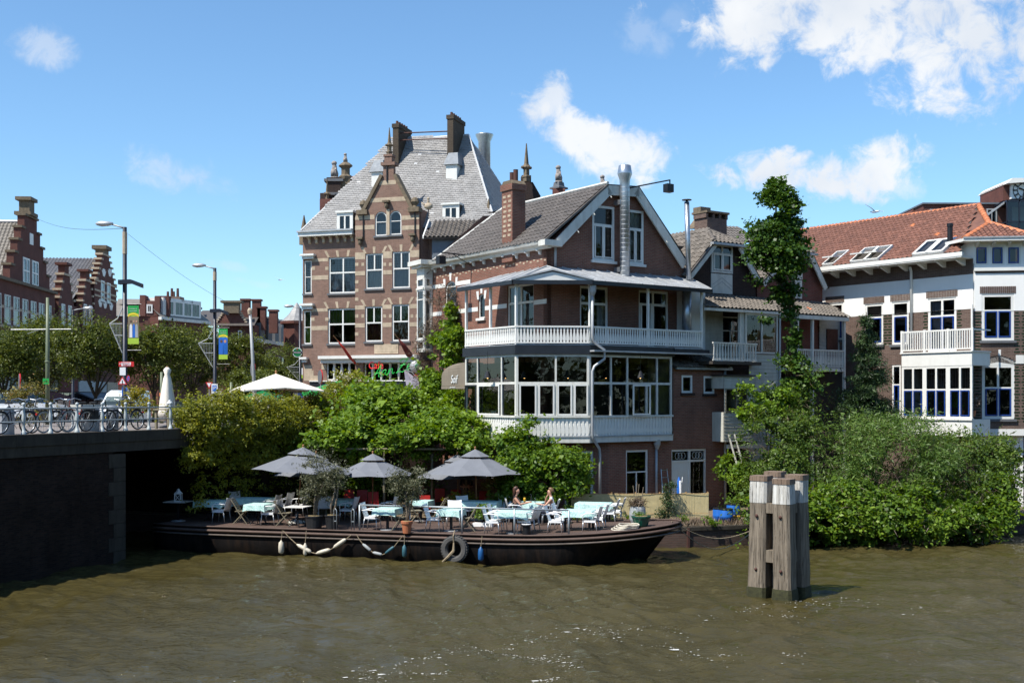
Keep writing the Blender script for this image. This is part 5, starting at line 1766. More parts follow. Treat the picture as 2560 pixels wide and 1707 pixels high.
# -- the two narrow houses right of the restaurant
def siding(h,pl,a,b,z0,z1,c=0.0,mt='siding',pitch=.16,holes=()):
 z=z0
 while z<z1-.02:
  t=min(z+pitch,z1)
  segs=[(a,b)]
  for ha,hb,hz0,hz1 in holes:
   if t>hz0+.01 and z<hz1-.01:
    segs=[s for(p,q)in segs for s in((p,min(q,ha)),(max(p,hb),q))if s[1]-s[0]>.02]
  for p,q in segs:
   MB().add([pl.p(p,z,c+.022),pl.p(q,z,c+.022),pl.p(q,t-.004,c+.004),pl.p(p,t-.004,c+.004),pl.p(p,z,c-.03),pl.p(q,z,c-.03)],[(0,1,2,3),(4,5,1,0)]).build('board',M[mt],h)
  z=t
def gable_house(name,label,pl,px,brick,cols):
 (x0,y0),(xa,ya),(xb,yb),(x1,y1)=px[:4]
 h=T(name,label,'building',tuple(pl.p(pl.u(x0),QUAY)))
 fl,hl,hr,fr_=pl.uz(x0,y0),pl.uz(xa,ya),pl.uz(xb,yb),pl.uz(x1,y1)
 zf=min(fl[1],fr_[1])
 zh=(hl[1]+hr[1])/2
 uL,uR=fl[0],fr_[0]
 win=WR(pl,*cols)
 m=MB()
 wall_mesh(m,pl,[(uL,QUAY),(uR,QUAY),(uR,zf),(hr[0],zh),(hl[0],zh),(uL,zf)],[rect(win[0],win[1],win[2],win[3])],0,.2)
 D=8.5
 m.quad(pl.p(uR,QUAY),pl.p(uR,QUAY,-D),pl.p(uR,zf,-D),pl.p(uR,zf))
 m.quad(pl.p(uL,QUAY,-D),pl.p(uL,QUAY),pl.p(uL,zf),pl.p(uL,zf,-D))
 m.quad(pl.p(uL,QUAY,-D),pl.p(uL,zh+1,-D),pl.p(uR,zh+1,-D),pl.p(uR,QUAY,-D))
 m.build('wall',M[brick],h)
 MB().quad(pl.p(uL,QUAY,-1.5),pl.p(uR,QUAY,-1.5),pl.p(uR,zh,-1.5),pl.p(uL,zh,-1.5)).build('room',M['dark_in'],h)
 window(pl,(win[0],win[1],win[2]+(win[3]-win[2])*.42,win[3]),h,((.7,2,'glass'),(1,2,'glass')),fm='white_old',fw=.09,mw=.07,c=.02,sill=None,sash=('white',(0,)),curtain=[('curtain_white',0,1,0,.7)])
 pz0,pz1=win[2],win[2]+(win[3]-win[2])*.40
 pan=MB().box(pl,win[0],win[1],pz0,pz1,-.08,.03).build('gable_panel',M['white_old'],h)
 uc=(win[0]+win[1])/2
 for k in range(-3,5):
  zz=pz0+(pz1-pz0)*k/5
  for s in(-1,1):
   a,b=(uc,zz+.35),(uc+s*(win[1]-uc-.05),zz)
   if min(a[1],b[1])>pz0+.02 and max(a[1],b[1])<pz1-.02:
    MB().prism(pl,[a,b,(b[0],b[1]+.02),(a[0],a[1]+.02)],.025,.04).build('chevron_batten',M['siding_grey'],pan)
 ov=.35
 apex_u,apex_z=(uL+uR)/2+.2,zh+(hr[0]-hl[0])*.42
 ru0=pl.p(apex_u,apex_z,-1.0)
 back=-pl.N*(D-1)
 s1=(zh-zf)/(hl[0]-uL)
 roofL=[pl.p(uL-.1,zf-.05,-D),pl.p(uL-.1,zf-.05,ov),pl.p(hl[0],zh,ov),ru0,ru0+back]
 tiled(h,roofL,'tile_lichen',.25,.31,170,rise=.06,odd=('tile_ridge',.012))
 tiled(h,[pl.p(hl[0]-.12,zh-.02,ov+.1),pl.p(hr[0]+.12,zh-.02,ov+.1),ru0+Z*.02],'tile_lichen',.25,.29,60,rise=.06,roofname='hip_roof')
 MB().quad(pl.p(hr[0],zh,ov),pl.p(uR+.1,zf-.05,ov),pl.p(uR+.1,zf-.05,-D),ru0+back).add([pl.p(hr[0],zh,ov),ru0+back,ru0],[(0,1,2)]).build('roof',M['tile_lichen'],h)
 for a,b in((pl.p(hl[0]-.1,zh,ov+.1),ru0),(pl.p(hr[0]+.1,zh,ov+.1),ru0)):
  ridge_caps(h,a+Z*.05,b+Z*.05,'tile_lichen',.1,.32)
 MB().box(pl,hl[0]-.2,hr[0]+.2,zh-.12,zh-.02,.3,.5).build('gutter',M['zinc'],h)
 for a,b in(((uL,zf),(hl[0],zh)),((hr[0],zh),(uR,zf))):
  d=Vector((b[0]-a[0],b[1]-a[1],0)).normalized()
  nv=Vector((d.y,-d.x,0))*.26
  MB().prism(pl,[a,b,(b[0]+nv.x,b[1]+nv.y),(a[0]+nv.x,a[1]+nv.y)],.26,.33).build('verge_board',M['white_old'],h)
 return h,(uL,uR,zf,zh)
def build_row():
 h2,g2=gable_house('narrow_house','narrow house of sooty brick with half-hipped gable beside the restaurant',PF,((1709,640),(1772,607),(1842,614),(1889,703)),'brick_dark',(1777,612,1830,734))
 pl=PF
 po=pl.off(1.5)
 zt,zb=pl.z(1800,738),po.z(1860,774)
 u0,u1=pl.u(1760),po.u(1947)
 tiled(h2,[po.p(po.u(1758),zb,.15),po.p(u1,zb,.15),pl.p(pl.u(1915),zt,0),pl.p(pl.u(1765),zt,0)],'tile_lichen',.24,.29,200,rise=.06,roofname='pent_roof')
 MB().box(po,po.u(1758),u1,zb-.14,zb-.03,.05,.2).build('gutter',M['white_old'],h2)
 zfl=po.z(1820,905)
 uA,uG=po.u(1763),po.u(1861)
 bk=po.off(-1.35)
 siding(h2,bk,bk.u(1755),bk.u(1807),zfl,zb,0,'siding')
 window(bk,(bk.u(1807),bk.u(1850),zfl+.05,zb-.2),h2,((.7,2,'glass'),(1,1,'glass')),fm='white_old',sill=None)
 MB().quad(bk.p(bk.u(1807),zfl,-.6),bk.p(bk.u(1950),zfl,-.6),bk.p(bk.u(1950),zb,-.6),bk.p(bk.u(1807),zb,-.6)).build('room',M['dark_in'],h2)
 MB().box(po,po.u(1850),po.u(1861),zfl,zb-.1,-.12,0).build('corner_post',M['white_old'],h2)
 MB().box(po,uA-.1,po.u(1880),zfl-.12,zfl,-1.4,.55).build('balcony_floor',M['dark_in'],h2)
 q0,q1=po.p(po.u(1763),zfl+.03,.45),po.p(po.u(1873),zfl+.03,.45)
 balustrade(h2,q0,q1,.78,'white_old',.155,.125,style=1)
 q2=po.p(po.u(1878),zfl+.03,-.1)
 balustrade(h2,q1,q2,.78,'white_old',.155,.125,style=1)
 zs=po.z(1900,884)
 window(po,(uG,po.u(1941),zs,zb-.15),h2,((1,2,'glass'),),fm='white_old',fw=.07,mw=.07,c=.05,sill=None)
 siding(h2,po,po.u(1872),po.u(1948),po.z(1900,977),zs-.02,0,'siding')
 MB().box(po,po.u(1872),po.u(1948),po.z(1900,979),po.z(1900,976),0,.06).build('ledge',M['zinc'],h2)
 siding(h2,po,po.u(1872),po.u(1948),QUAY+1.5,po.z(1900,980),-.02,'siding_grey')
 MB().tube([po.p(u1-.02,zb-.1,.08),po.p(u1-.02,QUAY+1,.08)],.05,8).build('downpipe',M['zinc'],h2)
 lo=po.off(.45)
 a,b=lo.u(1810),lo.u(1880)
 z0,z1=lo.z(1845,1103),lo.z(1845,940)
 wr=WR(lo,1813,971,1868,1030)
 MB().box(lo,a,b,z0,wr[2],-1.9,-.03).box(lo,a,b,wr[3],z1,-1.9,-.03).box(lo,wr[1],b,wr[2],wr[3],-1.9,-.03).build('timber_extension',M['siding'],h2)
 siding(h2,lo,a,b,z0,z1,0,'siding',.15,holes=[(wr[0],wr[1],wr[2],wr[3])])
 window(lo,wr,h2,((1,2,'glass'),),fm='grey_wood',fw=.05,mw=.06,c=0,sill=None)
 MB().box(lo,a-.1,b+.15,z1,z1+.06,-1.9,.12).build('flat_roof',M['black'],h2)
 MB().box(lo,lo.u(1819),lo.u(1905),lo.z(1860,1120),lo.z(1860,1110),-.1,.02).build('beam',M['siding'],h2)
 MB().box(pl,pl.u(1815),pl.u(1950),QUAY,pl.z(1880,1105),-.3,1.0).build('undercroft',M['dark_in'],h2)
 pc=pl.off(-4.5)
 ca,cb=pc.u(1768),pc.u(1817)
 zt=pc.z(1790,534)
 c=MB().box(pc,ca,cb,pc.z(1790,600),pc.z(1790,546),-.9,0).build('chimney',M['brick_brown'],h2)
 for k in range(4):
  u=ca+(cb-ca)*k/3
  MB().box(pc,u-.07,u+.07,pc.z(1790,546),zt,-.9,0).build('chimney_pier',M['brick_brown'],c)
 MB().box(pc,ca-.1,cb+.1,zt,zt+.1,-1,.1).build('chimney_slab',M['stone_dark'],c)
 pg=pl.off(-6.5)
 q=pg.uz(1758,560)
 MB().prism(pg,[(pg.u(1735),pg.z(1735,570)),(pg.u(1770),pg.z(1770,570)),(pg.u(1770),pg.z(1770,535)),(pg.u(1760),pg.z(1760,535))],-.5,0).box(pg,pg.u(1750),pg.u(1775),pg.z(1760,537),pg.z(1760,518),-.5,.05).build('rear_gable_stone',M['stone_dark'],h2)
 tiled(h2,[pg.p(pg.u(1825),pg.z(1850,605),0),pg.p(pg.u(1900),pg.z(1900,605),0),pg.p(pg.u(1900),pg.z(1900,560),-1.5),pg.p(pg.u(1828),pg.z(1828,556),-1.5)],'tile_dark',.25,.3,90,roofname='rear_roof')
 h3,g3=gable_house('vine_house','narrow house of red brick with half-hipped gable behind the tall maple',PF,((1893,700),(1958,627),(2018,636),(2056,720)),'brick_red',(1979,632,2004,746))
 zt,zb=pl.z(2000,752),po.z(2030,788)
 tiled(h3,[po.p(po.u(1950),zb,.15),po.p(po.u(2113),zb,.15),pl.p(pl.u(2070),zt,0),pl.p(pl.u(1920),zt,0)],'tile_lichen',.24,.29,170,rise=.06,roofname='pent_roof',odd=('tile_ridge',.02))
 MB().box(po,po.u(1950),po.u(2115),zb-.2,zb-.03,.0,.18).build('beam',M['white_old'],h3)
 zfl=po.z(2050,919)
 MB().box(po,po.u(1948),po.u(2112),zfl-.16,zfl,-1.4,.05).build('balcony_floor',M['white_old'],h3)
 for x0,x1 in((1993,2029),(2032,2108)):
  balustrade(h3,po.p(po.u(x0),zfl+.03,0),po.p(po.u(x1),zfl+.03,0),.8,'white_old',.11,.085)
 for x in(1993,2030.5,2110):
  MB().box(po,po.u(x)-.05,po.u(x)+.05,QUAY+.5,zb-.2,-.06,.06).build('porch_post',M['white_old'],h3)
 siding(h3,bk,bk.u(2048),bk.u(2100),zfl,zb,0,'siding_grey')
 MB().box(bk,bk.u(2065),bk.u(2092),zfl,zfl+1.9,.02,.07).build('door',M['rust'],h3)
 MB().box(bk,bk.u(1955),bk.u(2048),zfl,zb,-.3,-.05).build('recess_wall',M['brick_red'],h3)
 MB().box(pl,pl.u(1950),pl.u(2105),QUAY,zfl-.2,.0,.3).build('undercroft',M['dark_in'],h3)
 window(bk,(bk.u(1985),bk.u(2022),zfl+.05,zb-.3),h3,((1,2,'glass'),),fm='white_old',sill=None)
 la=T('wooden_ladder','old white wooden ladder leaning against the timber house back','ladder',tuple(lo.p(lo.u(1845),QUAY,.4)))
 for s in(0,.35):
  MB().tube([lo.p(lo.u(1835)+s,QUAY,.9),lo.p(lo.u(1813)+s,lo.z(1820,1085),.2)],.04,6).build('stile',M['siding'],la)
 for k in range(7):
  t=k/7+.05
  A,B=lo.p(lo.u(1835),QUAY,.9).lerp(lo.p(lo.u(1813),lo.z(1820,1085),.2),t),Vector()
  MB().tube([A,A+lo.U*.35],.02,5).build('rung',M['siding'],la)
build_row()
# -- white rendered building
def build_white():
 n0=Vector((19.8,50.5,0))
 PW=Pl(n0,(.607,-.794))
 PX=Pl(n0+PW.U*.35,(.991,-.13))
 h=T('white_building','white rendered building with brown glazed brick base, blue windows and orange tiled roof','building',tuple(PW.p(0,QUAY)))
 uF=PW.u(2005)
 zG=PW.z(2300,672)
 uE=PX.u(2566)
 zband=PW.z(2200,787)
 zbX=PX.z(2500,777)
 wA,wB=WR(PW,2163,760,2208,862),WR(PW,2230,754,2272,861)
 wC=WR(PW,2320,745,2391,880)
 wD=WR(PW,2068,758,2108,850)
 wE=WR(PW,2230,912,2252,1040)
 wall=[q for q in(wA,wB,wC,wD,wE)]
 up,lo=MB(),MB()
 wall_mesh(up,PW,rect(uF,0.3,zband,zG),[rect(q[0],q[1],max(q[2],zband+.001),q[3])for q in(wA,wB,wC,wD)],0.012,.2)
 wall_mesh(lo,PW,rect(uF,0.3,QUAY,zband),[rect(q[0],q[1],q[2],min(q[3],zband-.001))for q in(wA,wB,wC,wD,wE)],0,.2)
 x1,x2=WR(PX,2454,735,2535,851),WR(PX,2455,912,2536,1047)
 zT=PX.z(2500,676)
 xw=[WR(PX,a,614,b,663)for a,b in((2436,2471),(2476,2511),(2516,2552))]
 zX=PX.z(2500,606)
 wall_mesh(up,PX,rect(0,uE,zbX,zX),[rect(x1[0],x1[1],zbX+.001,x1[3])]+[rect(*q)for q in xw],.012,.2)
 arc=[(x2[0],x2[2]),(x2[1],x2[2]),(x2[1],x2[3]),((x2[0]+x2[1])/2,x2[3]+.12),(x2[0],x2[3])]
 zwhite=PX.z(2500,1072)
 wall_mesh(lo,PX,rect(0,uE,zwhite,zbX),[rect(x1[0],x1[1],x1[2],zbX-.001),arc],0,.2)
 PY=Pl(PX.p(uE,0),(.78,.62))
 up.quad(PY.p(0,zbX),PY.p(4,zbX),PY.p(4,zX),PY.p(0,zX))
 lo.quad(PY.p(0,zwhite),PY.p(4,zwhite),PY.p(4,zbX),PY.p(0,zbX))
 up.quad(PW.p(.0,zG,.012),PX.p(0,zG,.012),PX.p(0,zX,.012),PW.p(-.6,zX,.012))
 up.quad(PW.p(uF,QUAY,-9),PW.p(uF,QUAY),PW.p(uF,zG),PW.p(uF,zG,-9))
 up.quad(PW.p(uF,QUAY,-9),PW.p(uF,zG,-9),PW.p(4,zG,-9),PW.p(4,QUAY,-9))
 up.build('rendered_wall',M['white_wall'],h)
 lo.build('brick_base',M['brick_brown'],h)
 base=MB()
 base.box(PX,0.02,uE-.02,QUAY-.5,zwhite-.2,-1.5,-.35)
 base.build('foot_wall',M['white_wall'],h)
 MB().box(PX,-.02,uE+.02,zwhite-.28,zwhite,-.3,.08).build('plinth_band',M['white'],h)
 rm=MB()
 rm.quad(PW.p(uF,QUAY,-2.2),PW.p(1,QUAY,-2.2),PW.p(1,zX,-2.2),PW.p(uF,zX,-2.2))
 rm.quad(PX.p(-1,QUAY,-2.5),PX.p(uE+3,QUAY,-2.5),PX.p(uE+3,zX,-2.5),PX.p(-1,zX,-2.5))
 rm.build('room',M['dark_in'],h)
 for q,cu in((wA,[('curtain_white',.72,1,0,1)]),(wB,None),(wD,None)):
  window(PW,q,h,((.68,1,'glass'),(1,1,'glass')),fw=.1,mw=.1,c=-.05,sash=('blue',(0,)),curtain=cu,sill='stone_grey')
 window(PW,wC,h,((.68,2,'glass'),(1,2,'glass')),fw=.11,mw=.1,c=-.05,sash=('blue',(0,)),sill=None,curtain=[('curtain_lilac',.05,.38,0,1)])
 window(PW,wE,h,((.62,1,'glass'),(1,1,'glass')),fw=.08,mw=.07,c=-.05,sash=('blue',(0,)))
 window(PX,x1,h,((.66,2,'glass'),(1,1,'glass')),fw=.12,mw=.09,c=-.04,sash=('blue',(0,)))
 window(PX,x2,h,((.58,2,'glass'),(1,2,'glass')),fw=.12,mw=.09,c=-.04,sash=('blue',(0,)))
 for q in xw:
  window(PX,q,h,((1,1,'glass'),),fm='white',fw=.07,c=-.02,sill=None,sash=('blue',(0,)))
 MB().box(PX,-.02,uE,zT-.02,zT+.12,0,.1).build('top_sill',M['white'],h)
 MB().box(PX,.05,uE-.05,zT-.12,zT-.02,0,.02).build('brick_strip',M['brick_brown'],h)
 for pl,q in((PW,wA),(PW,wB),(PW,wC),(PW,wD),(PX,x1)):
  n=int((q[1]-q[0]+.16)/.075)
  for i in range(n):
   a=q[0]-.08+(q[1]-q[0]+.16)*i/n
   MB().box(pl,a+.004,a+.066,q[3]+.03,q[3]+.33,-.03,.03).build('lintel_brick',M['brick_brown'],h)
 n=14
 uc=(x2[0]+x2[1])/2
 for i in range(n):
  t=(i+.5)/n-.5
  a=uc+t*(x2[1]-x2[0]+.1)
  zz=x2[3]+.40-1.1*t*t
  m='white' if i in(7,)else 'brick_brown'
  MB().prism(PX,[(a-.05,zz),(a+.05,zz),(a+.06+t*.1,zz+.26),(a-.06+t*.1,zz+.26)],-.03,.025).build('arch_brick',M[m],h)
 MB().prism(PX,[(x2[0]-.05,x2[3]-.02),(x2[1]+.05,x2[3]-.02),(x2[1]+.05,x2[3]+.2),(uc,x2[3]+.38),(x2[0]-.05,x2[3]+.2)],-.05,.0).build('arch_panel',M['white'],h)
 for a in(x2[0]-.22,x2[1]+.22):
  MB().box(PX,a-.17,a+.17,x2[3]+.05,x2[3]+.42,0,.03).build('white_block',M['white'],h)
 gm=M['glazed_green']=pmat('dark_green_glazed_brick',(.012,.03,.012),.25,var=.3)
 for pl,ulist,z0,z1 in((PW,(wA[0]-.12,wA[1]+.12,wB[0]-.12,wB[1]+.12,wC[0]-.12,wC[1]+.14),wA[2],zband),(PX,(.06,x1[0]-.12,x1[1]+.12,uE-.08),zwhite+.3,zbX),):
  for u in ulist:
   z=z0
   k=0
   while z<z1-.05:
    wd=.12 if k%2 else.07
    MB().box(pl,u-wd,u+wd,z,z+.055,-.02,.008).build('glazed_brick',gm,h)
    z+=.13
    k+=1
 MB().tube([PW.p(PW.u(2281),zG+.1,.2),PW.p(PW.u(2281),zG-.1,.1),PW.p(PW.u(2281),PW.z(2281,845),.1)],.06,8).build('downpipe',M['white'],h,smooth=True)
 MB().tube([PX.p(-.12,zbX+.3,.1),PX.p(-.12,zwhite,.1)],.05,8).build('downpipe',M['white'],h)
 z1=PW.z(2300,656)
 ov=.95
 MB().box(PW,uF-.3,.35,z1-.03,z1+.15,ov-.12,ov).build('eaves_board',M['white'],h)
 MB().box(PW,uF-.3,.3,z1-.08,z1-.03,-.1,ov-.02).build('soffit',M['white'],h)
 MB().box(PW,uF-.3,.3,zG-.45,z1-.085,-.03,.02).build('brick_strip',M['brick_brown'],h)
 for k in range(10):
  u=uF+.3+(0-uF-.4)*k/9
  MB().prism(Fr(PW.p(u,0),PW.N,Z,PW.U),[(0,z1-.35),(.1,z1-.35),(ov-.25,z1-.14),(ov-.25,z1-.08),(0,z1-.08)],-.06,.06).build('bracket',M['white'],h)
 A,B=PW.p(uF-.6,z1+.14,ov-.05),PW.p(.1,z1+.14,ov-.05)
 rp=PW.off(-3.6)
 zr=rp.z(2440,513)
 Rn,Rf=rp.p(rp.u(2447),zr),rp.p(rp.u(1960),zr)
 A=PW.p(uF-3.5,z1+.14,ov-.05)
 sk=[]
 U=(B-A).normalized();V=((Rn-A)-U*(Rn-A).dot(U)).normalized();N=U.cross(V)
 def on_roof(px,py):
  r_=Vector(((px-CX)/F,1,(HY-py)/F))
  k=(A-cam.location).dot(N)/r_.dot(N)
  q=cam.location+r_*k-A
  return q.dot(U),q.dot(V)
 lights=[]
 for poly in(((2100,634),(2092,634),(2065,664),(2043,677)),):
  pass
 for(ax,ay),(bx,by),(cx_,cy_),op in(((2039,680),(2068,677),(2064,637),1),((2107,674),(2142,669),(2137,628),1),((2144,669),(2179,664),(2169,625),1),((2263,657),(2299,652),(2290,610),0),((2303,651),(2341,646),(2325,606),0)):
  a,b=on_roof(ax,ay),on_roof(bx,by)
  c=on_roof(cx_,cy_)
  lights.append((a[0],b[0]+.05,max(.12,min(a[1],b[1])),c[1],op))
 pts=[A,B,Rn,Rf]
 roof,rf=tiled(h,pts,'tile_orange',.235,.30,300,base='tile_dark',holes=[l[:4]for l in lights],rise=.055,odd=('tile_ridge',.015))
 ridge_caps(roof,Rf,Rn,'tile_ridge',.13,.38)
 for i,(a0,a1,b0,b1,op)in enumerate(lights):
  w_=a1-a0
  fr=Fr(rf.p(a0,b0),U,V,N)
  L=b1-b0
  q=.06
  sk=MB().box(fr,0,q,0,L,-.1,.12).box(fr,w_-q,w_,0,L,-.1,.12).box(fr,q,w_-q,L-q,L,-.1,.12).box(fr,q,w_-q,0,q,-.1,.1).build('skylight_frame',M['white'],roof)
  MB().quad(fr.p(q,q,-.08),fr.p(w_-q,q,-.08),fr.p(w_-q,L-q,-.08),fr.p(q,L-q,-.08)).build('skylight_well',M['dark_in']if op else M['curtain_white'],roof)
  t=math.radians(26 if op else 0)
  V2=(V*math.cos(t)-N*math.sin(t)).normalized()if op else V
  N2=U.cross(V2)
  o=fr.p(0,L*.55,.06)
  f2=Fr(o,U,V2,N2)
  y0,y1=-L*.52,L*.4
  s=MB().box(f2,q,q*2,y0,y1,0,.06).box(f2,w_-2*q,w_-q,y0,y1,0,.06).box(f2,2*q,w_-2*q,y0,y0+q,0,.06).box(f2,2*q,w_-2*q,y1-q,y1,0,.06).build('skylight_sash',M['white'],roof)
  MB().quad(f2.p(2*q,y0+q,.03),f2.p(w_-2*q,y0+q,.03),f2.p(w_-2*q,y1-q,.03),f2.p(2*q,y1-q,.03)).build('skylight_pane',M['glass'],roof)
 a=on_roof(2375,612)
 p=rf.p(*a)
 vp=MB().lathe(p-Z*.2,[(.12,0),(.12,1.0),(.14,1.0),(.14,1.12),(.05,1.15)],10).build('vent_pipe',M['iron'],roof)
 za=zX+.12
 t0,t1=PX.p(-.55,za,.55),PX.p(uE+.35,za,.55)
 t2=PY.p(3.5,za,.55)
 ax=PX.p(PX.u(2476)+.3,PX.z(2478,545),-1.3)
 sL=PW.p(-.85,za-.02,.25)
 tf,_=tiled(h,[t0,t1,ax],'tile_orange',.22,.27,110,base='tile_dark',rise=.055,roofname='turret_roof')
 MB().add([sL,t0,ax],[(0,1,2)]).add([t1,t2,ax],[(0,1,2)]).add([B-Z*.06-U*.3,ax-Z*.1,Rn-Z*.06],[(0,1,2)]).build('turret_side',M['tile_orange'],h)
 ridge_caps(tf,t0+Z*.04,ax,'tile_ridge',.13,.36)
 ridge_caps(tf,t1+Z*.04,ax,'tile_ridge',.13,.36)
 ridge_caps(tf,Rn,ax,'tile_ridge',.13,.36)
 MB().box(PX,-.6,uE+.4,zX+.0,zX+.12,-.1,.62).build('eaves_board',M['white'],h)
 MB().box(PX,-.6,uE+.4,zX+.12,zX+.18,-.1,.66).build('gutter',M['zinc'],h)
 fl=Pl(sL,(t0-sL))
 MB().box(fl,0,(t0-sL).length,zX,zX+.13,-.1,.04).build('eaves_board',M['white'],h)
 for k in range(4):
  u=.1+(uE-.2)*k/3
  MB().prism(Fr(PX.p(u,0),PX.N,Z,PX.U),[(0,zX-.22),(.45,zX-.05),(.45,zX),(0,zX)],-.05,.05).build('bracket',M['white'],h)
 pb=PW.off(1.4)
 a,b=pb.u(2254),pb.u(2430)
 zf=pb.z(2340,882)
 zm=pb.z(2340,915)
 zb=pb.z(2340,1046)
 zk=pb.z(2400,1090)
 fr=Fr(pb.O,pb.U,Z,pb.N)
 MB().box(pb,a,b,zm,zf,-1.4,0).build('bay_band',M['white'],h)
 MB().box(pb,a-.05,b+.05,zf,zf+.05,-1.4,.06).build('balcony_edge',M['white'],h)
 MB().box(pb,a,b,zk,zb-.02,-1.4,0).build('bay_skirt',M['white'],h)
 wid=(b-a)/3
 for k in range(3):
  window(pb,(a+wid*k,a+wid*(k+1),zb,zm),h,((.55,2,'glass'),(1,2,'glass_grey')),fw=.1,mw=.09,c=-.05,sill=None,sash=('blue',(0,)),name='bay_window',leading=4)
 MB().box(pb,a-.03,b+.03,zb-.06,zb+.02,-.1,.06).build('bay_sill',M['white'],h)
 MB().quad(pb.p(a,zb,-1.4),pb.p(a,zb),pb.p(a,zm),pb.p(a,zm,-1.4)).build('bay_side',M['white'],h)
 n=30
 MB().box(pb,a,b,zf+.92,zf+.99,-.06,0).box(pb,a,b,zf+.12,zf+.17,-.06,0).build('rail',M['white'],h)
 for k in range(n+1):
  u=a+(b-a)*k/n
  post=k%10==0
  t=.05 if post else.022
  MB().box(pb,u-t,u+t,zf+.05 if post else zf+.17,zf+(1.02 if post else.92),-.055-(.01 if post else 0),-.005+(.01 if post else 0)).build('baluster',M['white'],h)
 for uu in(a,b):
  MB().box(Fr(pb.p(uu,0),pb.N,Z,pb.U),-1.4,-.06,zf+.92,zf+.98,-.03,.03).build('rail',M['white'],h)
 for i,(px,py,s,mt,lb)in enumerate(((2296,1020,.3,L_SHRUB,'spiky green houseplant behind the bay glass, nearest the conifer'),(2350,1010,.42,L_VINE,'tall leafy houseplant in the middle bay window'),(2385,1005,.4,L_VINE,'leafy green houseplant in the last bay window'),(2414,1020,.25,L_DEAD,'bare twiggy houseplant in a terracotta pot behind the bay glass'))):
  uu=pb.u(px)
  p=pb.p(uu,zb+.1,-.55)
  pt=T('houseplant',lb,'plant',tuple(p),'plants in the white bay')
  MB().lathe(p,[(.1,0),(.14,.25),(.12,.25),(.02,.22)],10).build('pot',M['terracotta'],pt)
  foliage('leaves',[(p.x,p.y,p.z+.35+s,s*.6,s*.6,s*1.1)],260,.12,mt,pt,seed=i+60,ncl=14,clump=.35)
 lettering('verhuur',.55,PX.off(-.32),PX.u(2545),PX.z(2545,1143),.0,M['black'],h,sx=.9)
build_white()
def build_clock():
 h=T('clock_tower_building','modern red brick block with glazed balconies and a white clock turret','building',(38,95,3.2))
 d=92
 p=Pl(at(2308,HY,d),(1,0))
 zt=p.z(2400,511)
 uR=p.u(2700)
 MB().box(p,0,uR,3.2,zt,-14,0).prism(p,[(p.u(2275),p.z(2275,545)),(0,zt),(0,3.2),(p.u(2275),3.2)],-6,-2).build('wall',M['brick_far'],h)
 MB().box(p,-.1,uR,zt,zt+.12,-14,.15).build('parapet_cap',M['lead'],h)
 window(p,(p.u(2466),p.u(2492),p.z(2480,560),p.z(2480,522)),h,((1,2,'glass'),),fm='zinc',fw=.1,c=.03,sill=None)
 window(p,(p.u(2324),p.u(2344),p.z(2334,545),p.z(2334,523)),h,((1,1,'glass'),),fm='zinc',fw=.1,c=.03,sill=None)
 q=p.off(1.2)
 u0,u1=q.u(2528),q.u(2640)
 z0,z1=q.z(2540,497),q.z(2540,452)
 MB().box(q,u0,u1,z0,z1,-5,0).build('clock_turret',M['white_wall'],h)
 MB().box(q,u0-.5,u0,z0-.1,z1-.2,-4.8,-.3).build('turret_side',M['brick_far'],h)
 MB().prism(q,[(u0-.55,z1-.3),(u0-.1,z1+.12),(u1+.2,z1+.12),(u1+.2,z1)],-5.2,.5).build('turret_roof',M['white'],h)
 c=q.uz(2560,476)
 R_=0.52/46*d*.85
 cl=MB()
 for rr in(R_,R_*.62):
  for k in range(24):
   a,b=2*math.pi*k/24,2*math.pi*(k+1)/24
   cl.prism(q,[(c[0]+math.cos(a)*rr,c[1]+math.sin(a)*rr),(c[0]+math.cos(b)*rr,c[1]+math.sin(b)*rr),(c[0]+math.cos(b)*(rr-.04),c[1]+math.sin(b)*(rr-.04)),(c[0]+math.cos(a)*(rr-.04),c[1]+math.sin(a)*(rr-.04))],.02,.06)
 co=cl.build('clock_face',M['iron'],h)
 for k in range(12):
  a=math.pi*k/6
  f=Fr(q.p(c[0]+math.cos(a)*R_*.8,c[1]+math.sin(a)*R_*.8,.03),q.U*math.cos(a)+Z*math.sin(a),q.U*-math.sin(a)+Z*math.cos(a),q.N)
  MB().box(f,-R_*.16,R_*.16,-.05,.05,0,.03).build('hour_mark',M['iron'],co)
 for a,L in((2.75,.5),(-1.75,.75)):
  f=Fr(q.p(c[0],c[1],.07),q.U*math.cos(a)+Z*math.sin(a),q.U*-math.sin(a)+Z*math.cos(a),q.N)
  MB().box(f,-.1,R_*L,-.05,.05,0,.03).build('clock_hand',M['iron'],co)
 b=p.off(2.5)
 v0=b.u(2518)
 zz=b.z(2540,500)
 for k in range(5):
  z=zz-k*1.62
  MB().box(b,v0,uR,z-.12,z,-2.5,0).build('balcony_slab',M['pole_dark'],h)
  MB().box(b,v0+1.4,uR,z-1.6,z-.12,-2.4,-2.3).build('balcony_back',M['siding_grey'],h)
 for k in range(9):
  u=v0+k*.95
  MB().box(b,u-.05,u+.05,zz-8,zz,-.08,.0).build('mullion',M['pole_dark'],h)
 MB().quad(b.p(v0,zz-8,-.04),b.p(v0+1.9,zz-8,-.04),b.p(v0+1.9,zz,-.04),b.p(v0,zz,-.04)).quad(b.p(v0+1.9,zz-2.6,-.04),b.p(uR,zz-2.6,-.04),b.p(uR,zz-1.62,-.04),b.p(v0+1.9,zz-1.62,-.04)).build('balcony_glass',M['glass_grey'],h)
 MB().prism(b,[(v0-2.2,zz-1.6),(v0,zz-.05),(v0,zz-.2),(v0-2.2,zz-1.8)],-.6,-.5).build('glass_canopy',M['zinc'],h)
build_clock()
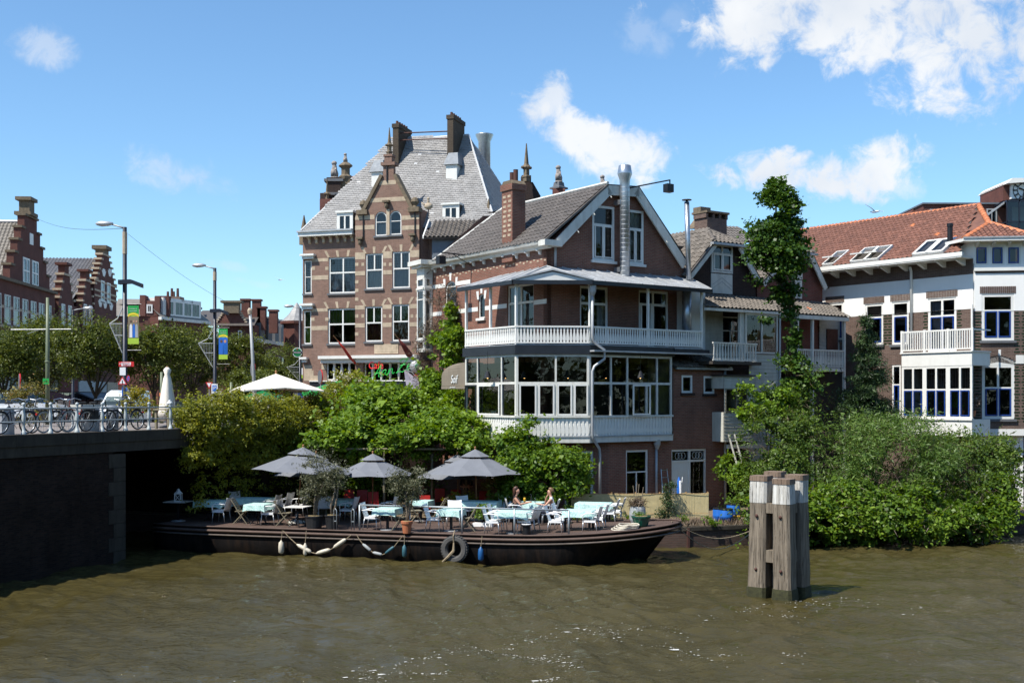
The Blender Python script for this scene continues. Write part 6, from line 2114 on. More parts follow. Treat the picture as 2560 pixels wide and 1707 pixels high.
# -- gabled street row at the left
PS=Pl((-42.0,97.0),(-.0762,1))
def step_gable(h,pl,uc,z0,ztop,half,n,neck,brick,capm='stone_dark',th=.6,capx=.12):
 pts_r=[]
 for k in range(n):
  a=half*(1-k/n)+neck*(k/n)
  za,zb=z0+(ztop-z0)*k/n,z0+(ztop-z0)*(k+1)/n
  pts_r+=[(a,za),(a,zb)]
 out=[(uc+a,b)for a,b in pts_r]+[(uc-a,b)for a,b in pts_r[::-1]]
 MB().prism(pl,out,-th,0).build('gable',M[brick],h)
 for k in range(n):
  a=half*(1-k/n)+neck*(k/n)
  zb=z0+(ztop-z0)*(k+1)/n
  a2=half*(1-(k+1)/n)+neck*((k+1)/n)if k<n-1 else 0
  for s in(-1,1):
   MB().box(pl,uc+s*(a+capx),uc+s*(a2-.02 if k<n-1 else 0),zb,zb+.2,-th-.1,.14).build('step_slab',M[capm],h)
def street_windows(h,pl,cols,rows,wd,fm='white_old',upper=.5,cu=None):
 for yt,yb in rows:
  z1,z0=pl.z(cols[0],yt),pl.z(cols[0],yb)
  for x in cols:
   u=pl.u(x)
   window(pl,(u-wd/2,u+wd/2,z0,z1),h,((.55,1,'glass_grey'),(1,2,'glass_grey')),fm=fm,fw=.1,mw=.08,c=.02,sill='stone_grey',curtain=cu)
def build_street_row():
 G=3.1
 pl=PS
 zc=pl.z(0,690)
 zc2=zc-1.5
 h=T('step_gable_house','big red brick step gable house with grey tiled roof at the left edge','building',tuple(pl.p(0,G)))
 u0,u1=pl.u(-70),pl.u(137)
 MB().box(pl,u0,u1,G,zc,-11,0).build('wall',M['brick_far'],h)
 MB().box(pl,u0,u1,zc-.25,zc,0,.3).build('cornice',M['stone_dark'],h)
 uc=(pl.u(25)+pl.u(124))/2
 zt=pl.z(75,545)
 step_gable(h,pl,uc,zc,zt,(pl.u(124)-pl.u(25))/2,5,.75,'brick_far')
 zk=pl.z(78,496)
 n=MB().box(pl,uc-.75,uc+.75,zt,zk-1.6,-.9,.12).box(pl,uc-1,uc+1,zk-1.6,zk-1.3,-1.1,.3).box(pl,uc-.65,uc+.65,zk-1.3,zk-.3,-.8,.1).box(pl,uc-.9,uc+.9,zk-.3,zk,-1.05,.3)
 n.build('gable_neck',M['stone_dark'],h)
 zr=zt-.4
 hf=(pl.u(124)-pl.u(25))/2*.92
 A,B=pl.p(uc-hf,zc+.05,-11),pl.p(uc-hf,zc+.05,-.3)
 C_,D_=pl.p(uc,zr,-.3),pl.p(uc,zr,-11)
 tiled(h,[A,B,C_,D_],'tile_grey2',.33,.42,300,base='tile_grey2',rise=.08)
 MB().quad(pl.p(uc+hf,zc,-.3),pl.p(uc+hf,zc,-11),D_,C_).build('roof',M['tile_grey2'],h)
 MB().tube([C_+Z*.1,D_+Z*.1],.15,6).build('ridge_cap',M['slate_new'],h)
 q=pl.p(uc-.3,zr-.5,-5.5)
 c=MB().box(Fr(q,X,Y,Z),-1.3,1.3,-.8,.8,-1,2.2).box(Fr(q,X,Y,Z),-1.6,1.6,-1,1,2.2,2.6).build('chimney',M['brick_far'],h)
 for s in(-.5,.5):
  MB().lathe(q+Vector((s,0,2.6)),[(.25,0),(.2,.5)],8).build('chimney_pot',M['rust'],c)
 for x,y0,y1 in((65,645,710),(87,653,715)):
  z0,z1=pl.z(x,y1),pl.z(x,y0)
  u=pl.u(x)
  window(pl,(u-.85,u+.85,z0,z1),h,((.5,2,'glass_grey'),(1,2,'glass_grey')),fw=.15,mw=.13,c=.03)
 u=pl.u(78)
 MB().box(pl,u-.45,u+.45,pl.z(78,612),pl.z(78,584),0,.05).build('blind_window',M['white'],h)
 street_windows(h,pl,(-6,18,40,62,83,103,121),((731,806),(828,872)),1.45)
 for y in(768,815):
  zz=pl.z(18,y)
  MB().box(pl,u0,u1,zz-.12,zz+.12,0,.02).build('stone_course',M['stone'],h)
 h=T('twin_gable_house','red brick street house with two small stepped gables and pale shiny tiled roof','building',tuple(pl.p(pl.u(180),G)))
 a,b=pl.u(137)+.01,pl.u(236)
 zb=pl.z(180,762)
 MB().box(pl,a,b,G,zb,-11,-.3).build('wall',M['brick_far'],h)
 for x,yt,hw,yb in((166,690,19,770),(219,705,14,775)):
  u=pl.u(x)
  hh=(pl.u(x+hw)-pl.u(x-hw))/2
  z0,z1=pl.z(x,yb),pl.z(x,yt)
  step_gable(h,pl,u,z0,z1,hh,4,.7,'brick_far','stone')
  MB().box(pl,u-.6,u+.6,z1,z1+1.0,-.6,.05).box(pl,u-.85,u+.85,z1+1,z1+1.25,-.85,.3).build('gable_neck',M['brick_far'],h)
  MB().box(pl,u-hh,u+hh,G,z0,-.5,0).build('bay_wall',M['brick_far'],h)
  for dx in(-9,8):
   uu=pl.u(x+dx*(hw/19))
   window(pl,(uu-.55,uu+.55,pl.z(x,815),pl.z(x,762)),h,((.5,1,'glass_grey'),(1,1,'glass_grey')),fw=.14,c=.03)
 h=T('striped_gable_house','tall red brick step gable with white stone fans and pale tiled roof','building',tuple(pl.p(pl.u(262),G)))
 a2,b2=pl.u(236),pl.u(291)
 zb=pl.z(262,732)
 MB().box(pl,a2,b2,G,zb,-12,0).build('wall',M['brick_far'],h)
 uc=(a2+b2)/2
 zt=pl.z(262,640)
 step_gable(h,pl,uc,zb,zt,(b2-a2)/2,7,.9,'brick_far','stone',capx=.25)
 zk=pl.z(262,615)
 MB().box(pl,uc-.8,uc+.8,zt,zk-.4,-.9,.1).box(pl,uc-1.1,uc+1.1,zk-.4,zk,-1.2,.35).build('gable_neck',M['stone_dark'],h)
 hf=(b2-a2)/2
 zr=pl.z(262,646)
 A,B,C_,D_=pl.p(a2-14,zb-4.5,-13),pl.p(a2-14,zb-4.5,-.6),pl.p(uc,zr,-.6),pl.p(uc,zr,-26)
 MB().add([pl.p(uc-17,zb-5.5,-.7),pl.p(uc,zr,-.7),pl.p(uc,zr,-24),pl.p(uc-17,zb-5.5,-24)],[(0,1,2,3)]).build('roof',M['tile_shiny'],h)
 fr=Fr(pl.p(uc-17,zb-5.5,-24),pl.N,(pl.p(uc,zr,0)-pl.p(uc-17,zb-5.5,0)),Z)
 vv=(pl.p(uc,zr,0)-pl.p(uc-17,zb-5.5,0))
 L=vv.length
 nn=pl.N.cross(vv.normalized())
 fr=Fr(pl.p(uc-17,zb-5.5,-24),pl.N,vv,nn)
 me,vs,fs=tile_mesh(.36,.46,'tile_shiny',.09)
 mb=MB()
 for j in range(int(L/.46)):
  for i in range(int(23.2/.36)):
   mb.add([fr.p(i*.36+q_.x,j*.46+q_.y,.02+q_.z)for q_ in vs],fs)
 mb.build('tile',M['tile_shiny'],h,kind='stuff')
 MB().box(Fr(pl.p(uc,zr,-15),pl.N,pl.U,Z),-3,3,-.7,.7,-.5,.7).build('chimney',M['stone_dark'],h)
 for dx in(-7,8):
  u=pl.u(263+dx)
  window(pl,(u-.7,u+.7,pl.z(262,756),pl.z(262,704)),h,((.5,1,'glass_grey'),(1,1,'glass_grey')),fw=.14,c=.03)
 for x,y in((259,694),(274,694),(250,770),(262,774),(277,778)):
  u,z=pl.uz(x,y+4)
  for k in range(-2,3):
   t=k*.32
   MB().prism(pl,[(u+math.sin(t)*.35-.09,z+math.cos(t)*.35),(u+math.sin(t)*.35+.09,z+math.cos(t)*.35),(u+math.sin(t)*1.15+.14,z+math.cos(t)*1.15),(u+math.sin(t)*1.15-.14,z+math.cos(t)*1.15)],0,.05).build('fan_stone',M['white'],h)
 for y in(708,732,745):
  zz=pl.z(262,y)
  MB().box(pl,a2,b2,zz-.1,zz+.1,0,.06).build('stone_course',M['stone'],h)
 h=T('shop_front_row','shaded shop fronts with signs and awnings below the street trees','shop front',tuple(pl.p(10,G)))
 us=[pl.u(x)for x in(-60,20,62,140,190,262,291)]
 cols=['dark_in','sign_blue','fender_teal','iron','siding_grey','khaki','white']
 for k in range(len(us)-1):
  a,b=us[k]+.2,us[k+1]-.2
  MB().box(pl,a,b,G+3.0,G+4.1,0,.25).build('shop_sign',M[('siding','fender_teal','iron','curtain_red','siding_grey','stone')[k]],h)
  window(pl,(a,b,G+.4,G+2.9),h,((1,3,'glass_grey'),),fm='pole_dark',c=.05,sill=None,name='shop_window')
  if k in(2,4):
   MB().prism(Fr(pl.p(a,0),pl.N,Z,pl.U),[(0,G+3.0),(1.8,G+2.3),(1.8,G+2.15),(0,G+2.9)],0,b-a).build('awning',M['curtain_red']if k==2 else M['lead'],h)
 h=T('corner_dormer_house','far red brick house with dormer bay and dark tiled roof beside the first lamp','building',tuple(at(345,HY,150)))
 f=Pl(at(285,HY,150),(1,.12))
 z1=f.z(345,790)
 MB().box(f,0,f.u(402),G,z1,-9,0).build('wall',M['brick_far'],h)
 zt=f.z(330,741)
 MB().quad(f.p(-.3,z1,.3),f.p(f.u(352),z1,.3),f.p(f.u(352),zt,-4),f.p(-.3,zt,-4)).build('roof',M['tile_grey2'],h)
 a,b=f.u(350),f.u(400)
 m=MB().box(f,a,b,z1,f.z(375,752),-6,.1).box(f,a,f.u(364),z1,f.z(357,738),-2,.2).box(f,f.u(387),b,z1,f.z(393,741),-2,.2)
 m.build('dormer_bay',M['brick_red'],h)
 window(f,(f.u(367),f.u(382),f.z(375,783),f.z(375,761)),h,((1,2,'glass_grey'),),fw=.2,c=.16)
 for x in(404,411):
  q=at(x,752,152)
  MB().lathe(q-Z*2,[(.2,0),(.2,2.6)],6).build('chimney_pot',M['iron'],h)
 MB().box(Fr(at(408,752,152),X,Y,Z),-.9,.9,-.6,.6,-4,.6).build('chimney',M['brick_far'],h)
 h=T('mansard_row','far row of houses with dark mansard roofs and white dormers','building',tuple(at(440,HY,165)))
 g=Pl(at(396,HY,150),(.42,1))
 zz,zt=g.z(400,792),g.z(400,757)
 L=g.u(520)
 MB().box(g,0,L,G,zz,-8,0).build('wall',M['brick_far'],h)
 MB().quad(g.p(0,zz,.3),g.p(L,zz,.3),g.p(L,zt,-1.8),g.p(0,zt,-1.8)).quad(g.p(0,zt,-1.8),g.p(L,zt,-1.8),g.p(L,zt,-8),g.p(0,zt,-8)).build('roof',M['tile_grey2'],h)
 MB().box(g,0,L,zz-.4,zz,0,.5).build('cornice',M['white_old'],h)
 for x in(425,448,470,490):
  u=g.u(x)
  d_=MB().box(g,u-1.2,u+1.2,zz+.1,zz+2.6,-3,-.1).build('roof_dormer',M['white'],h)
  window(g,(u-.9,u+.9,zz+.3,zz+2.3),d_,((1,2,'glass_grey'),),fw=.2,c=-.05,sill=None)
 for x,y in((437,752),(427,760)):
  MB().box(Fr(at(x,y,158),X,Y,Z),-1,1,-1,1,-4,.5).build('chimney',M['brick_brown'],h)
  for s in(-.4,.4):
   MB().lathe(at(x,y,158)+Vector((s,0,.5)),[(.2,0),(.16,1.2)],6).build('chimney_pot',M['rust'],h)
 h=T('long_gabled_hall','far long red brick hall with stepped end gable and a row of stone dormers','building',tuple(at(600,HY,170)))
 d=168
 f=Pl(at(548,HY,d),(1,-.05))
 ze=f.z(590,812)
 a,b=0.0,f.u(636)
 MB().box(f,a,b,G,ze,-8,0).build('wall',M['brick_far'],h)
 uc=f.u(582)
 step_gable(h,f,(a+b)/2-.8,ze,f.z(585,779),(b-a)/2*.86,6,.9,'brick_far','stone')
 q=at(581,775,d)
 MB().box(Fr(q,X,Y,Z),-1.1,1.1,-.8,.5,-.5,1.0).box(Fr(q,X,Y,Z),-1.5,1.5,-1,.7,1.0,1.3).build('chimney',M['stone_dark'],h)
 window(f,(f.u(595),f.u(605),f.z(600,846),f.z(600,826)),h,((1,1,'glass_grey'),),fw=.16,c=.03)
 zt=f.z(500,768)
 MB().quad(f.p(f.u(462),f.z(470,815),1),f.p(f.u(640),f.z(630,815),1),f.p(f.u(628),zt,-6),f.p(f.u(474),zt,-6)).build('roof',M['tile_dark'],h)
 for x,yt in((490,776),(615,755),(642,756),(655,774),(684,782)):
  q=at(x,yt,d+3)
  MB().box(Fr(q,X,Y,Z),-.6,.6,-.5,.5,-3.0,.2).box(Fr(q,X,Y,Z),-.75,.75,-.65,.65,.2,.45).build('chimney',M['brick_far'],h)
 s_=Pl(f.p(b,0),((1570-CX)/F,1))
 uE=s_.u(748)
 za=s_.z(650,848)
 MB().box(s_,0,uE,G,za,-8,0).build('side_wall',M['brick_far'],h)
 MB().box(s_,0,uE,za-.5,za,0,.4).build('cornice',M['white_old'],h)
 zt=s_.z(650,800)
 MB().quad(s_.p(0,za,.1),s_.p(uE,za,.1),s_.p(uE,zt+1,-5),s_.p(0,zt+1,-5)).build('side_roof',M['slate'],h)
 for x in(655,674,691,706,719,730,739):
  u=s_.u(x)
  zz=za+3.6
  MB().box(s_,u-1.0,u+1.0,za,zz-1.2,-1.4,.1).box(s_,u-.55,u+.55,zz-1.2,zz-.25,-.6,.1).box(s_,u-.7,u+.7,zz-.25,zz,-.7,.2).build('stone_dormer',M['stone_grey'],h)
 for x in(660,672,684,696,707,717,726,734):
  u=s_.u(x)
  window(s_,(u-.8,u+.8,za-5.2,za-2.2),h,((1,1,'glass_grey'),),fm='stone',fw=.2,c=.04)
 q=at(742,812,175)
 t=T('slim_turret','slim far turret with pointed slate spire beside the third lamp','tower',(q.x,q.y,G))
 MB().lathe((q.x,q.y,0),[(2.0,G),(2.0,q.z),(2.5,q.z+.1),(2.5,q.z+.5)],8).build('shaft',M['brick_far'],t)
 MB().lathe((q.x,q.y,0),[(2.4,q.z+.5),(1.2,at(742,785,175).z),(.1,at(742,757,175).z)],8).build('spire',M['slate'],t)
build_street_row()
# -- street trees
_tl=['round street tree at the left picture edge','street tree behind the green tram pole','street tree left of the first lamp post','broad street tree between the first lamp and the folded parasol','street tree just left of the second lamp post','street tree right of the second lamp post','small far street tree above the white parasol','far street tree left of the third lamp post','far street tree hidden low behind the white parasol']
for i,(x,yt,yb,hw,d)in enumerate(((8,806,975,92,60),(108,796,965,88,66),(238,784,965,100,63),(384,802,975,104,64),(478,818,980,84,70),(585,842,990,80,76),(655,890,995,62,84),(712,858,990,58,92),(640,925,1005,76,68))):
 k=d/F
 cz=EYE+(HY-(yt+yb)/2)*k
 cxx=(x-CX)*k
 rz,rx=(yb-yt)/2*k*1.1,hw*k
 rr=random.Random(i+40)
 blobs=[(cxx,d,cz,rx*.8,rx*.8,rz*.85,1.6)]
 for q in range(7):
  a=2*math.pi*q/7+rr.random()
  blobs.append((cxx+math.cos(a)*rx*.62,d+math.sin(a)*rx*.6,cz+rr.uniform(-.45,.6)*rz,rx*rr.uniform(.3,.45),rx*.4,rz*rr.uniform(.35,.5)))
 tree('street_tree',_tl[i],(cxx,d,street_z(d)),blobs,19000,.115,L_STREET,.13,'street trees along the road',seed=i+3,ncl=150,clump=.2,updir=.6,inner=.3,gap=-.35)
# -- street furniture
def cyl(mb,p,r,z0,z1,seg=10):
 return mb.lathe((p[0],p[1],0),[(r,z0),(r,z1)],seg)
def lamp_post(i,px,ytop,d,side,label,banner=None,star=True,py_base=None,head=.5,arm=.55):
 k=d/F
 b=Vector(((px-CX)*k,d,street_z(d)))
 zt=EYE+(HY-ytop)*k
 t=T('lamp_post',label,'street lamp',tuple(b),'street lamps along the road')
 MB().lathe((b.x,b.y,0),[(.13,b.z),(.13,b.z+1.2),(.10,b.z+1.25),(.085,zt)],10).build('pole',M['pole_dark'],t,smooth=True)
 e=Vector((b.x+side*arm,d,zt+.12))
 MB().tube([(b.x,d,zt-.05),(b.x+side*.2,d,zt+.02),e],.035,8).build('arm',M['pole_grey'],t,smooth=True)
 MB().loft([[e+Vector((side*(.0+s*head*1.3),math.cos(a)*w,.02+math.sin(a)*h_))for a in[2*math.pi*q/8 for q in range(8)]]for s,w,h_ in((-.1,.06,.05),(.2,.12,.1),(.6,.15,.12),(.9,.1,.07),(1,.02,.02))]).build('lamp_head',M['lamp_head'],t,smooth=True)
 if i<2:
  MB().lathe((b.x,b.y,0),[(.1,zt-1.1*(1-i*.4)),(.1,zt-.2)],10).build('tape',M['stone'],t)
  z=EYE+(HY-(713 if i==0 else 783))*k
  MB().prism(Fr((b.x,d-.1,z),X,Z,-Y),[(-.2,.02),(-.2,.2),(.3,.22),(.75,.05),(.75,-.12),(.3,.06)],-.15,.15).build('floodlight',M['pole_dark'],t)
 if banner:
  x0,y0,x1,y1=banner
  a,c=at(x0,y0,d-.05),at(x1,y1,d-.05)
  f=Fr((a.x,d-.05,c.z),X,Z,-Y)
  W,H=c.x-a.x,a.z-c.z
  bn=MB().box(f,0,W,0,H,-.01,.01).build('banner',M['lime'],t)
  MB().box(f,0,W,H*.78,H,.01,.014).build('banner_head',M['sign_green'],bn)
  MB().box(f,0,W,H*.16,H*.72,.01,.015).build('banner_picture',M['sign_blue']if i else M['khaki'],bn)
  MB().prism(f,[(W*q/8,H*(.70+.06*math.sin(math.pi*q/8)))for q in range(9)]+[(W*q/8,H*(.77+.05*math.sin(math.pi*q/8)))for q in range(8,-1,-1)],.011,.018).build('banner_curve',M['yellow'],bn)
  for fx,cm,hd in(((.28,'shirt_white','hair_brown'),(.55,'sign_blue','skin'),(.8,'siding_grey','skin'))if i==0 else((.3,'sign_blue','skin_dark'),(.72,'drum','skin'))):
   s=.13 if i==0 else.24
   MB().prism(f,[(W*(fx-s),H*.17),(W*(fx+s),H*.17),(W*(fx+s*.9),H*.46),(W*(fx+s*.4),H*.52),(W*(fx-s*.4),H*.52),(W*(fx-s*.9),H*.46)],.015,.019).build('banner_print',M[cm],bn)
   MB().prism(f,[(W*fx+math.cos(q*math.pi/5)*W*s*.6,H*.59+math.sin(q*math.pi/5)*W*s*.75)for q in range(10)],.015,.021).build('banner_print',M[hd],bn)
  lettering('Kom naar de',W*.13,f,W*.5,H*.92,.016,M['sign_white'],bn)
  lettering('Schiedamseweg',W*.11,f,W*.5,H*.86,.016,M['sign_white'],bn)
  for zz in(H+.06,-.25):
   MB().tube([(b.x,d,f.O.z+zz),(c.x+.1,d-.05,f.O.z+zz)],.018,6).build('banner_bar',M['pole_dark'],t)
 if star:
  H=EYE+(HY-star[0])*k
  Lz=EYE+(HY-star[1])*k
  w=star[2]*k
  x0=b.x-.1
  zt_=H-(H-Lz)*.35
  m=MB()
  for pts in([(x0,d,H),(x0-w*.35,d,zt_+(H-zt_)*.35),(x0-w,d,zt_)],[(x0-w,d,zt_),(x0,d,zt_)],[(x0-w,d,zt_),(x0,d,Lz)],[(x0-w*.62,d,zt_-(zt_-Lz)*.4),(x0,d,zt_-(zt_-Lz)*.4)]):
   m.tube(pts,.022,5)
  for q in range(1,9):
   xx=x0-w*q/9
   zlow=Lz+(zt_-Lz)*q/9
   m.tube([(xx,d,zt_),(xx,d,zlow)],.008,4)
  m.build('light_ornament',M['pole_grey'],t)
 return t,b,zt
l1=lamp_post(0,312,568,47.5,-1,'tall dark lamp post with family banner and traffic signs by the bridge',(320,764,347,860),(770,882,32))
l2=lamp_post(1,537,670,61,-1,'dark lamp post with worker banner behind the flowering hedge',(547,822,569,898),(826,918,36))
l3=lamp_post(2,750,770,86,-1,'far dark lamp post with round beer sign beside the cafe corner',None,(900,950,30))
lamp_post(3,182,775,82,1,'grey street lamp among the trees left of the first lamp post',None,None,arm=.8)
def sign_board(t,f,poly,mat,c0=.0,c1=.02,name='sign'):
 return MB().prism(f,poly,c0,c1).build(name,mat,t)
def disc(r,n=20,cx=0,cz=0,sx=1):
 return[(cx+math.cos(2*math.pi*k/n)*r*sx,cz+math.sin(2*math.pi*k/n)*r)for k in range(n)]
def build_signs():
 t,b,zt=l1
 k=47.5/F
 d=47.3
 def fr(px,py):
  q=at(px,py,d)
  return Fr(q,X,Z,-Y)
 f=fr(316,910)
 s=sign_board(t,f,rect(-.31,.31,-.1,.1),M['red_sign'],name='direction_sign')
 sign_board(s,f,rect(-.2,.19,-.075,.075),M['sign_white'],.02,.024,'sign_field')
 lettering('Centrum',.09,f,-.02,.035,.025,M['red_sign'],s)
 lettering('Delfshaven',.08,f,.04,-.04,.025,M['red_sign'],s)
 lettering('+',.16,f,-.255,0,.021,M['sign_white'],s)
 f=fr(307,928)
 s=sign_board(t,f,rect(-.12,.12,-.16,.16),M['sign_white'],name='notice_sign')
 f=fr(307,953)
 tri=[(-.19,-.13),(.19,-.13),(0,.2)]
 s=sign_board(t,f,tri,M['red_sign'],.03,.05,'warning_sign')
 sign_board(s,f,[(a*.68,(z+.02)*.68-.02)for a,z in tri],M['sign_white'],.05,.054,'sign_field')
 sign_board(s,f,[(-.018,-.1),(.018,-.1),(.02,.0),(.0,.07),(-.02,.0)],M['iron'],.054,.058,'pictogram')
 f=fr(321,946)
 s=sign_board(t,f,disc(.13,20,0,0,.55),M['red_sign'],.0,.02,'no_stopping_sign')
 sign_board(s,f,disc(.1,20,0,0,.55),M['sign_blue'],.02,.024,'sign_field')
 sign_board(s,f,[(-.05,.06),(-.03,.08),(.05,-.06),(.03,-.08)],M['red_sign'],.024,.028,'pictogram')
 f=fr(314,979)
 s=sign_board(t,f,rect(-.2,.2,-.18,.18),M['sign_blue'],-.15,-.13,'blue_sign')
 sign_board(s,f,[(.02,-.15),(.14,-.15),(.07,.13),(.03,.13)],M['sign_white'],-.13,-.126,'pictogram')
 t=l2[0]
 d=60.7
 f=fr(523,963)
 s=sign_board(t,f,[(-.18,.16),(.18,.16),(0,-.2)],M['red_sign'],name='give_way_sign')
 sign_board(s,f,[(-.11,.12),(.11,.12),(0,-.1)],M['sign_white'],.02,.024,'sign_field')
 MB().tube([at(523,972,d),at(523,1010,d)],.02,6).build('sign_post',M['pole_grey'],t)
 f=fr(538,971)
 s=sign_board(t,f,rect(-.16,.16,-.25,.25),M['sign_white'],.12,.14,'parking_sign')
 sign_board(s,f,rect(-.11,.11,-.15,.17),M['sign_blue'],.14,.144,'sign_field')
 lettering('P',.26,f,0,.02,.146,M['sign_white'],s)
 t=l3[0]
 d=84.5
 f=fr(744,881)
 s=sign_board(t,f,disc(.33*1.05,24),M['sign_white'],.0,.12,'beer_sign')
 sign_board(s,f,disc(.31,24),M['heineken'],.12,.125,'sign_field')
 sign_board(s,f,rect(-.34,.34,-.09,.09),M['iron'],.125,.13,'sign_band')
 lettering('Heineken',.14,f,0,0,.131,M['sign_white'],s)
 lettering('*',.3,f,0,.16,.131,M['red_sign'],s)
 f=fr(747,988)
 s=sign_board(t,f,rect(-.28,.28,-.16,.16),M['sign_blue'],.12,.14,'street_name_sign')
 sign_board(s,f,rect(-.28,-.02,-.16,.16),M['sign_white'],.14,.144,'sign_field')
 f=fr(762,937)
 s=sign_board(t,f,rect(-.22,.22,-.25,.5),M['lime'],.05,.07,'banner')
 sign_board(s,f,rect(-.22,.22,-.0,.5),M['sign_white'],.07,.074,'banner_field')
 for i,(px,py,d_,lb)in enumerate(((631,922,56,'round traffic sign seen from behind, left of the white parasol'),(800,942,60,'round traffic sign seen from behind, in front of the cafe windows'),(48,953,56,'round red rimmed sign behind the orange bush'))):
  q=at(px,py,d_)
  s=T('round_sign',lb,'sign',(q.x,q.y,street_z(d_)),'round traffic signs')
  f=Fr(q,Vector((.45,-.9,0)),Z,Vector((-.9,-.45,0)))
  MB().prism(f,disc(.36,20),.0,.015).build('sign_plate',M['stone_grey'],s)
  MB().prism(f,disc(.375,20),-.05,0).build('sign_rim',M['red_sign'],s)
  MB().tube([(q.x+.03,q.y+.03,street_z(d_)),(q.x+.03,q.y+.03,q.z+.3)],.03,6).build('sign_post',M['pole_grey'],s)
build_signs()
def pole(px,ytop,d,r,mat,label,name='tram_pole',cat='pole',lean=0.0,extra=None):
 k=d/F
 b=Vector(((px-CX)*k,d,street_z(d)))
 zt=EYE+(HY-ytop)*k
 t=T(name,label,cat,tuple(b))
 MB().tube([b,(b.x+lean*.5,d,(b.z+zt)/2),(b.x+lean,d,zt)],[r*1.15,r,r*.75],12).build('shaft',M[mat],t,smooth=True)
 return t,b,zt
t,b,zt=pole(119,744,49,.085,'pole_green','sage green tram pole with green plate and cross bar at the left')
z=at(119,824,49).z
MB().tube([(b.x-1.55,49,z),(b.x+1.0,49,z+.02)],.025,6).tube([(b.x-.85,49,z-.17),(b.x-.4,49,z-.02)],.012,5).build('cross_bar',M['pole_grey'],t)
q=at(115,953,48.8)
s=sign_board(t,Fr(q,X,Z,-Y),rect(-.13,.13,-.12,.12),M['sign_green'],.0,.02,'green_plate')
lettering('tram',.09,Fr(q,X,Z,-Y),0,0,.021,M['heineken'],s)
MB().lathe((b.x,49,0),[(.1,at(0,906,49).z),(.115,at(0,904,49).z),(.1,at(0,902,49).z)],12).build('collar',M['pole_green'],t)
t,b,zt=pole(404,930,52,.08,'pole_green','sage green pole with orange band beside the folded parasol')
MB().lathe((b.x,b.y,0),[(.105,at(0,990,52).z),(.105,at(0,982,52).z)],12).build('orange_band',M['tile_ridge'],t)
pole(578,955,57,.085,'pole_green','short sage green pole behind the white parasol')
t,b,zt=pole(641,770,55,.085,'pole_grey','leaning pale grey mast rising behind the white parasol','mast','pole',-.31)
MB().lathe((b.x-.31,55,0),[(.1,zt-.3),(.12,zt-.1),(.06,zt)],8).build('mast_head',M['stone'],t)
def wire(label,pts,r=.006):
 MB().tube(pts,r,5).build('overhead_wire',M['iron'],label=label,cat='wire')
def sag(A,B,s,n=10):
 return[A.lerp(B,i/n)-Z*s*math.sin(math.pi*i/n)for i in range(n+1)]
wire('thin overhead wire from the first lamp to the big gable',sag(at(97,549,97),at(313,571,47.5),.35),.011)
wire('thin overhead wire from the first lamp down towards the mast',sag(at(320,585,47.5),at(624,785,55),.25))
# -- bicycles, van, bins
def bicycle_proto(name,label,col,crate=False,white_tyre=False):
 t=T(name,label,'bicycle',(0,0,0),'bicycles at the bridge railing')
 for x in(-.53,.53):
  w=MB()
  for rr,th,mm,nm in((.33,.019,'siding_grey' if white_tyre else 'tyre','tyre'),(.30,.010,'galv','rim')):
   pts=[Vector((x+math.cos(2*math.pi*q/24)*rr,0,.35+math.sin(2*math.pi*q/24)*rr))for q in range(25)]
   o=MB().tube(pts,th,6,cap=False).build(nm,M[mm],t,smooth=True)
  for q in range(12):
   a=math.pi*q/6
   w.tube([(x,0,.35),(x+math.cos(a)*.3,0,.35+math.sin(a)*.3)],.003,3)
  w.build('spokes',M['galv'],t)
  MB().tube([Vector((x+math.cos(a)*.355,0,.35+math.sin(a)*.355))for a in[math.radians(20+140*q/8)for q in range(9)]],.022,5,flat=.4).build('mudguard',M[col],t)
 fr=MB()
 bb,hd,st=Vector((-.08,0,.32)),Vector((.33,0,.86)),Vector((-.22,0,.82))
 for a,b in((bb,hd),(bb,st),(st-(st-bb)*.35,hd-Vector((-.03,0,.1))),(bb,Vector((-.53,0,.35))),(st-(st-bb)*.2,Vector((-.53,0,.35)))):
  fr.tube([a,b],.017,6)
 fr.build('frame',M[col],t)
 MB().tube([Vector((.53,0,.35)),Vector((.40,0,.72)),hd+Vector((.0,0,.02)),hd+Vector((-.04,0,.18))],.016,6).build('fork',M[col],t)
 MB().tube([hd+Vector((-.22,-.28,.16)),hd+Vector((-.02,-.2,.22)),hd+Vector((-.04,0,.18)),hd+Vector((-.02,.2,.22)),hd+Vector((-.22,.28,.16))],.013,6).build('handlebar',M['galv'],t)
 MB().tube([st,st+Vector((-.03,0,.1))],.014,6).loft([[st+Vector((-.03+s,math.cos(a)*w,.13+math.sin(a)*.03))for a in[2*math.pi*q/8 for q in range(8)]]for s,w in((-.14,.04),(-.1,.09),(0,.07),(.1,.03),(.14,.015))]).build('saddle',M['tyre'],t)
 MB().box(Fr((-.55,0,.74),X,Y,Z),-.2,.25,-.06,.06,-.01,.01).tube([(-.53,.05,.35),(-.6,.05,.74)],.008,4).build('carrier',M['tyre'],t)
 MB().lathe((-.08,-.06,.32),[(.09,-.001),(.09,.001)],12).tube([bb+Vector((0,-.08,0)),bb+Vector((.1,-.1,-.14))],.01,4).build('crank',M['galv'],t)
 if crate:
  MB().box(Fr((-.55,0,.5),X,Y,Z),-.2,.2,-.2,-.06,-.16,.2).box(Fr((-.55,0,.5),X,Y,Z),-.2,.2,.06,.2,-.16,.2).build('pannier',M['shirt_black'],t)
 MB().ball((.44,0,.75),.05).build('headlamp',M['galv'],t)
 MB().box(Fr((-.85,0,.6),X,Y,Z),-.02,.02,-.03,.03,-.03,.03).build('rear_light',M['red'],t)
 return t
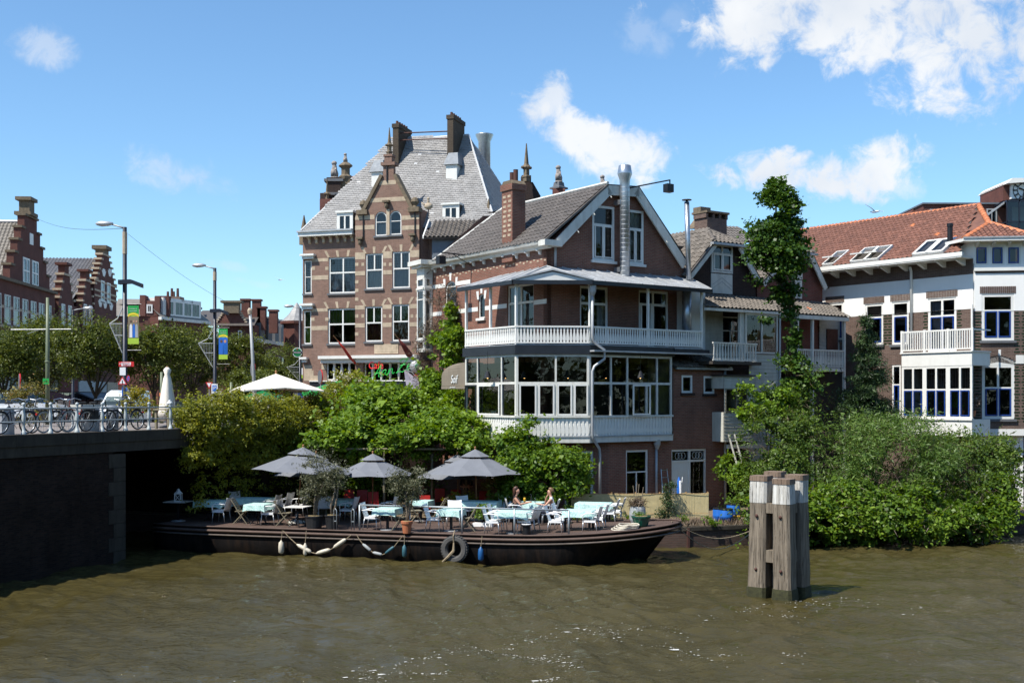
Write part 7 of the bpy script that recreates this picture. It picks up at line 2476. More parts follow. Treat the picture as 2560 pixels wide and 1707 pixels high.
def place_bikes():
 lab=[('jeans','blue city bicycle at the left end of the bridge railing',34,1,0),('stone_grey','grey step-through bicycle leaning beyond the second rail post',112,-1,0),('iron','bicycle with pale front tyre behind the third rail post',140,1,1),('curtain_red','dark red bicycle with a pannier beside the utility cabinet',196,-1,1),('iron','black bicycle with low white chain case right of the utility cabinet',243,1,0),('jeans','small dark blue folding bicycle behind the sixth rail post',318,-1,0)]
 for i,(c,lb,px,s,wt)in enumerate(lab):
  t=bicycle_proto('bicycle',lb,c,crate=i==3,white_tyre=wt)
  pl_=L1.off(-.55-.12*(i%2))
  p=pl_.p(pl_.u(px),STREET+.02)
  t.location=p
  d=L1.U*s
  t.rotation_euler=(math.radians(4),0,math.atan2(d.y,d.x))
place_bikes()
def build_van():
 p=at(273,1020,80)
 t=T('delivery_van','white delivery van parked head on beyond the railing','van',(p.x,p.y,street_z(80)))
 zb=street_z(80)
 f=Fr((p.x,p.y,zb),Vector((1,-.05,0)),Vector((.05,1,0)),Z)
 sec=[(0,.45,.98,.95,1.0),(.25,.35,1.0,1.15,1.02),(.9,.35,1.02,1.35,.98),(1.7,.35,1.02,2.25,.84),(2.3,.35,1.02,2.42,.86),(5.2,.35,1.02,2.42,.86)]
 rings=[]
 for y,z0,w,z1,wt in sec:
  rings.append([f.p(a,y,c)for a,c in((-w,z0),(w,z0),(w,z0+(z1-z0)*.5),(wt*w,z1-.05),(wt*w*.9,z1),(-wt*w*.9,z1),(-wt*w,z1-.05),(-w,z0+(z1-z0)*.5))])
 MB().loft(rings).build('body',M['car_white'],t,smooth=False)
 MB().quad(f.p(-.86,.86,1.38),f.p(.86,.86,1.38),f.p(.74,1.66,2.18),f.p(-.74,1.66,2.18)).build('windscreen',M['glass_grey'],t)
 MB().quad(f.p(-.88,.88,1.36),f.p(.88,.88,1.36),f.p(.76,1.68,2.17),f.p(-.76,1.68,2.17)).build('windscreen_surround',M['lead'],t)
 for s in(-1,1):
  MB().box(f,s*.75-.14,s*.75+.14,-.02,.06,.72,.92).build('headlight',M['galv'],t)
  MB().box(f,s*1.12-.08,s*1.12+.08,1.0,1.1,1.3,1.65).build('mirror',M['iron'],t)
  for y in(.85,4.2):
   MB().tube([f.p(s*.8,y,.34),f.p(s*1.0,y,.34)],.34,14).build('wheel',M['tyre'],t)
 MB().box(f,-.95,.95,-.06,.05,.4,.65).build('bumper',M['iron'],t)
 MB().box(f,-.6,.6,-.03,.02,.75,.95).build('grille',M['iron'],t)
 MB().box(f,-.25,.25,-.075,-.06,.48,.58).build('number_plate',M['yellow'],t)
 ff=Fr(f.p(0,1.72,2.28),f.U,Vector((0,.35,1)),Vector((0,-1,.35)))
 lettering('GLS',.2,ff,.22,.02,.05,M['sign_blue'],t,sx=1.5)
 lettering('O',.2,ff,-.35,.02,.05,M['yellow'],t)
build_van()
def build_boxes():
 def at_rail(px,c):
  pl_=L1.off(c)
  return pl_.p(pl_.u(px),STREET)
 fr=lambda p:Fr(p,L1.U,-L1.N,Z)
 p=at_rail(214,-1.5)
 t=T('utility_cabinet','grey utility cabinet with sloping lid behind the fourth rail post','cabinet',tuple(p))
 f=fr(p)
 MB().box(f,-.45,.45,-.2,.2,0,.82).build('body',M['pole_grey'],t)
 MB().box(f,-.48,.48,-.23,.23,.82,.9).build('lid',M['siding'],t)
 MB().box(f,-.4,-.02,-.215,-.2,.08,.76).build('door',M['pole_grey'],t)
 MB().box(f,.02,.4,-.215,-.2,.08,.76).build('door',M['pole_grey'],t)
 p=at_rail(5,-1.3)
 t=T('letter_box','grey street letter box with pitched top at the left edge','letter box',tuple(p))
 f=fr(p)
 MB().box(f,-.25,.25,-.25,.25,0,.62).build('body',M['zinc'],t)
 MB().prism(Fr(p,L1.U,Z,-L1.N),[(-.28,.62),(.28,.62),(.28,.68),(0,.9),(-.28,.68)],-.28,.28).build('top',M['siding_grey'],t)
 p=at_rail(281,-1.1)
 t=T('litter_bin','dark grey round litter bin beside the fifth rail post','litter bin',tuple(p))
 MB().lathe(p,[(.17,0),(.2,.05),(.21,.72),(.19,.84),(.1,.88)],14).build('body',M['lead'],t,smooth=True)
 MB().lathe(p,[(.215,.62),(.225,.64),(.215,.66)],14).build('band',M['zinc'],t)
 p=at(50,1035,56)
 z0=street_z(56)
 t=T('parked_car','white parked car partly hidden behind the orange bush','car',(p.x,p.y,z0))
 f=Fr((p.x,p.y,z0),Vector((1,.1,0)),Vector((-.1,1,0)),Z)
 body=[(-2,.35,.75,.85),(-1.9,.3,.85,.85),(-1.1,.28,.92,.86),(1.2,.28,.95,.86),(1.9,.3,.85,.85),(2.0,.4,.75,.84)]
 MB().loft([[f.p(x_,-w,z0_),f.p(x_,w,z0_),f.p(x_,w,z1),f.p(x_,-w,z1)][::-1]for x_,z0_,z1,w in body]).build('body',M['car_white'],t)
 MB().loft([[f.p(x_,-w,.9),f.p(x_,w,.9),f.p(x_,w*.9,z1),f.p(x_,-w*.9,z1)][::-1]for x_,z1,w in((-1.2,.95,.82),(-.6,1.4,.8),(.8,1.42,.8),(1.5,.98,.82))]).build('cabin',M['glass_grey'],t)
 MB().box(f,-.6,.85,-.7,.7,1.4,1.45).build('roof',M['car_white'],t)
 for x_ in(-1.2,1.2):
  for s in(-1,1):
   MB().tube([f.p(x_,s*.65,.32),f.p(x_,s*.87,.32)],.32,14).build('wheel',M['tyre'],t)
 p=at_rail(424,-1.2)
 t=T('street_table','grey wooden table at the foot of the folded parasol','table',tuple(p))
 f=fr(p)
 MB().box(f,-.5,.5,-.35,.35,.68,.73).build('table_top',M['grey_wood'],t)
 for a in(-.4,.4):
  for b in(-.28,.28):
   MB().box(f,a-.04,a+.04,b-.04,b+.04,0,.68).build('leg',M['grey_wood'],t)
 q=p+Z*.74
 la=T('white_lantern','small white lantern on the table by the railing','lantern',tuple(q))
 build_lantern(la,q,.8)
 p=at_rail(418,-1.9)
 t=T('folded_parasol','folded beige parasol standing behind the railing','parasol',tuple(p))
 zt=at(432,918,p.y).z
 MB().tube([p,(p.x,p.y,zt+.05)],.03,8).build('pole',M['teak'],t)
 rings=[]
 for k_,(z,r)in enumerate(((.5,.19),(.65,.21),(1.05,.19),(1.5,.14),(1.85,.10),(2.0,.065),(zt-p.z-.1,.10),(zt-p.z,.04))):
  rings.append([Vector((p.x+(.0 if k_ else-.1)+math.cos(2*math.pi*j/14)*r*(1+.5*(j%2)),p.y+math.sin(2*math.pi*j/14)*r*(1+.5*(j%2)),p.z+z+(.25*math.sin(j*.45)if not k_ else 0)))for j in range(14)])
 MB().loft(rings).build('folded_canvas',M['canvas_white'],t,smooth=True)
 MB().lathe((p.x,p.y,0),[(.28,p.z),(.28,p.z+.06),(.06,p.z+.1)],12).build('foot',M['iron'],t)
 p=at_rail(450,-1.0)
 t=T('chalk_board','dark menu board lined with writing beside the hedge end','menu board',tuple(p))
 f=Fr(p,L1.U,Z,L1.N)
 MB().box(f,-.3,.3,.05,1.0,-.02,.02).build('board',M['lead'],t)
 for k_ in range(7):
  MB().box(f,-.24,.2-.05*(k_%3),.25+k_*.1,.275+k_*.1,.02,.024).build('chalk_line',M['sign_white'],t)
def build_lantern(t,q,s):
 f=Fr(q,X,Y,Z)
 m=MB()
 for a in(-.09,.09):
  for b in(-.09,.09):
   m.box(f,(a-.012)*s,(a+.012)*s,(b-.012)*s,(b+.012)*s,0,.24*s)
 m.box(f,-.11*s,.11*s,-.11*s,.11*s,-.0,.02*s).box(f,-.11*s,.11*s,-.11*s,.11*s,.23*s,.26*s)
 for sg in(-1,1):
  m.tube([f.p(-.09*s*sg,-.1*s,.02*s),f.p(.09*s*sg,-.1*s,.23*s)],.007*s,4)
 m.build('frame',M['plastic'],t)
 MB().lathe(q,[(.13*s,.26*s),(.05*s,.34*s),(.05*s,.37*s),(.02*s,.4*s)],4).build('roof',M['plastic'],t)
 MB().box(f,-.08*s,.08*s,-.08*s,.08*s,.03*s,.22*s).build('glass',M['lantern_glass'],t)
build_boxes()
def build_parasol_big():
 p=at(690,990,50)
 z0=street_z(50)
 t=T('white_parasol','large square cream parasol open on the street above the hedge','parasol',(p.x,p.y,z0))
 ap=at(690,934,50)
 za=ap.z
 ze=at(690,975,50).z
 L_,R_=at(560,962,51.5),at(806,976,48.6)
 c=Vector((p.x,p.y,0))
 corners=[]
 for a in range(4):
  an=math.radians(-20+90*a)
  r=2.95
  corners.append(Vector((p.x+math.cos(an)*r*.80,p.y+math.sin(an)*r*.9,ze-.02)))
 m=MB()
 top=Vector((p.x,p.y,za))
 for a in range(4):
  A,B=corners[a],corners[(a+1)%4]
  mid=(A+B)/2+Z*.12
  m.add([A,mid,B,top],[(0,1,3),(1,2,3)])
  m.add([A,mid,B,A-Z*.06,mid-Z*.04,B-Z*.06],[(0,3,4,1),(1,4,5,2)])
 m.build('canopy',M['canvas_white'],t)
 MB().tube([(p.x,p.y,z0),(p.x,p.y,za+.08)],.035,8).ball((p.x,p.y,za+.1),.05).build('pole',M['teak'],t,smooth=True)
 for a in range(4):
  MB().tube([(p.x,p.y,ze-.25),corners[a].lerp(top,.45)-Z*.05],.018,6).build('strut',M['teak'],t)
  MB().tube([corners[a]-Z*.0,top-Z*.05],.015,6).build('rib',M['teak'],t)
 for a,rt in((2,0),(3,0)):
  A,B=corners[a],corners[(a+1)%4]
  mid=(A+B)/2
  V=(top-mid).normalized()
  U=(B-A).normalized()
  f=Fr(mid+V*.62,U,V,U.cross(V))
  lettering('SPA',.4,f,0,.05,.03,M['iron'],t,sx=1.1,shear=.2)
 for i,(px,py,d,w,lb)in enumerate(((660,975,66,2.1,'low dark green beer parasol behind the cream parasol'),(850,950,62,2.0,'green beer parasol half hidden by the flowering arch'))):
  q=at(px,py,d)
  g=T('beer_parasol',lb,'parasol',(q.x,q.y,street_z(d)),'beer parasols at the cafe')
  m=MB()
  e=[Vector((q.x+math.cos(math.radians(45*k_+10))*w,d+math.sin(math.radians(45*k_+10))*w,q.z-.62))for k_ in range(8)]
  for k_ in range(8):
   A,B=e[k_],e[(k_+1)%8]
   m.add([A,B,q,A-Z*.22,B-Z*.22],[(0,1,2),(0,3,4,1)])
  m.build('canopy',M['heineken']if i==0 else M['sign_green'],g)
  MB().tube([(q.x,d,street_z(d)),q],.03,8).build('pole',M['iron'],g)
  A,B=e[4],e[5]
  V=(q-(A+B)/2).normalized();U=(B-A).normalized()
  lettering('Palm',.4,Fr((A+B)/2+V*.5,U,V,U.cross(V)),0,0,.03,M['sign_white'],g)
build_parasol_big()
# -- the terrace barge
PH=Pl((-10.37,40.55),(.967,-.256))
BEAM=4.6
U_ST=PH.u(372)
PHc=PH.off(-BEAM/2)
U_BW=PHc.u(1702)
Z_BW=PHc.z(1702,1304)
def hull_half(u):
 t=(U_BW-u)/5.2
 h=1.0 if t>=1 else math.sqrt(max(0,1-(1-t)**2.6))if t>0 else 0
 s=(u-U_ST)/2.6
 g=1.0 if s>=1 else.86+.14*math.sin(max(0,s)*math.pi/2)
 return BEAM/2*h*g
def hull_z(u):
 t=max(0,(u-(U_BW-6.5))/6.5)
 return DECK+(Z_BW-DECK)*t**2.2
def build_barge():
 t=T('terrace_barge','long flat black barge with brown deck used as a cafe terrace','barge',tuple(PH.p((U_ST+U_BW)/2,0,-BEAM/2)))
 N=46
 us=[U_ST+(U_BW-.02-U_ST)*(1-(1-i/N)**1.5)for i in range(N+1)]
 rings=[]
 cl=PH.off(-BEAM/2)
 for u in us:
  b,z=hull_half(u),hull_z(u)
  k=max(0,(u-(U_BW-3.4))/3.4)
  bw=b*(1-.9*k)
  back=1.5*k**2
  prof=[(b,z),(b+.0,z-.30),(b*(1-.35*k),.45+.45*k),(bw*.97,.0),(bw*.8,-.5)]
  pts=[cl.p(u-back*(1-max(0,(zz-.0))/max(.1,z)),zz,c)for c,zz in prof]+[cl.p(u-back*(1-max(0,zz)/max(.1,z)),zz,-c)for c,zz in prof[::-1]]
  rings.append(pts)
 hull=MB().loft(rings,closed=False).build('hull',M['hull'],t,smooth=True)
 for side in(1,-1):
  c=.02
  while c<BEAM/2-.16:
   w=.2
   run=[u for u in us if hull_half(u)>c+w+.12]
   if len(run)>2:
    a=[cl.p(u,hull_z(u),side*(c+.006))for u in run]
    b=[cl.p(u,hull_z(u),side*(c+w-.006))for u in run]
    m=MB()
    rows=[a,b,[q-Z*.05 for q in b]]if side<0 else[b,a,[q-Z*.05 for q in a]]
    m.loft(rows,cap=False,closed=False)
    m.build('deck_plank',M['deck'],t)
   c+=w
 m=MB()
 lo_,hi_=[],[]
 for u in us:
  b,z=hull_half(u),hull_z(u)
  lo_.append(cl.p(u,z-.02,b));hi_.append(cl.p(u,z-.02,-b))
 MB().loft([lo_,hi_],cap=False,closed=False).build('deck_plate',M['deck'],t)
 for dz,r,o,mt in((.01,.05,.0,'deck'),(-.13,.09,.005,'deck'),(-.27,.055,.03,'rubrail')):
  for side in(1,-1):
   pts=[]
   for u in us:
    b,z=hull_half(u),hull_z(u)
    pts.append(cl.p(u,z+dz,side*(b+o)))
   MB().tube(pts,r,6,flat=.6).build('rub_rail',M[mt],t,smooth=True)
 for px,py,mt in((1316,1338,'iron'),):
  q=on_z(px,py,DECK)
  MB().lathe(q,[(.13,0),(.13,.3),(.17,.32),(.17,.36),(.02,.37)],12).build('bollard',M[mt],t)
  MB().lathe(q+Z*.365,[(.16,0),(.16,.01)],12).build('bollard_cap',M['plastic'],t)
 rl=T('barge_rail','grey steel tube hand rail along the near edge of the barge','railing',tuple(PH.p(PH.u(1160),DECK,-.12)))
 e=PH.off(-.12)
 top=DECK+.88
 xs=(899,1024,1155,1286,1422)
 MB().tube([e.p(e.u(xs[0]),top,0),e.p(e.u(xs[-1]),top,0)],.028,8).build('bar',M['rail_steel'],rl,smooth=True)
 for x in xs:
  MB().tube([e.p(e.u(x),hull_z(e.u(x)),0),e.p(e.u(x),top,0)],.03,8).build('post',M['rail_steel'],rl,smooth=True)
 for i,x in enumerate((838,882)):
  g=T('ladder_hoop','narrow steel ladder hoop at the barge edge, '+('nearer the olive pots' if not i else 'nearer the hand rail'),'handrail',tuple(e.p(e.u(x),DECK,0)),'ladder hoops on the barge')
  u=e.u(x)
  MB().tube([e.p(u-.05,DECK,0),e.p(u-.05,DECK+.68,0),e.p(u,DECK+.75,0),e.p(u+.05,DECK+.68,0),e.p(u+.05,DECK,0)],.016,6).build('hoop',M['rail_steel'],g,smooth=True)
  MB().box(e,u-.05,u+.05,DECK+.3,DECK+.33,-.01,.01).build('rung',M['rail_steel'],g)
 return t
build_barge()
def fender(label,px,y0,y1,mat,r=.085,group='fenders on the barge side',p=None,q=None,c=.16):
 pl=PH.off(c)
 if p is None:
  a=pl.p(*pl.uz(px,y0),0);b=pl.p(*pl.uz(px,y1),0)
 else:
  a,b=pl.p(*pl.uz(*p),0),pl.p(*pl.uz(*q),0)
 t=T('boat_fender',label,'fender',tuple(b),group)
 d=b-a
 MB().tube([a,a+d*.06,a+d*.16,a+d*.5,a+d*.86,a+d*.96,b],[.025,.03,r*.85,r,r*.95,r*.6,.02],10).build('float',M[mat],t,smooth=True)
 return t,a,b
def ropes(t,pts,r=.012):
 MB().tube(pts,r,5).build('line',M['rope'],t)
_pr=PH.off(.16)
def hp(x,y):
 return _pr.p(*_pr.uz(x,y),0)
def build_fenders():
 t,a,b=fender('upright grubby white fender left of the fender chain',703,1350,1384,'fender_white',.1)
 ropes(t,[a,hp(706,1325)])
 t,a,b=fender('upright grubby white fender hanging in the fender chain',763,1357,1388,'fender_white',.075)
 ropes(t,[a,hp(766,1326)])
 for lb,p,q,m in(('slanting white fender first in the chain',(742,1360),(778,1380),'fender_white'),('low white fender at the bottom of the chain',(790,1383),(826,1373),'fender_white'),('raised white fender last in the white chain',(833,1369),(865,1347),'fender_white'),('grey fender slanting left of the blue ones',(907,1359),(927,1376),'siding_grey'),('grey fender lying low beside the teal one',(932,1380),(955,1386),'siding_grey'),('slanting teal fender beside the hanging teal one',(963,1383),(985,1366),'fender_teal')):
  t,a,b=fender(lb,0,0,0,m,.075 if 'white' in lb else.055,p=p,q=q)
 for lb,pts in(('rope carrying the chain of white fenders',[(708,1326),(722,1342),(742,1360),(778,1380),(790,1383),(826,1373),(833,1369),(865,1347),(878,1336)]),('rope carrying the chain of grey and teal fenders',[(890,1334),(900,1350),(907,1359),(927,1376),(932,1380),(955,1386),(963,1383),(985,1366),(1007,1338)])):
  MB().tube([hp(*q)for q in pts],.014,5).build('fender_rope',M['rope'],label=lb,cat='rope')
 t,a,b=fender('hanging teal fender left of the tyre',1011,1361,1393,'fender_teal',.08)
 ropes(t,[a,hp(1011,1336)])
 t,a,b=fender('bright blue fender hanging right of the tyre',1202,1366,1402,'fender_blue',.095)
 ropes(t,[a,hp(1205,1340)])
 c=hp(1138,1371)+PH.N*.05
 t=T('tyre_fender','big worn truck tyre hung as a fender on the barge side','tyre',tuple(c-Z*.44))
 rings=[]
 for k in range(29):
  a=2*math.pi*k/28
  o=PH.U*math.cos(a)+Z*math.sin(a)
  ring=[]
  for rr,cc in((.24,-.09),(.24,.07),(.30,.13),(.40,.13),(.43,.09),(.43,-.1),(.36,-.14)):
   ring.append(c+o*rr+PH.N*cc)
  rings.append(ring)
 MB().loft(rings,cap=False).build('tyre_body',M['rubber'],t,smooth=False)
 lug=MB().box(WF,-.03,.03,-.05,.05,-.012,.018)
 me=make_mesh('tread_lug',lug.v,lug.f)
 me.materials.append(M['rubber'])
 for k in range(30):
  a=2*math.pi*k/30
  o=PH.U*math.cos(a)+Z*math.sin(a)
  tg=Z*math.cos(a)-PH.U*math.sin(a)
  for s in(-.05,.05):
   inst(me,'tread_lug',t,c+o*.435+PH.N*s,tg,PH.N,o)
 MB().tube([c+Z*.62,c+Z*.44+PH.N*.16,c+Z*.22+PH.N*.1,c-Z*.05+PH.N*.12],[.016,.02,.025,.05],6).tube([c-Z*.05+PH.N*.12,c-Z*.25-PH.U*.18+PH.N*.16,c-Z*.42-PH.U*.38+PH.N*.12],[.05,.045,.03],6).build('rope_tail',M['rope'],t)
 bw=PHc.p(U_BW-.3,Z_BW,0)
 for i,(q,sg)in enumerate(((at(1880,1325,41.5),.42),(at(1880,1330,41.5),.75))):
  MB().tube(sag(bw,q,sg,12),.016,5).build('mooring_line',M['rope'],label=('upper','lower')[i]+' mooring line sagging from the bow towards the quay',cat='rope')
 q=on_z(1561,1324,hull_z(PHc.u(1561)))
 t=T('rope_coil','coil of pale mooring rope on the foredeck','rope',tuple(q))
 m=MB()
 for k in range(4):
  m.tube([q+Vector((math.cos(a)*(.42-.03*k)+.05*k,math.sin(a)*(.3+.02*k),.02+.05*k+.015*math.sin(3*a)))for a in[2*math.pi*j/18 for j in range(19)]],.024,6,cap=False)
 m.build('rope_loops',M['fender_white'],t,smooth=True)
build_fenders()
# -- terrace furniture
def make_armchair():
 t=T('plastic_armchair','x','chair',(0,0,0),'white plastic armchairs on the barge')
 seat=MB()
 rows=[]
 for x_,z,w in((-.20,.43,.19),(-.05,.425,.215),(.12,.435,.225),(.21,.445,.22),(.235,.425,.215)):
  rows.append([Vector((x_,w*s,z+.012*s*s))for s in(-1,-.5,0,.5,1)])
 seat.loft(rows,cap=False,closed=False)
 rows2=[[q-Z*.025 for q in r]for r in rows]
 seat.loft(rows2[::-1],cap=False,closed=False)
 seat.box(WF,-.2,.22,-.225,-.20,.37,.435).box(WF,-.2,.22,.20,.225,.37,.435).box(WF,.205,.225,-.20,.20,.375,.43)
 seat.build('seat',M['plastic'],t)
 back=MB()
 rows=[]
 for z,x_,w,c in((.43,-.19,.20,.0),(.55,-.235,.20,.02),(.68,-.275,.215,.03),(.80,-.31,.225,.035),(.86,-.33,.23,.035)):
  rows.append([Vector((x_-c*(1-s*s),w*s,z+(.025*s*s if z>.85 else 0)))for s in(-1,-.6,-.2,.2,.6,1)])
 back.loft(rows,cap=False,closed=False)
 back.loft([[q+Vector((-.022,0,0))for q in r]for r in rows[::-1]],cap=False,closed=False)
 back.build('backrest',M['plastic'],t,smooth=True)
 for s in(-1,1):
  MB().tube([(-.27,s*.22,.64),(-.10,s*.255,.665),(.10,s*.26,.65),(.19,s*.255,.60),(.205,s*.24,.50),(.20,s*.22,.42)],[.028,.03,.03,.03,.03,.03],8,flat=.55).build('armrest',M['plastic'],t,smooth=True)
  for x_,dx in((.19,.03),(-.19,-.06)):
   MB().tube([(x_,s*.2,.42),(x_+dx,s*.225,0)],.014,8).build('leg',M['metal_leg'],t,smooth=True)
 index_kids(t)
 return t
def make_folding():
 t=T('folding_chair','x','chair',(0,0,0),'weathered wooden folding chairs on the barge')
 for s in(-1,1):
  y=.2*s
  MB().tube([(.26,y,0),(-.05,y,.42),(-.33,y,.88)],.018,6).build('back_stile',M['grey_wood'],t)
  MB().tube([(-.26,y*.85,0),(.18,y*.85,.46)],.018,6).build('leg',M['grey_wood'],t)
 fs=Fr((0,0,.45),X,Y,Z)
 for k in range(6):
  MB().box(fs,-.19+k*.072,-.13+k*.072,-.2,.2,-.01,.012).build('seat_slat',M['grey_wood'],t)
 for k in range(6):
  a=k/5
  p=Vector((-.10-.21*a,0,.52+.34*a))
  f=Fr(p,Y,Vector((-.5,0,.85)),Vector((.85,0,.5)))
  MB().box(f,-.2,.2,-.026,.026,-.008,.008).build('back_slat',M['grey_wood'],t)
 index_kids(t)
 return t
def table(px,py,kind,label,rz=0,size=(.38,.38),z=DECK,cloth=True,pos=None):
 p=pos or on_z(px,py,z)
 t=T('terrace_table',label,'table',tuple(p),'tables on the terrace barge',rz)
 m=MB()
 a,b=size
 U=Vector((math.cos(rz),math.sin(rz),0));V=Vector((-U.y,U.x,0))
 WLOC[t.name]=p
 f=Fr((0,0,0),X,Y,Z)
 def put(mb,name,mat,smooth=False):
  mb.v=[v+p for v in mb.v]
  return mb.build(name,mat,t,smooth)
 put(MB().box(f,-a,a,-b,b,.70,.725),'table_top',M['white']if not cloth else M['grey_wood'])
 if kind=='column':
  put(MB().box(f,-.04,.04,-.04,.04,.03,.70),'column',M['iron'])
  put(MB().lathe((0,0,0),[(.26,0),(.26,.02),(.08,.04)],14),'foot',M['zinc'])
 elif kind=='iron':
  put(MB().lathe((0,0,0),[(.03,.25),(.045,.3),(.03,.4),(.03,.7)],8),'column',M['iron'],True)
  for k in range(4):
   an=math.pi/2*k+.6
   d=Vector((math.cos(an),math.sin(an),0))
   put(MB().tube([Vector((0,0,.32)),d*.12+Z*.3,d*.2+Z*.12,d*.32+Z*.02],.018,6),'leg',M['iron'])
 else:
  for sx in(-1,1):
   for sy in(-1,1):
    put(MB().box(f,sx*(a-.07)-.035,sx*(a-.07)+.035,sy*(b-.07)-.035,sy*(b-.07)+.035,0,.7),'leg',M['iron'])
 if cloth:
  c=MB()
  o=.1
  rings=[[Vector((-a,-b,.73)),Vector((a,-b,.73)),Vector((a,b,.73)),Vector((-a,b,.73))]]
  n=6
  def ring(ofs,zz,wav):
   pts=[]
   for(x0,y0),(x1,y1)in(((-1,-1),(1,-1)),((1,-1),(1,1)),((1,1),(-1,1)),((-1,1),(-1,-1))):
    for k in range(n):
     s_=k/n
     x_,y_=x0+(x1-x0)*s_,y0+(y1-y0)*s_
     w_=wav*math.sin(k*2.1)
     dip=-.05 if k==0 and wav else 0
     pts.append(Vector((x_*(a+ofs+(w_ if abs(x_)==1 else 0)),y_*(b+ofs+(w_ if abs(y_)==1 else 0)),zz+dip)))
   return pts
  c.loft([ring(.0,.745,0),ring(.012,.742,0),ring(.02,.72,0),ring(.035,.60,.015),ring(.045,.54,.02)],cap=False)
  c.add(ring(.0,.745,0),[tuple(range(4*n))])
  cl=put(c,'tablecloth',M['cloth'])
 return t,p
def build_terrace():
 A=make_armchair()
 Fd=make_folding()
 used={'a':False,'f':False}
 def chair(kind,px,py,deg,label,z=DECK,pos=None,first={}):
  src=A if kind=='a' else Fd
  p=pos or on_z(px,py,z)
  if not used[kind]:
   o=src
   o.location,o.rotation_euler=p,(0,0,math.radians(deg))
   used[kind]=True
  else:
   o=copy_tree(src,None,p,math.radians(deg+(px*7%13)-6))
  o['label']=label
  if kind=='a':
   o.scale=(1.07,1.07,1.05)
  return o
 table(553-22,1301,'iron','table with teal cloth at the stern end of the terrace',-.25,(.52,.42))
 table(639,1294,'iron','teal clothed table in the back row behind the folding chairs',-.25,(.6,.4))
 table(647,1311,'iron','teal clothed table on ornate iron legs between white chairs',-.25)
 table(744,1317,'iron','bare white table on iron legs left of the olive pots',-.25,cloth=False)
 table(853,1297,'iron','teal clothed table behind the second olive pot',-.25,(.45,.4))
 table(969,1324,'column','teal clothed table on a black column left of the terracotta pot',-.25)
 table(1052,1301,'column','teal clothed table behind the terracotta pot in the back row',-.25)
 table(1128,1327,'column','teal clothed table on a black column above the tyre',-.25)
 table(1284,1333,'column','large teal clothed table near the bollard',-.25,(.52,.42))
 table(1324,1306,'legs','teal clothed table between the two seated women',-.25,(.5,.42))
 table(1448,1330,'legs','teal clothed table on two black legs at the end of the hand rail',-.25,(.48,.4))
 table(1484,1308,'legs','teal clothed table in front of the reed screen',-.25,(.6,.38))
 table(1200,1303,'legs','shaded teal clothed table under the front right grey parasol',-.25,(.7,.38))
 tl,p=table(446,1302,'column','bare grey table with a lantern in the dark under the bridge edge',-.2,(.42,.38),cloth=False)
 q=p+Z*.727
 la=T('white_lantern','white lantern on the dark table under the bridge edge','lantern',tuple(q))
 build_lantern(la,q,1.15)
 L_,R_=165,-15
 for px,py,dg,lb in((553,1306,165,'white armchair pulled up to the stern end table'),(598,1289,-40,'white armchair behind the stern table, back to the wall'),(674,1312,165,'white armchair right of the ornate iron table'),(676,1297,170,'white armchair behind the ornate iron table'),(708,1290,160,'white armchair at the right end of the back row table'),(748,1290,165,'white armchair in shade left of the olive trunk'),(812,1300,100,'white armchair seen between the two olive trunks'),(870,1303,165,'white armchair with ladder hoop in front of it'),(931,1323,-10,'white armchair just left of the column table by the terracotta pot'),(968,1302,170,'white armchair in shade behind the terracotta pot table'),(1087,1328,-12,'white armchair left of the table above the tyre'),(1134,1318,-95,'white armchair behind the table above the tyre'),(1234,1335,-12,'front one of two white armchairs left of the bollard table'),(1247,1328,-12,'rear one of two white armchairs left of the bollard table'),(1314,1334,165,'front one of two white armchairs right of the bollard table'),(1326,1328,165,'rear one of two white armchairs right of the bollard table'),(1390,1334,-12,'front one of two white armchairs left of the last railed table'),(1408,1326,-12,'rear one of two white armchairs left of the last railed table'),(1477,1333,165,'front one of two white armchairs right of the last railed table'),(1494,1327,165,'rear one of two white armchairs right of the last railed table'),(1522,1311,168,'white armchair nearest the bow in front of the reed screen'),(1537,1307,168,'white armchair tucked behind the one nearest the bow'),(1372,1312,170,'white armchair the blonde woman sits on'),(1290,1309,0,'white armchair the dark haired woman sits on'),(1258,1301,-100,'white armchair in shade beside the front right parasol'),(1165,1303,-60,'white armchair in shade behind the wooden chair')):
  chair('a',px,py,dg,lb)
 for px,py,dg,lb in((604,1308,-5,'wooden folding chair between the two left teal tables'),(711,1313,-8,'wooden folding chair left of the bare white table'),(1000,1326,170,'wooden folding chair right of the column table, by the terracotta pot'),(1037,1307,20,'wooden folding chair behind the terracotta pot'),(1171,1327,172,'wooden folding chair right of the table above the tyre'),(1095,1304,165,'wooden folding chair in the back row under the parasols')):
  chair('f',px,py,dg,lb)
 def parasol(px,ya,ye,r,d,base_px,label,tilt=(0,0),vent=True):
  ap=at(px,ya,d)
  b=Vector((at(base_px,HY,d).x,d,DECK if d<44 else QUAY))
  t=T('grey_parasol',label,'parasol',tuple(b),'grey parasols over the terrace')
  e=at(px,ye,d-r*.6)
  ze=e.z-ap.z
  c0=ap
  m=MB()
  edge=[]
  n=8
  r*=1.09
  for k in range(n):
   a=2*math.pi*(k+.5)/n
   edge.append(c0+Vector((math.cos(a)*r,math.sin(a)*r,ze+tilt[0]*math.cos(a)*r+tilt[1]*math.sin(a)*r)))
  for k in range(n):
   A,B=edge[k],edge[(k+1)%n]
   i0,i1=c0.lerp(A,.28)-Z*.05,c0.lerp(B,.28)-Z*.05
   mA,mB=c0.lerp(A,.64)-Z*.02,c0.lerp(B,.64)-Z*.02
   mid,midE=(mA+mB)/2-Z*.03,(A+B)/2+Z*.03
   m.add([i0,i1,mA,mid,mB,A,midE,B],[(0,2,3,1),(1,3,4),(2,5,6,3),(3,6,7,4)])
  can=m.build('canopy',M['canvas'],t)
  v=MB()
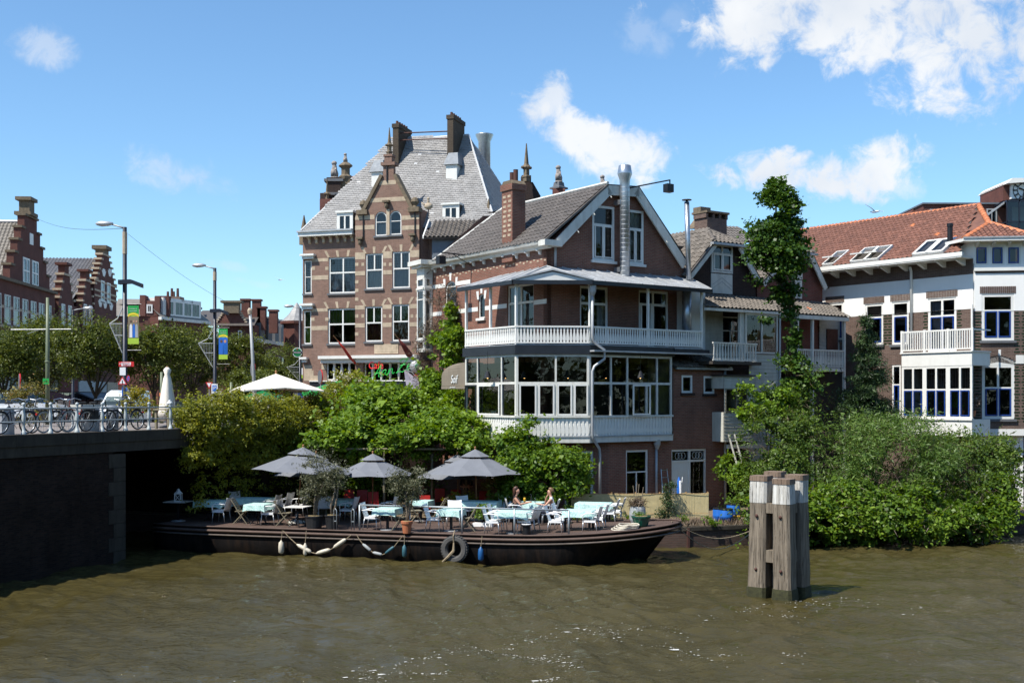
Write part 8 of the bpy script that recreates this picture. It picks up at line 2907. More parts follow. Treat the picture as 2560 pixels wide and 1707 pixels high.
  for k in range(n):
   A,B=edge[k],edge[(k+1)%n]
   i0,i1=c0.lerp(A,.31)+Z*.035,c0.lerp(B,.31)+Z*.035
   j0,j1=c0.lerp(A,.16)+Z*.045,c0.lerp(B,.16)+Z*.045
   v.add([c0+Z*.04,j0,j1,i0,i1],[(0,1,2),(1,3,4,2)])
  v.build('vent_cap',M['canvas'],can)
  for k in range(n):
   MB().tube([c0-Z*.08,c0.lerp(edge[k],.98)-Z*.035],.012,5).build('rib',M['teak'],t)
   hub=c0.lerp(b,.28)
   MB().tube([hub,c0.lerp(edge[k],.5)-Z*.05],.011,5).build('strut',M['teak'],t)
  MB().tube([b,c0+Z*.08],.024,8).ball(c0+Z*.1,.04).build('pole',M['teak'],t,smooth=True)
  MB().lathe((b.x,b.y,0),[(.3,b.z),(.3,b.z+.05),(.05,b.z+.1),(.04,b.z+.3)],14).build('foot',M['white_old'],t)
  return t
 parasol(758,1120,1182,1.72,42.0,742,'tilted grey parasol nearest the bridge',(-.06,-.02))
 parasol(790,1136,1190,1.5,45.0,795,'grey parasol mostly hidden behind the tilted one')
 parasol(932,1136,1190,1.42,43.2,931,'grey parasol standing alone in the middle of the terrace')
 parasol(1188,1125,1187,1.66,43.0,1192,'front right grey parasol above the hand rail')
 parasol(1143,1138,1196,1.55,45.6,1146,'grey parasol overlapped by the front right one')
 for i,(px,d,lb)in enumerate(((872,47.5,'red chair in deep shade left of the lone parasol pole'),(905,47.2,'red chair in deep shade just left of the lone parasol'),(933,46.2,'sunlit red chair behind the lone parasol pole'),(1100,48.0,'red high chair in shade under the right parasols'),(1140,47.4,'red chair in shade beside the standing person'),(1212,46.6,'red chair right of the front right parasol pole'),(1062,44.6,'low red chair behind the terracotta pot'))):
  b=Vector((at(px,HY,d).x,d,QUAY))
  t=T('red_chair',lb,'chair',tuple(b),'red chairs at the back of the terrace')
  f=Fr(b,Vector((1,.1,0)),Vector((-.1,1,0)),Z)
  MB().box(f,-.22,.22,-.22,.22,.44,.48).build('seat',M['red'],t)
  MB().loft([[f.p(a,y,z)for a in(-.21,0,.21)]for y,z in((.2,.48),(.23,.7),(.27,.95))],cap=False,closed=False).loft([[f.p(a,y-.03,z)for a in(.21,0,-.21)]for y,z in((.2,.48),(.23,.7),(.27,.95))],cap=False,closed=False).build('backrest',M['red'],t)
  for a in(-.2,.2):
   for y in(-.2,.2):
    MB().tube([f.p(a,y,.44),f.p(a*1.08,y*1.08,0)],.016,6).build('leg',M['red'],t)
build_terrace()
def build_pots():
 def potted(name,label,px,py,prof,pm,blobs,n,mat,trunks,z=DECK,leaf=.07,soil='soil',cat='potted tree',seed=1,clump=.22,ncl=40,asp=.35,tr0=.045):
  p=on_z(px,py,z)
  t=T(name,label,cat,tuple(p))
  MB().lathe(p,prof,16).build('pot',M[pm],t,smooth=False)
  top=prof[-1][1]
  MB().lathe(p+Z*(top-.04),[(prof[-1][0]*.97,0),(prof[-1][0]*.7,.05),(.02,.06)],14).build('soil',M[soil],t)
  m=MB()
  for tr in trunks:
   m.tube([p+Vector(q)+Z*(top-.05 if i==0 else 0)for i,q in enumerate(tr)],[tr0*(1-.14*i)for i in range(len(tr))],7)
  m.build('trunk',M['bark_grey'],t,smooth=True)
  foliage('crown',[(p.x+b[0],p.y+b[1],p.z+b[2],*b[3:])for b in blobs],n,leaf,mat,t,seed=seed,ncl=ncl,clump=clump,aspect=asp,updir=.25)
  return p
 black=[(.22,0),(.26,.05),(.30,.42),(.32,.42),(.32,.46),(.28,.46)]
 tub=[(.17,0),(.2,.05),(.24,.45),(.26,.46),(.26,.5),(.22,.5)]
 terra=[(.13,0),(.17,.32),(.195,.32),(.2,.4),(.17,.4)]
 potted('olive_tree','bushy olive tree in a wide black tub with dry moss',785,1322,black,'pot_black',[(.05,.1,1.75,.62,.5,.75),(.35,.2,1.5,.4,.4,.6),(-.25,0,1.45,.38,.35,.5),(.1,0,2.1,.4,.3,.4)],5200,L_OLIVE,[[(0,0,0),(.03,.0,.9),(.05,.1,1.6)],[(.02,0,0),(.12,.05,1.0),(.3,.2,1.6)]],seed=4,ncl=90)
 potted('olive_tree','leaning olive tree in a tall black tub with trailing moss',830,1323,tub,'pot_black',[(-.05,.2,1.5,.42,.4,.6),(.2,.2,1.75,.35,.35,.5)],2600,L_OLIVE,[[(0,0,0),(-.05,.05,.8),(.1,.1,1.3),(.0,.2,1.7)],[(.05,0,0),(.12,.1,.9),(.2,.2,1.6)]],seed=9,ncl=60)
 potted('olive_tree','round olive bush in a terracotta pot by the hand rail',1017,1332,terra,'terracotta',[(-.1,.15,1.6,.5,.4,.55),(.3,.1,1.75,.35,.3,.5),(-.35,.1,1.75,.3,.3,.4),(0,.1,1.15,.35,.3,.35)],4200,L_OLIVE,[[(0,0,0),(0,.05,.7),(-.05,.1,1.4)],[(0,0,0),(.1,.05,.8),(.25,.1,1.5)]],seed=12,ncl=80)
 grn=[(.16,0),(.22,.06),(.31,.32),(.33,.33),(.33,.37),(.29,.37)]
 z=hull_z(PHc.u(1603))
 potted('green_pot','glazed dark green bowl pot on the foredeck',1603,1317,grn,'pot_green',[(0,0,.42,.2,.2,.05)],260,L_BUSH,[[(0,0,0),(0,0,.4)]],z=z,cat='plant pot',seed=3)
 bar=[(.22,0),(.27,.12),(.29,.3),(.27,.5),(.23,.58),(.21,.58)]
 p=potted('barrel_planter','whitewashed barrel planter with dry twigs and grass beside the green pot',1594,1307,bar,'siding_grey',[(0,0,.66,.25,.2,.12)],500,L_DEAD,[[(0,0,0),(.02,0,1.0),(.05,0,1.35)],[(0,0,0),(-.12,0,1.0),(-.16,0,1.3)],[(0,0,0),(.15,0,.9),(.2,0,1.25)],[(0,0,0),(-.05,0,.9),(-.02,.0,1.4)]],z=z-.05,cat='plant pot',leaf=.16,asp=.12,seed=5,tr0=.012)
 p=on_z(1208,1315,DECK)
 t=T('flower_tray','low white tray with a leafy plant at the foot of the front right parasol','planter',tuple(p))
 MB().box(Fr(p,PH.U,-PH.N,Z),-.35,.35,-.14,.14,0,.12).build('tray',M['plastic'],t)
 foliage('leaves',[(p.x,p.y,p.z+.42,.26,.2,.32)],700,.09,L_BUSH,t,seed=8,ncl=20)
 p=on_z(1150,1300,DECK)
 foliage('fern_plant',[(p.x,p.y+.3,p.z+.75,.35,.3,.3)],900,.1,L_YELLOW,label='bright yellow-green plant standing behind the barge rail',cat='plant',seed=6,ncl=24,base=(p.x,p.y,p.z))
build_pots()
# -- reed screen, drums, quay things
def build_quay_things():
 pf=Pl(on_z(1428,1305,QUAY),(1,.075))
 u1=pf.u(1772)
 zt,zb=pf.z(1600,1232),pf.z(1600,1293)
 t=T('reed_screen','pale yellow reed screen fence on posts behind the bow','fence',tuple(pf.p(u1/2,QUAY)))
 n=150
 pts=[]
 st=MB().lathe((0,0,0),[(.017,0),(.017,1)],5)
 me=make_mesh('reed',st.v,st.f)
 me.materials.append(M['reed'])
 rr=random.Random(2)
 for i in range(n):
  u=u1*(i+.5)/n
  sagz=-.03*math.sin(math.pi*((u/u1*6)%1))
  h=zt+sagz-zb+rr.uniform(-.012,.012)
  o=inst(me,'reed',t,pf.p(u,zb,.02*math.sin(u*2.1)+rr.uniform(-.004,.004)),X,Y,Z)
  o.scale=(1.15,.7,h)
 MB().box(pf,0,u1,zb+.02,zt-.05,-.03,-.02).build('backing',M['reed'],t)
 for px in(1433,1530,1590,1650,1716,1770):
  u=pf.u(px)
  MB().box(pf,u-.025,u+.025,QUAY-.1,zt+.03,-.08,-.035).build('post',M['reed_post'],t)
 MB().tube([pf.p(0,zt-.02,.03),pf.p(u1,zt-.03,.03)],.008,4).build('binding_wire',M['reed_post'],t)
 MB().tube([pf.p(0,zb+.15,.03),pf.p(u1,zb+.15,.03)],.006,4).build('binding_wire',M['reed_post'],t)
 for i,(px,py,lb)in enumerate(((1797,1303,'blue plastic drum left of the other drums at the reed screen'),(1815,1305,'front blue plastic drum with dark lid ring'),(1830,1290,'blue plastic drum standing behind the front one'))):
  p=on_z(px,py,QUAY)
  if i==2:
   p=on_z(1828,1300,QUAY+.0);p.y+=1.4;p.x+=.35
  d=T('plastic_drum',lb,'drum',tuple(p),'blue drums on the quay')
  s=.27 if i!=0 else.23
  MB().lathe(p,[(s*.9,0),(s,.04),(s,.2),(s*1.04,.22),(s,.24),(s,.44),(s*.93,.47),(s*.93,.5)],18).build('body',M['drum'],d,smooth=True)
  MB().lathe(p+Z*.48,[(s*.99,0),(s*1.0,.03),(s*.9,.045),(.02,.045)],18).build('lid',M['iron'],d)
 p=on_z(1841,1303,QUAY)
 t=T('yellow_crate','small yellow plastic crate beside the blue drums','crate',tuple(p))
 MB().box(Fr(p,X,Y,Z),-.12,.12,-.1,.1,0,.19).build('body',M['yellow_plastic'],t)
 MB().box(Fr(p,X,Y,Z),-.135,.135,-.115,.115,.19,.22).build('rim',M['yellow_plastic'],t)
 pl=PF.off(1.25).off(.25)
 u=pl.u(1660)
 t=T('step_ladder','grey aluminium step ladder folded beside the white door','ladder',tuple(pl.p(u,QUAY)))
 h=pl.z(1660,1172)
 for s in(-.16,.16):
  MB().tube([pl.p(u+s*1.4,QUAY,.25),pl.p(u+s,h,0)],.022,6).build('stile',M['galv'],t)
 for k in range(6):
  z=QUAY+.25+k*.3
  tt=(z-QUAY)/(h-QUAY)
  MB().box(pl,u-.2*(1-tt*.3),u+.2*(1-tt*.3),z,z+.03,.25*(1-tt)-.03,.25*(1-tt)+.04).build('step',M['galv'],t)
 q=pl.p(pl.u(1672),QUAY,.6)
 t=T('drying_cloth','folded blue and white striped cloth on a stick beside the step ladder','cloth',tuple(q))
 MB().tube([q,q+Z*1.5+X*.15],.015,6).build('stick',M['plastic'],t)
 MB().tube([q+Z*.5,q+Z*1.0,q+Z*1.35,q+Z*1.5],[.07,.09,.07,.02],10).build('striped_cloth',M['sign_blue'],t)
 MB().tube([q+Z*.55-Y*.05+X*.06,q+Z*1.35-Y*.08+X*.05],.05,8).build('white_cloth',M['plastic'],t)
 rg=np.random.default_rng(3)
 n=5200
 tt=rg.random(n)
 x=3+(20.3-3)*tt
 y=np.where(x<6.37,42.3+(42-42.3)*(x-3)/3.37,42+(46.5-42)*(x-6.37)/13.93)+rg.uniform(.05,1.9,n)
 P=np.stack([x,y,np.full(n,QUAY)],1)
 D=rg.normal(0,.35,(n,3));D[:,2]=1
 Nn=rg.normal(size=(n,3));Nn[:,2]*=.2;Nn/=np.linalg.norm(Nn,axis=1,keepdims=True)
 ln=rg.uniform(.06,.28,n)
 me=leaf_mesh('grass',P,D,Nn,ln,ln*.16,rg.random(n),(0,0,0))
 me.materials.append(L_DEAD)
 o=bpy.data.objects.new('grass',me)
 COL.objects.link(o)
 tag(o,'dry grass and weeds along the quay edge',kind='stuff')
build_quay_things()
# -- mooring dolphin
def build_dolphin():
 base=on_z(1948,1487,0)
 t=T('mooring_dolphin','four weathered timber piles bolted together in the water, white painted tops','mooring post',(base.x,base.y,-1.0))
 fr0=Fr((base.x,base.y,0),Vector((.80,-.60,0)),Vector((.60,.80,0)),Z)
 s=.255
 piles=[]
 spec=[(-.40,-.34,3.28,.03),(.32,-.38,3.22,-.02),(.40,.34,3.30,-.03),(-.30,.36,3.36,.02)]
 for i,(a,b,h,ln)in enumerate(spec):
  rr=random.Random(i)
  rings,zs=[],[-1,-.05,.25,.6,1.1,1.6,2.1,2.55]
  def sec(z,grow=0.0):
   ou,ov=a+ln*(z-1.5)*.5,b+ln*(z-1.5)*.3
   w=s*(1-.02*z)+grow+.008*math.sin(z*5+i*2)
   ch=.05
   return[fr0.p(ou+x_*w,ov+y_*w,z)for x_,y_ in((-1,-.75),(-.75,-1),(0,-1.0),(.75,-1),(1,-.75),(1,0),(1,.75),(.75,1),(-.75,1),(-1,.75),(-1,0))]
  MB().loft([sec(z)for z in zs]).build('pile',M['pile'],t)
  MB().loft([sec(z,.006)for z in(2.55,2.8,3.0,h-.14)]).build('painted_top',M['pile_white'],t)
  MB().loft([sec(z,.02)for z in(h-.14,h-.06,h)]).build('cap_block',M['pile_cap'],t)
  MB().loft([sec(z,.018+.012*rr.random())for z in(-.4,-.02,.16,.26)]).build('algae_collar',M['algae'],t)
  for z in(.75,2.2):
   for face in((0,-1),(-1,0)):
    q=fr0.p(a+ln*(z-1.5)*.5+face[0]*(s+.01),b+face[1]*(s+.01),z)
    MB().ball(q,.045,seg=8,rings=5).build('bolt',M['rust'],t)
 cf=fr0
 for z0,z1 in((.95,1.28),(2.28,2.55)):
  MB().box(cf,-.3,.2,-.52,-.3,z0,z1).build('spreader_block',M['pile'],t)
  MB().box(cf,.3,.5,-.3,.2,z0,z1).build('spreader_block',M['pile'],t)
  MB().box(cf,-.5,-.3,-.3,.2,z0,z1).build('spreader_block',M['pile'],t)
  MB().box(cf,-.2,.3,.28,.46,z0,z1).build('spreader_block',M['pile'],t)
 MB().box(cf,-.14,.14,-.16,.14,-1,2.9).build('core_pile',M['pile'],t)
build_dolphin()
# -- people
def person(name,label,joints,bones,mats,base,hair=None,extras=None):
 names=list(joints)
 me=bpy.data.meshes.new('body')
 me.from_pydata([tuple(joints[n][0])for n in names],[(names.index(a),names.index(b))for a,b,_ in bones],[])
 o=bpy.data.objects.new('body',me)
 COL.objects.link(o)
 sk=o.modifiers.new('skin','SKIN')
 sk.use_smooth_shade=True
 lay=me.skin_vertices[0]if me.skin_vertices else None
 if lay is None:
  bpy.context.view_layer.objects.active=o
 for i,n in enumerate(names):
  r=joints[n][1]
  r=r if isinstance(r,tuple)else(r,r)
  me.skin_vertices[0].data[i].radius=r
  me.skin_vertices[0].data[i].use_root=n=='pelvis'
 sb=o.modifiers.new('sub','SUBSURF')
 sb.levels=sb.render_levels=2
 dg=bpy.context.evaluated_depsgraph_get()
 ev=bpy.data.meshes.new_from_object(o.evaluated_get(dg))
 bpy.data.objects.remove(o)
 ev.name='body'
 ev.materials.clear()
 for m in mats:
  ev.materials.append(m)
 seg=[(Vector(joints[a][0]),Vector(joints[b][0]),mi)for a,b,mi in bones]
 for p in ev.polygons:
  c=p.center
  best,bm=9,0
  for A,B,mi in seg:
   d=B-A
   tt=max(0,min(1,(c-A).dot(d)/max(1e-6,d.length_squared)))
   q=(c-A-d*tt).length
   if q<best:
    best,bm=q,mi
  p.material_index=bm
  p.use_smooth=True
 t=T(name,label,'person',tuple(base))
 for v in ev.vertices:
  v.co-=Vector(base)
 ob=bpy.data.objects.new('body',ev)
 COL.objects.link(ob)
 ob.parent=t
 return t
def seated(base,face,label,shirt,legs,skin,hairm,long_hair,hands='table',lean=.0):
 fx=Vector((face[0],face[1],0)).normalized()
 sx=Vector((fx.y,-fx.x,0))
 b=Vector(base)
 def P(f,r,z):
  return b+fx*(f+lean*z)+sx*r+Z*z
 J={'pelvis':(P(-.05,0,.50),(.15,.12)),'waist':(P(-.07,0,.68),(.125,.10)),'chest':(P(-.05,0,.90),(.15,.105)),'neck0':(P(-.02,0,1.03),(.07,.065)),'neck':(P(.0,0,1.09),.048),'jaw':(P(.035,0,1.145),(.062,.07)),'head':(P(.02,0,1.225),(.08,.095)),'crown':(P(.01,0,1.30),(.065,.075)),'nose':(P(.115,0,1.19),.016)}
 Bn=[('pelvis','waist',0),('waist','chest',0),('chest','neck0',0),('neck0','neck',2),('neck','jaw',2),('jaw','head',2),('head','crown',2),('head','nose',2)]
 for s,n in((1,'r'),(-1,'l')):
  J['hip'+n]=(P(.0,.10*s,.50),.085)
  J['knee'+n]=(P(.42,.12*s,.52),.065)
  J['ank'+n]=(P(.40,.11*s,.10),.04)
  J['toe'+n]=(P(.55,.12*s,.05),.035)
  J['sho'+n]=(P(-.04,.17*s,.97),.058)
  if hands=='cheek' and s==1:
   e,w,h=P(.20,.20,.74),P(.16,.10,.98),P(.09,.085,1.10)
  else:
   e,w,h=P(.16,.23*s,.74),P(.40,.14*s,.79),P(.47,.11*s,.80)
  J['elb'+n],J['wri'+n],J['pal'+n]=(e,.040),(w,.028),(h,(.036,.022))
  Bn+=[('pelvis','hip'+n,1),('hip'+n,'knee'+n,1),('knee'+n,'ank'+n,1),('ank'+n,'toe'+n,3),('chest','sho'+n,0),('sho'+n,'elb'+n,2),('elb'+n,'wri'+n,2),('wri'+n,'pal'+n,2)]
  d=(h-w).normalized()
  side=sx if abs(d.dot(sx))<.8 else fx
  side=(side-d*side.dot(d)).normalized()
  for k,(o,L)in enumerate(((-.03,.075),(-.01,.085),(.01,.08),(.03,.062))):
   J['f%s%d'%(n,k)]=(h+d*L*.55+side*o,.0105)
   J['g%s%d'%(n,k)]=(h+d*L+side*o*1.1-Z*.02,.0085)
   Bn+=[('pal'+n,'f%s%d'%(n,k),2),('f%s%d'%(n,k),'g%s%d'%(n,k),2)]
  J['th'+n]=(w.lerp(h,.5)+side*-.05*s,.012)
  J['ti'+n]=(w.lerp(h,1.1)+side*-.065*s,.009)
  Bn+=[('wri'+n,'th'+n,2),('th'+n,'ti'+n,2)]
 t=person('person',label,J,Bn,[M[shirt],M[legs],M[skin],M['iron']],b)
 hm=MB()
 hc=P(-.012,0,1.255)
 rings=[]
 for z,rx,ry,o in((-.05 if not long_hair else-.32,.05 if long_hair else.075,.09,-.07),(0,.085,.088,-.035),(.05,.095,.088,-.015),(.095,.075,.07,-.0),(.115,.02,.02,0)):
  rings.append([hc+fx*(o+math.cos(a)*rx)+sx*math.sin(a)*ry+Z*z for a in[2*math.pi*k/12 for k in range(12)]])
 hm.loft(rings).build('hair',M[hairm],t,smooth=True)
 for s in(-1,1):
  MB().ball(P(.096,.032*s,1.225),.012,seg=6,rings=4).build('eye',M['iron'],t)
  MB().ball(P(.01,.083*s,1.2),.015,.012,.028,6,5).build('ear',M[skin],t)
 MB().box(Fr(P(.098,0,1.15),sx,Z,fx),-.022,.022,-.004,.004,-.004,.006).build('lips',M['red'],t)
 return t,P
def build_people():
 b=on_z(1376,1313,DECK)
 t,P=seated((b.x,b.y,DECK-.02),(-.97,.1),'seated woman with short blonde hair in a white sleeveless top, hand at her cheek','shirt_white','jeans','skin','hair_blond',False,'cheek')
 MB().box(Fr(P(.10,0,1.222),Vector((-.1,-.97,0)),Z,Vector((-1,0,0))),-.07,.07,-.016,.018,.0,.012).build('sunglasses',M['iron'],t)
 b=on_z(1291,1309,DECK)
 seated((b.x,b.y,DECK-.02),(.97,-.1),'seated woman with long brown hair in a black top facing the blonde woman','shirt_black','jeans','skin','hair_brown',True)
 fl=Z_SK0+.12
 q=at(1240,1035,47.3)
 seated((q.x,q.y,fl+.1),(-.6,-.8),'guest with black hair in a white shirt leaning forward behind the bay glass','shirt_white','jeans','skin_dark','hair_black',False,lean=.15)
 q=at(1180,1035,48.3)
 seated((q.x,q.y,fl+.05),(.6,-.5),'guest in a white shirt behind the black framed casement','shirt_white','jeans','skin','hair_black',False)
 d=46.9
 p=Vector((at(1166,HY,d).x,d,QUAY))
 def Q(x_,y_,z):
  return p+Vector((x_,y_,z))
 J={'pelvis':(Q(0,0,.95),(.14,.11)),'waist':(Q(0,0,1.12),(.13,.1)),'chest':(Q(0,0,1.36),(.16,.11)),'neck0':(Q(0,0,1.5),.06),'neck':(Q(0,-.01,1.56),.05),'jaw':(Q(0,-.03,1.61),.065),'head':(Q(0,-.02,1.68),(.075,.09)),'crown':(Q(0,0,1.75),.06)}
 Bn=[('pelvis','waist',0),('waist','chest',0),('chest','neck0',0),('neck0','neck',2),('neck','jaw',2),('jaw','head',2),('head','crown',2)]
 for s,n in((1,'r'),(-1,'l')):
  J.update({'hip'+n:(Q(.09*s,0,.92),.09),'knee'+n:(Q(.1*s,-.02,.5),.065),'ank'+n:(Q(.1*s,.02,.08),.042),'toe'+n:(Q(.11*s,-.13,.04),.036),'sho'+n:(Q(.19*s,0,1.43),.06),'elb'+n:(Q(.24*s,-.02,1.15),.042),'wri'+n:(Q(.1*s,-.2,1.13),.03),'pal'+n:(Q(.04*s,-.24,1.14),(.035,.022))})
  Bn+=[('pelvis','hip'+n,1),('hip'+n,'knee'+n,1),('knee'+n,'ank'+n,1),('ank'+n,'toe'+n,3),('chest','sho'+n,0),('sho'+n,'elb'+n,0),('elb'+n,'wri'+n,2),('wri'+n,'pal'+n,2)]
  for k in range(4):
   J['f%s%d'%(n,k)]=(Q((.0-.02)*s,-.26,1.115+k*.02),.010)
   Bn.append(('pal'+n,'f%s%d'%(n,k),2))
  J['th'+n]=(Q(.04*s,-.25,1.2),.011)
  Bn.append(('wri'+n,'th'+n,2))
 t=person('person','standing person in black top and khaki trousers in the shade behind the parasols',J,Bn,[M['shirt_black'],M['khaki'],M['skin'],M['iron']],p)
 MB().ball(Q(0,.02,1.72),.085,.1,.09,10,7).build('hair',M['hair_black'],t,smooth=True)
 c=on_z(1324,1306,DECK)+Z*.75
 for i,(dx,h,m,lb)in enumerate(((.05,.3,'lantern_glass','clear glass carafe on the table between the women'),(-.18,.16,'yellow_plastic','amber drink glass on the table between the women'),(.2,.15,'lantern_glass','small clear glass near the blonde woman'))):
  q=c+Vector((dx,-.05*i,0))
  MB().lathe(q,[(.035,0),(.045,h*.4),(.022 if i==0 else.04,h*.7),(.03 if i==0 else.042,h)],10).build('drinking_glass',M[m],label=lb,cat='glass',smooth=True)
build_people()
# -- plants
def px_blob(x,y,d,rx,ry,rd=None,w=1.0):
 p=at(x,y,d)
 k=d/F
 return(p.x,p.y,p.z,rx*k,(rd if rd is not None else rx*k),ry*k,w)
def build_green():
 t=T('creeper_hedge','olive green flowering creeper hanging over the parapet right of the railing','hedge',tuple(L1.p(10,STREET)))
 blobs,crest,face_=[],[],[]
 rr=random.Random(5)
 u0,u1=L1.u(468),L1.u(858)
 n=26
 for i in range(n):
  s=i/(n-1)
  u=u0+(u1-u0)*s
  top=STREET+1.0+.25*math.sin(i*1.3)+(.55*max(0,(s-.75)/.25))+(.15 if 2<i<9 else 0)
  p=L1.p(u,top-.45,-.25+.1*rr.uniform(-1,1))
  blobs.append((p.x,p.y,p.z,.62,.55,.5,1.3))
  crest.append(blobs[-1])
  p=L1.p(u,top-1.1,.28+.15*rr.uniform(-1,1))
  blobs.append((p.x,p.y,p.z,.5,.5,.65,1.2))
  face_.append(blobs[-1])
  p=L1.p(u,top-2.1,.22+.1*rr.uniform(-1,1))
  blobs.append((p.x,p.y,p.z,.42,.42,.75,.8))
  if s<.75:
   p=L1.p(u+rr.uniform(-.3,.3),top-3.2-rr.uniform(0,.4),.15)
   blobs.append((p.x,p.y,p.z,.28,.28,.75,.35))
 foliage('leaves',blobs,72000,.095,L_CREEP,t,seed=21,ncl=1200,clump=.24,droop=.6,aspect=.55,gap=-.3,updir=.8)
 top=[(b[0],b[1],b[2]+.15,.55,.5,.42)for b in crest]+[(b[0],b[1],b[2],.4,.4,.5,.5)for b in face_]
 foliage('flowers',top,2600,.06,L_FLOWER,t,seed=22,ncl=110,clump=.16,aspect=.7,inner=0)
 g=T('creeper_arch','creeper covered arch at the top of the terrace steps','hedge',tuple(at(860,1000,52)))
 foliage('leaves',[px_blob(868,955,52.5,42,22,.5),px_blob(842,985,52,26,30,.5),px_blob(832,1020,51.5,22,30,.5),px_blob(888,945,52.8,18,16,.4)],6500,.09,L_CREEP,g,seed=23,ncl=120,clump=.25,droop=.4)
 foliage('flowers',[px_blob(860,950,52.3,42,20,.5)],420,.06,L_FLOWER,g,seed=24,ncl=22,clump=.16,inner=0)
 fe=T('terrace_gate','dark grey slatted gate at the top of the terrace steps','gate',tuple(at(880,1000,54)))
 pf=Pl(at(850,HY,54),(1,-.1))
 z0,z1=pf.z(880,1040),pf.z(880,975)
 for k in range(14):
  u=pf.u(910)*k/13
  MB().box(pf,u-.03,u+.03,z0,z1,-.02,.02).build('slat',M['pole_dark'],fe)
 MB().box(pf,-.05,pf.u(912),z1,z1+.08,-.04,.04).box(pf,-.05,pf.u(912),z0+.55,z0+.6,-.04,.04).build('rail',M['lead'],fe)
 st=T('terrace_steps','steel steps leading from the street down to the terrace','steps',tuple(at(840,1060,51)))
 a,b=at(862,1028,52.3),at(815,1098,49.5)
 for s in(0,.9):
  MB().tube([a+Vector((s*.5,s,0)),b+Vector((s*.5,s,0))],.05,6).build('stringer',M['pole_grey'],st)
  MB().tube([a+Vector((s*.5,s,.9)),b+Vector((s*.5,s,.9))],.025,6).build('hand_rail',M['pole_grey'],st)
 for k in range(9):
  q=a.lerp(b,k/8)
  MB().box(Fr(q,Vector((.49,.87,0)),Vector((-.87,.49,0)),Z),0,1,-.14,.14,-.02,.02).build('step',M['pole_grey'],st)
 t=T('grapevine','bright green grapevine spreading over the terrace pergola below the canopy','vine',tuple(at(950,1230,48)))
 bl=[px_blob(960,1025,49.5,90,55,1.5,1.2),px_blob(930,985,50,45,22,.9),px_blob(985,1000,50,45,30,.9),px_blob(905,1060,48.5,60,35,1.2)]
 for x in range(800,1210,42):
  yy=1108+10*math.sin(x*.05)
  bl.append(px_blob(x,yy,46.4+.4*math.sin(x*.09),42,26,.9))
  bl.append(px_blob(x+20,yy-28,47.8,42,24,1.0))
 bl+=[px_blob(1120,1052,47.6,60,24,.9),px_blob(1165,1068,46.6,45,26,.7),px_blob(1090,1085,46.6,50,26,.8),px_blob(780,1100,46,22,30,.6),px_blob(860,1085,47,60,28,1.0)]
 foliage('leaves',bl,52000,.14,L_VINE,t,seed=31,ncl=700,clump=.3,updir=.9,aspect=.9)
 for x in(815,960,1080,1165):
  q=at(x,1120,46.8)
  MB().tube([(q.x,q.y,QUAY),q],.05,6).build('pergola_post',M['grey_wood'],t)
 for x0,x1,d in((790,1200,46.2),(800,1210,48)):
  MB().tube([at(x0,1122,d),at(x1,1122,d)],.04,6).build('pergola_beam',M['grey_wood'],t)
 foliage('shade_ivy',[px_blob(900,1200,49,120,50,.5),px_blob(1000,1210,49.5,80,50,.5),px_blob(820,1230,48,60,40,.5)],7000,.12,L_BUSH,label='dark ivy hanging in the shade at the back of the terrace',cat='ivy',seed=33,ncl=80,clump=.3,droop=.5)
 t=T('wall_vine','climbing vine on the restaurant side wall, green below and dry brown above','vine',tuple(PL.p(-6,STREET)))
 pv=PL.off(.3)
 bl=[]
 for x,y,rx,ry in((1075,1010,40,50),(1110,985,45,50),(1140,1020,35,45),(1090,930,38,45),(1120,905,26,40),(1140,860,22,32),(1100,860,22,28),(1120,815,14,28),(1150,830,10,22),(1085,960,28,40),(1130,780,10,22),(1062,1025,25,35),(1145,1050,40,25)):
  u,z=pv.uz(x,y)
  p=pv.p(u,z)
  k=p.y/F
  bl.append((p.x,p.y,p.z,rx*k,.28,ry*k))
 foliage('leaves',bl,15000,.13,L_VINE,t,seed=41,ncl=260,clump=.28,aspect=.9,updir=.4)
 bl=[]
 for x,y,rx,ry in((1075,850,25,50),(1090,790,22,45),(1065,920,30,40),(1120,760,20,45),(1085,740,10,60),(1055,880,22,40),(1095,890,30,40),(1062,960,20,30)):
  u,z=pv.uz(x,y)
  p=pv.p(u,z,-.1)
  k=p.y/F
  bl.append((p.x,p.y,p.z,rx*k,.2,ry*k))
 foliage('dry_stems',bl,6500,.26,L_DEAD,t,seed=42,ncl=220,clump=.35,aspect=.06,droop=.6)
 foliage('dry_leaves',bl,1200,.09,L_DEAD,t,seed=43,ncl=90,clump=.35,aspect=.5)
 t=T('terrace_bush','large bright green climbing bush under the glazed bay right of the parasols','bush',tuple(at(1350,1290,44)))
 bl=[px_blob(1330,1150,44,70,55,1.0,1.2),px_blob(1400,1180,43.6,62,50,.8,1.2),px_blob(1300,1200,43.6,60,50,.8),px_blob(1345,1232,43.3,66,32,.6),px_blob(1290,1110,44.2,40,40,.6),px_blob(1320,1075,44.3,24,28,.35),px_blob(1440,1160,43.8,26,30,.45),px_blob(1270,1235,43.4,40,30,.6)]
 foliage('leaves',bl,21000,.135,L_BUSH,t,seed=51,ncl=330,clump=.27,updir=.7,aspect=.75)
 limbs(MB(),at(1350,1300,44),[(b[0],b[1],b[2])for b in bl[:6]],.06).build('stems',M['bark'],t,smooth=True)
 foliage('autumn_shrub',[px_blob(1232,1210,43.6,24,26,.4),px_blob(1260,1260,43.2,34,16,.4)],800,.09,L_AUTUMN,label='small orange tinged shrub beside the front right parasol pole',cat='shrub',seed=52,ncl=30,clump=.3,gap=-2)
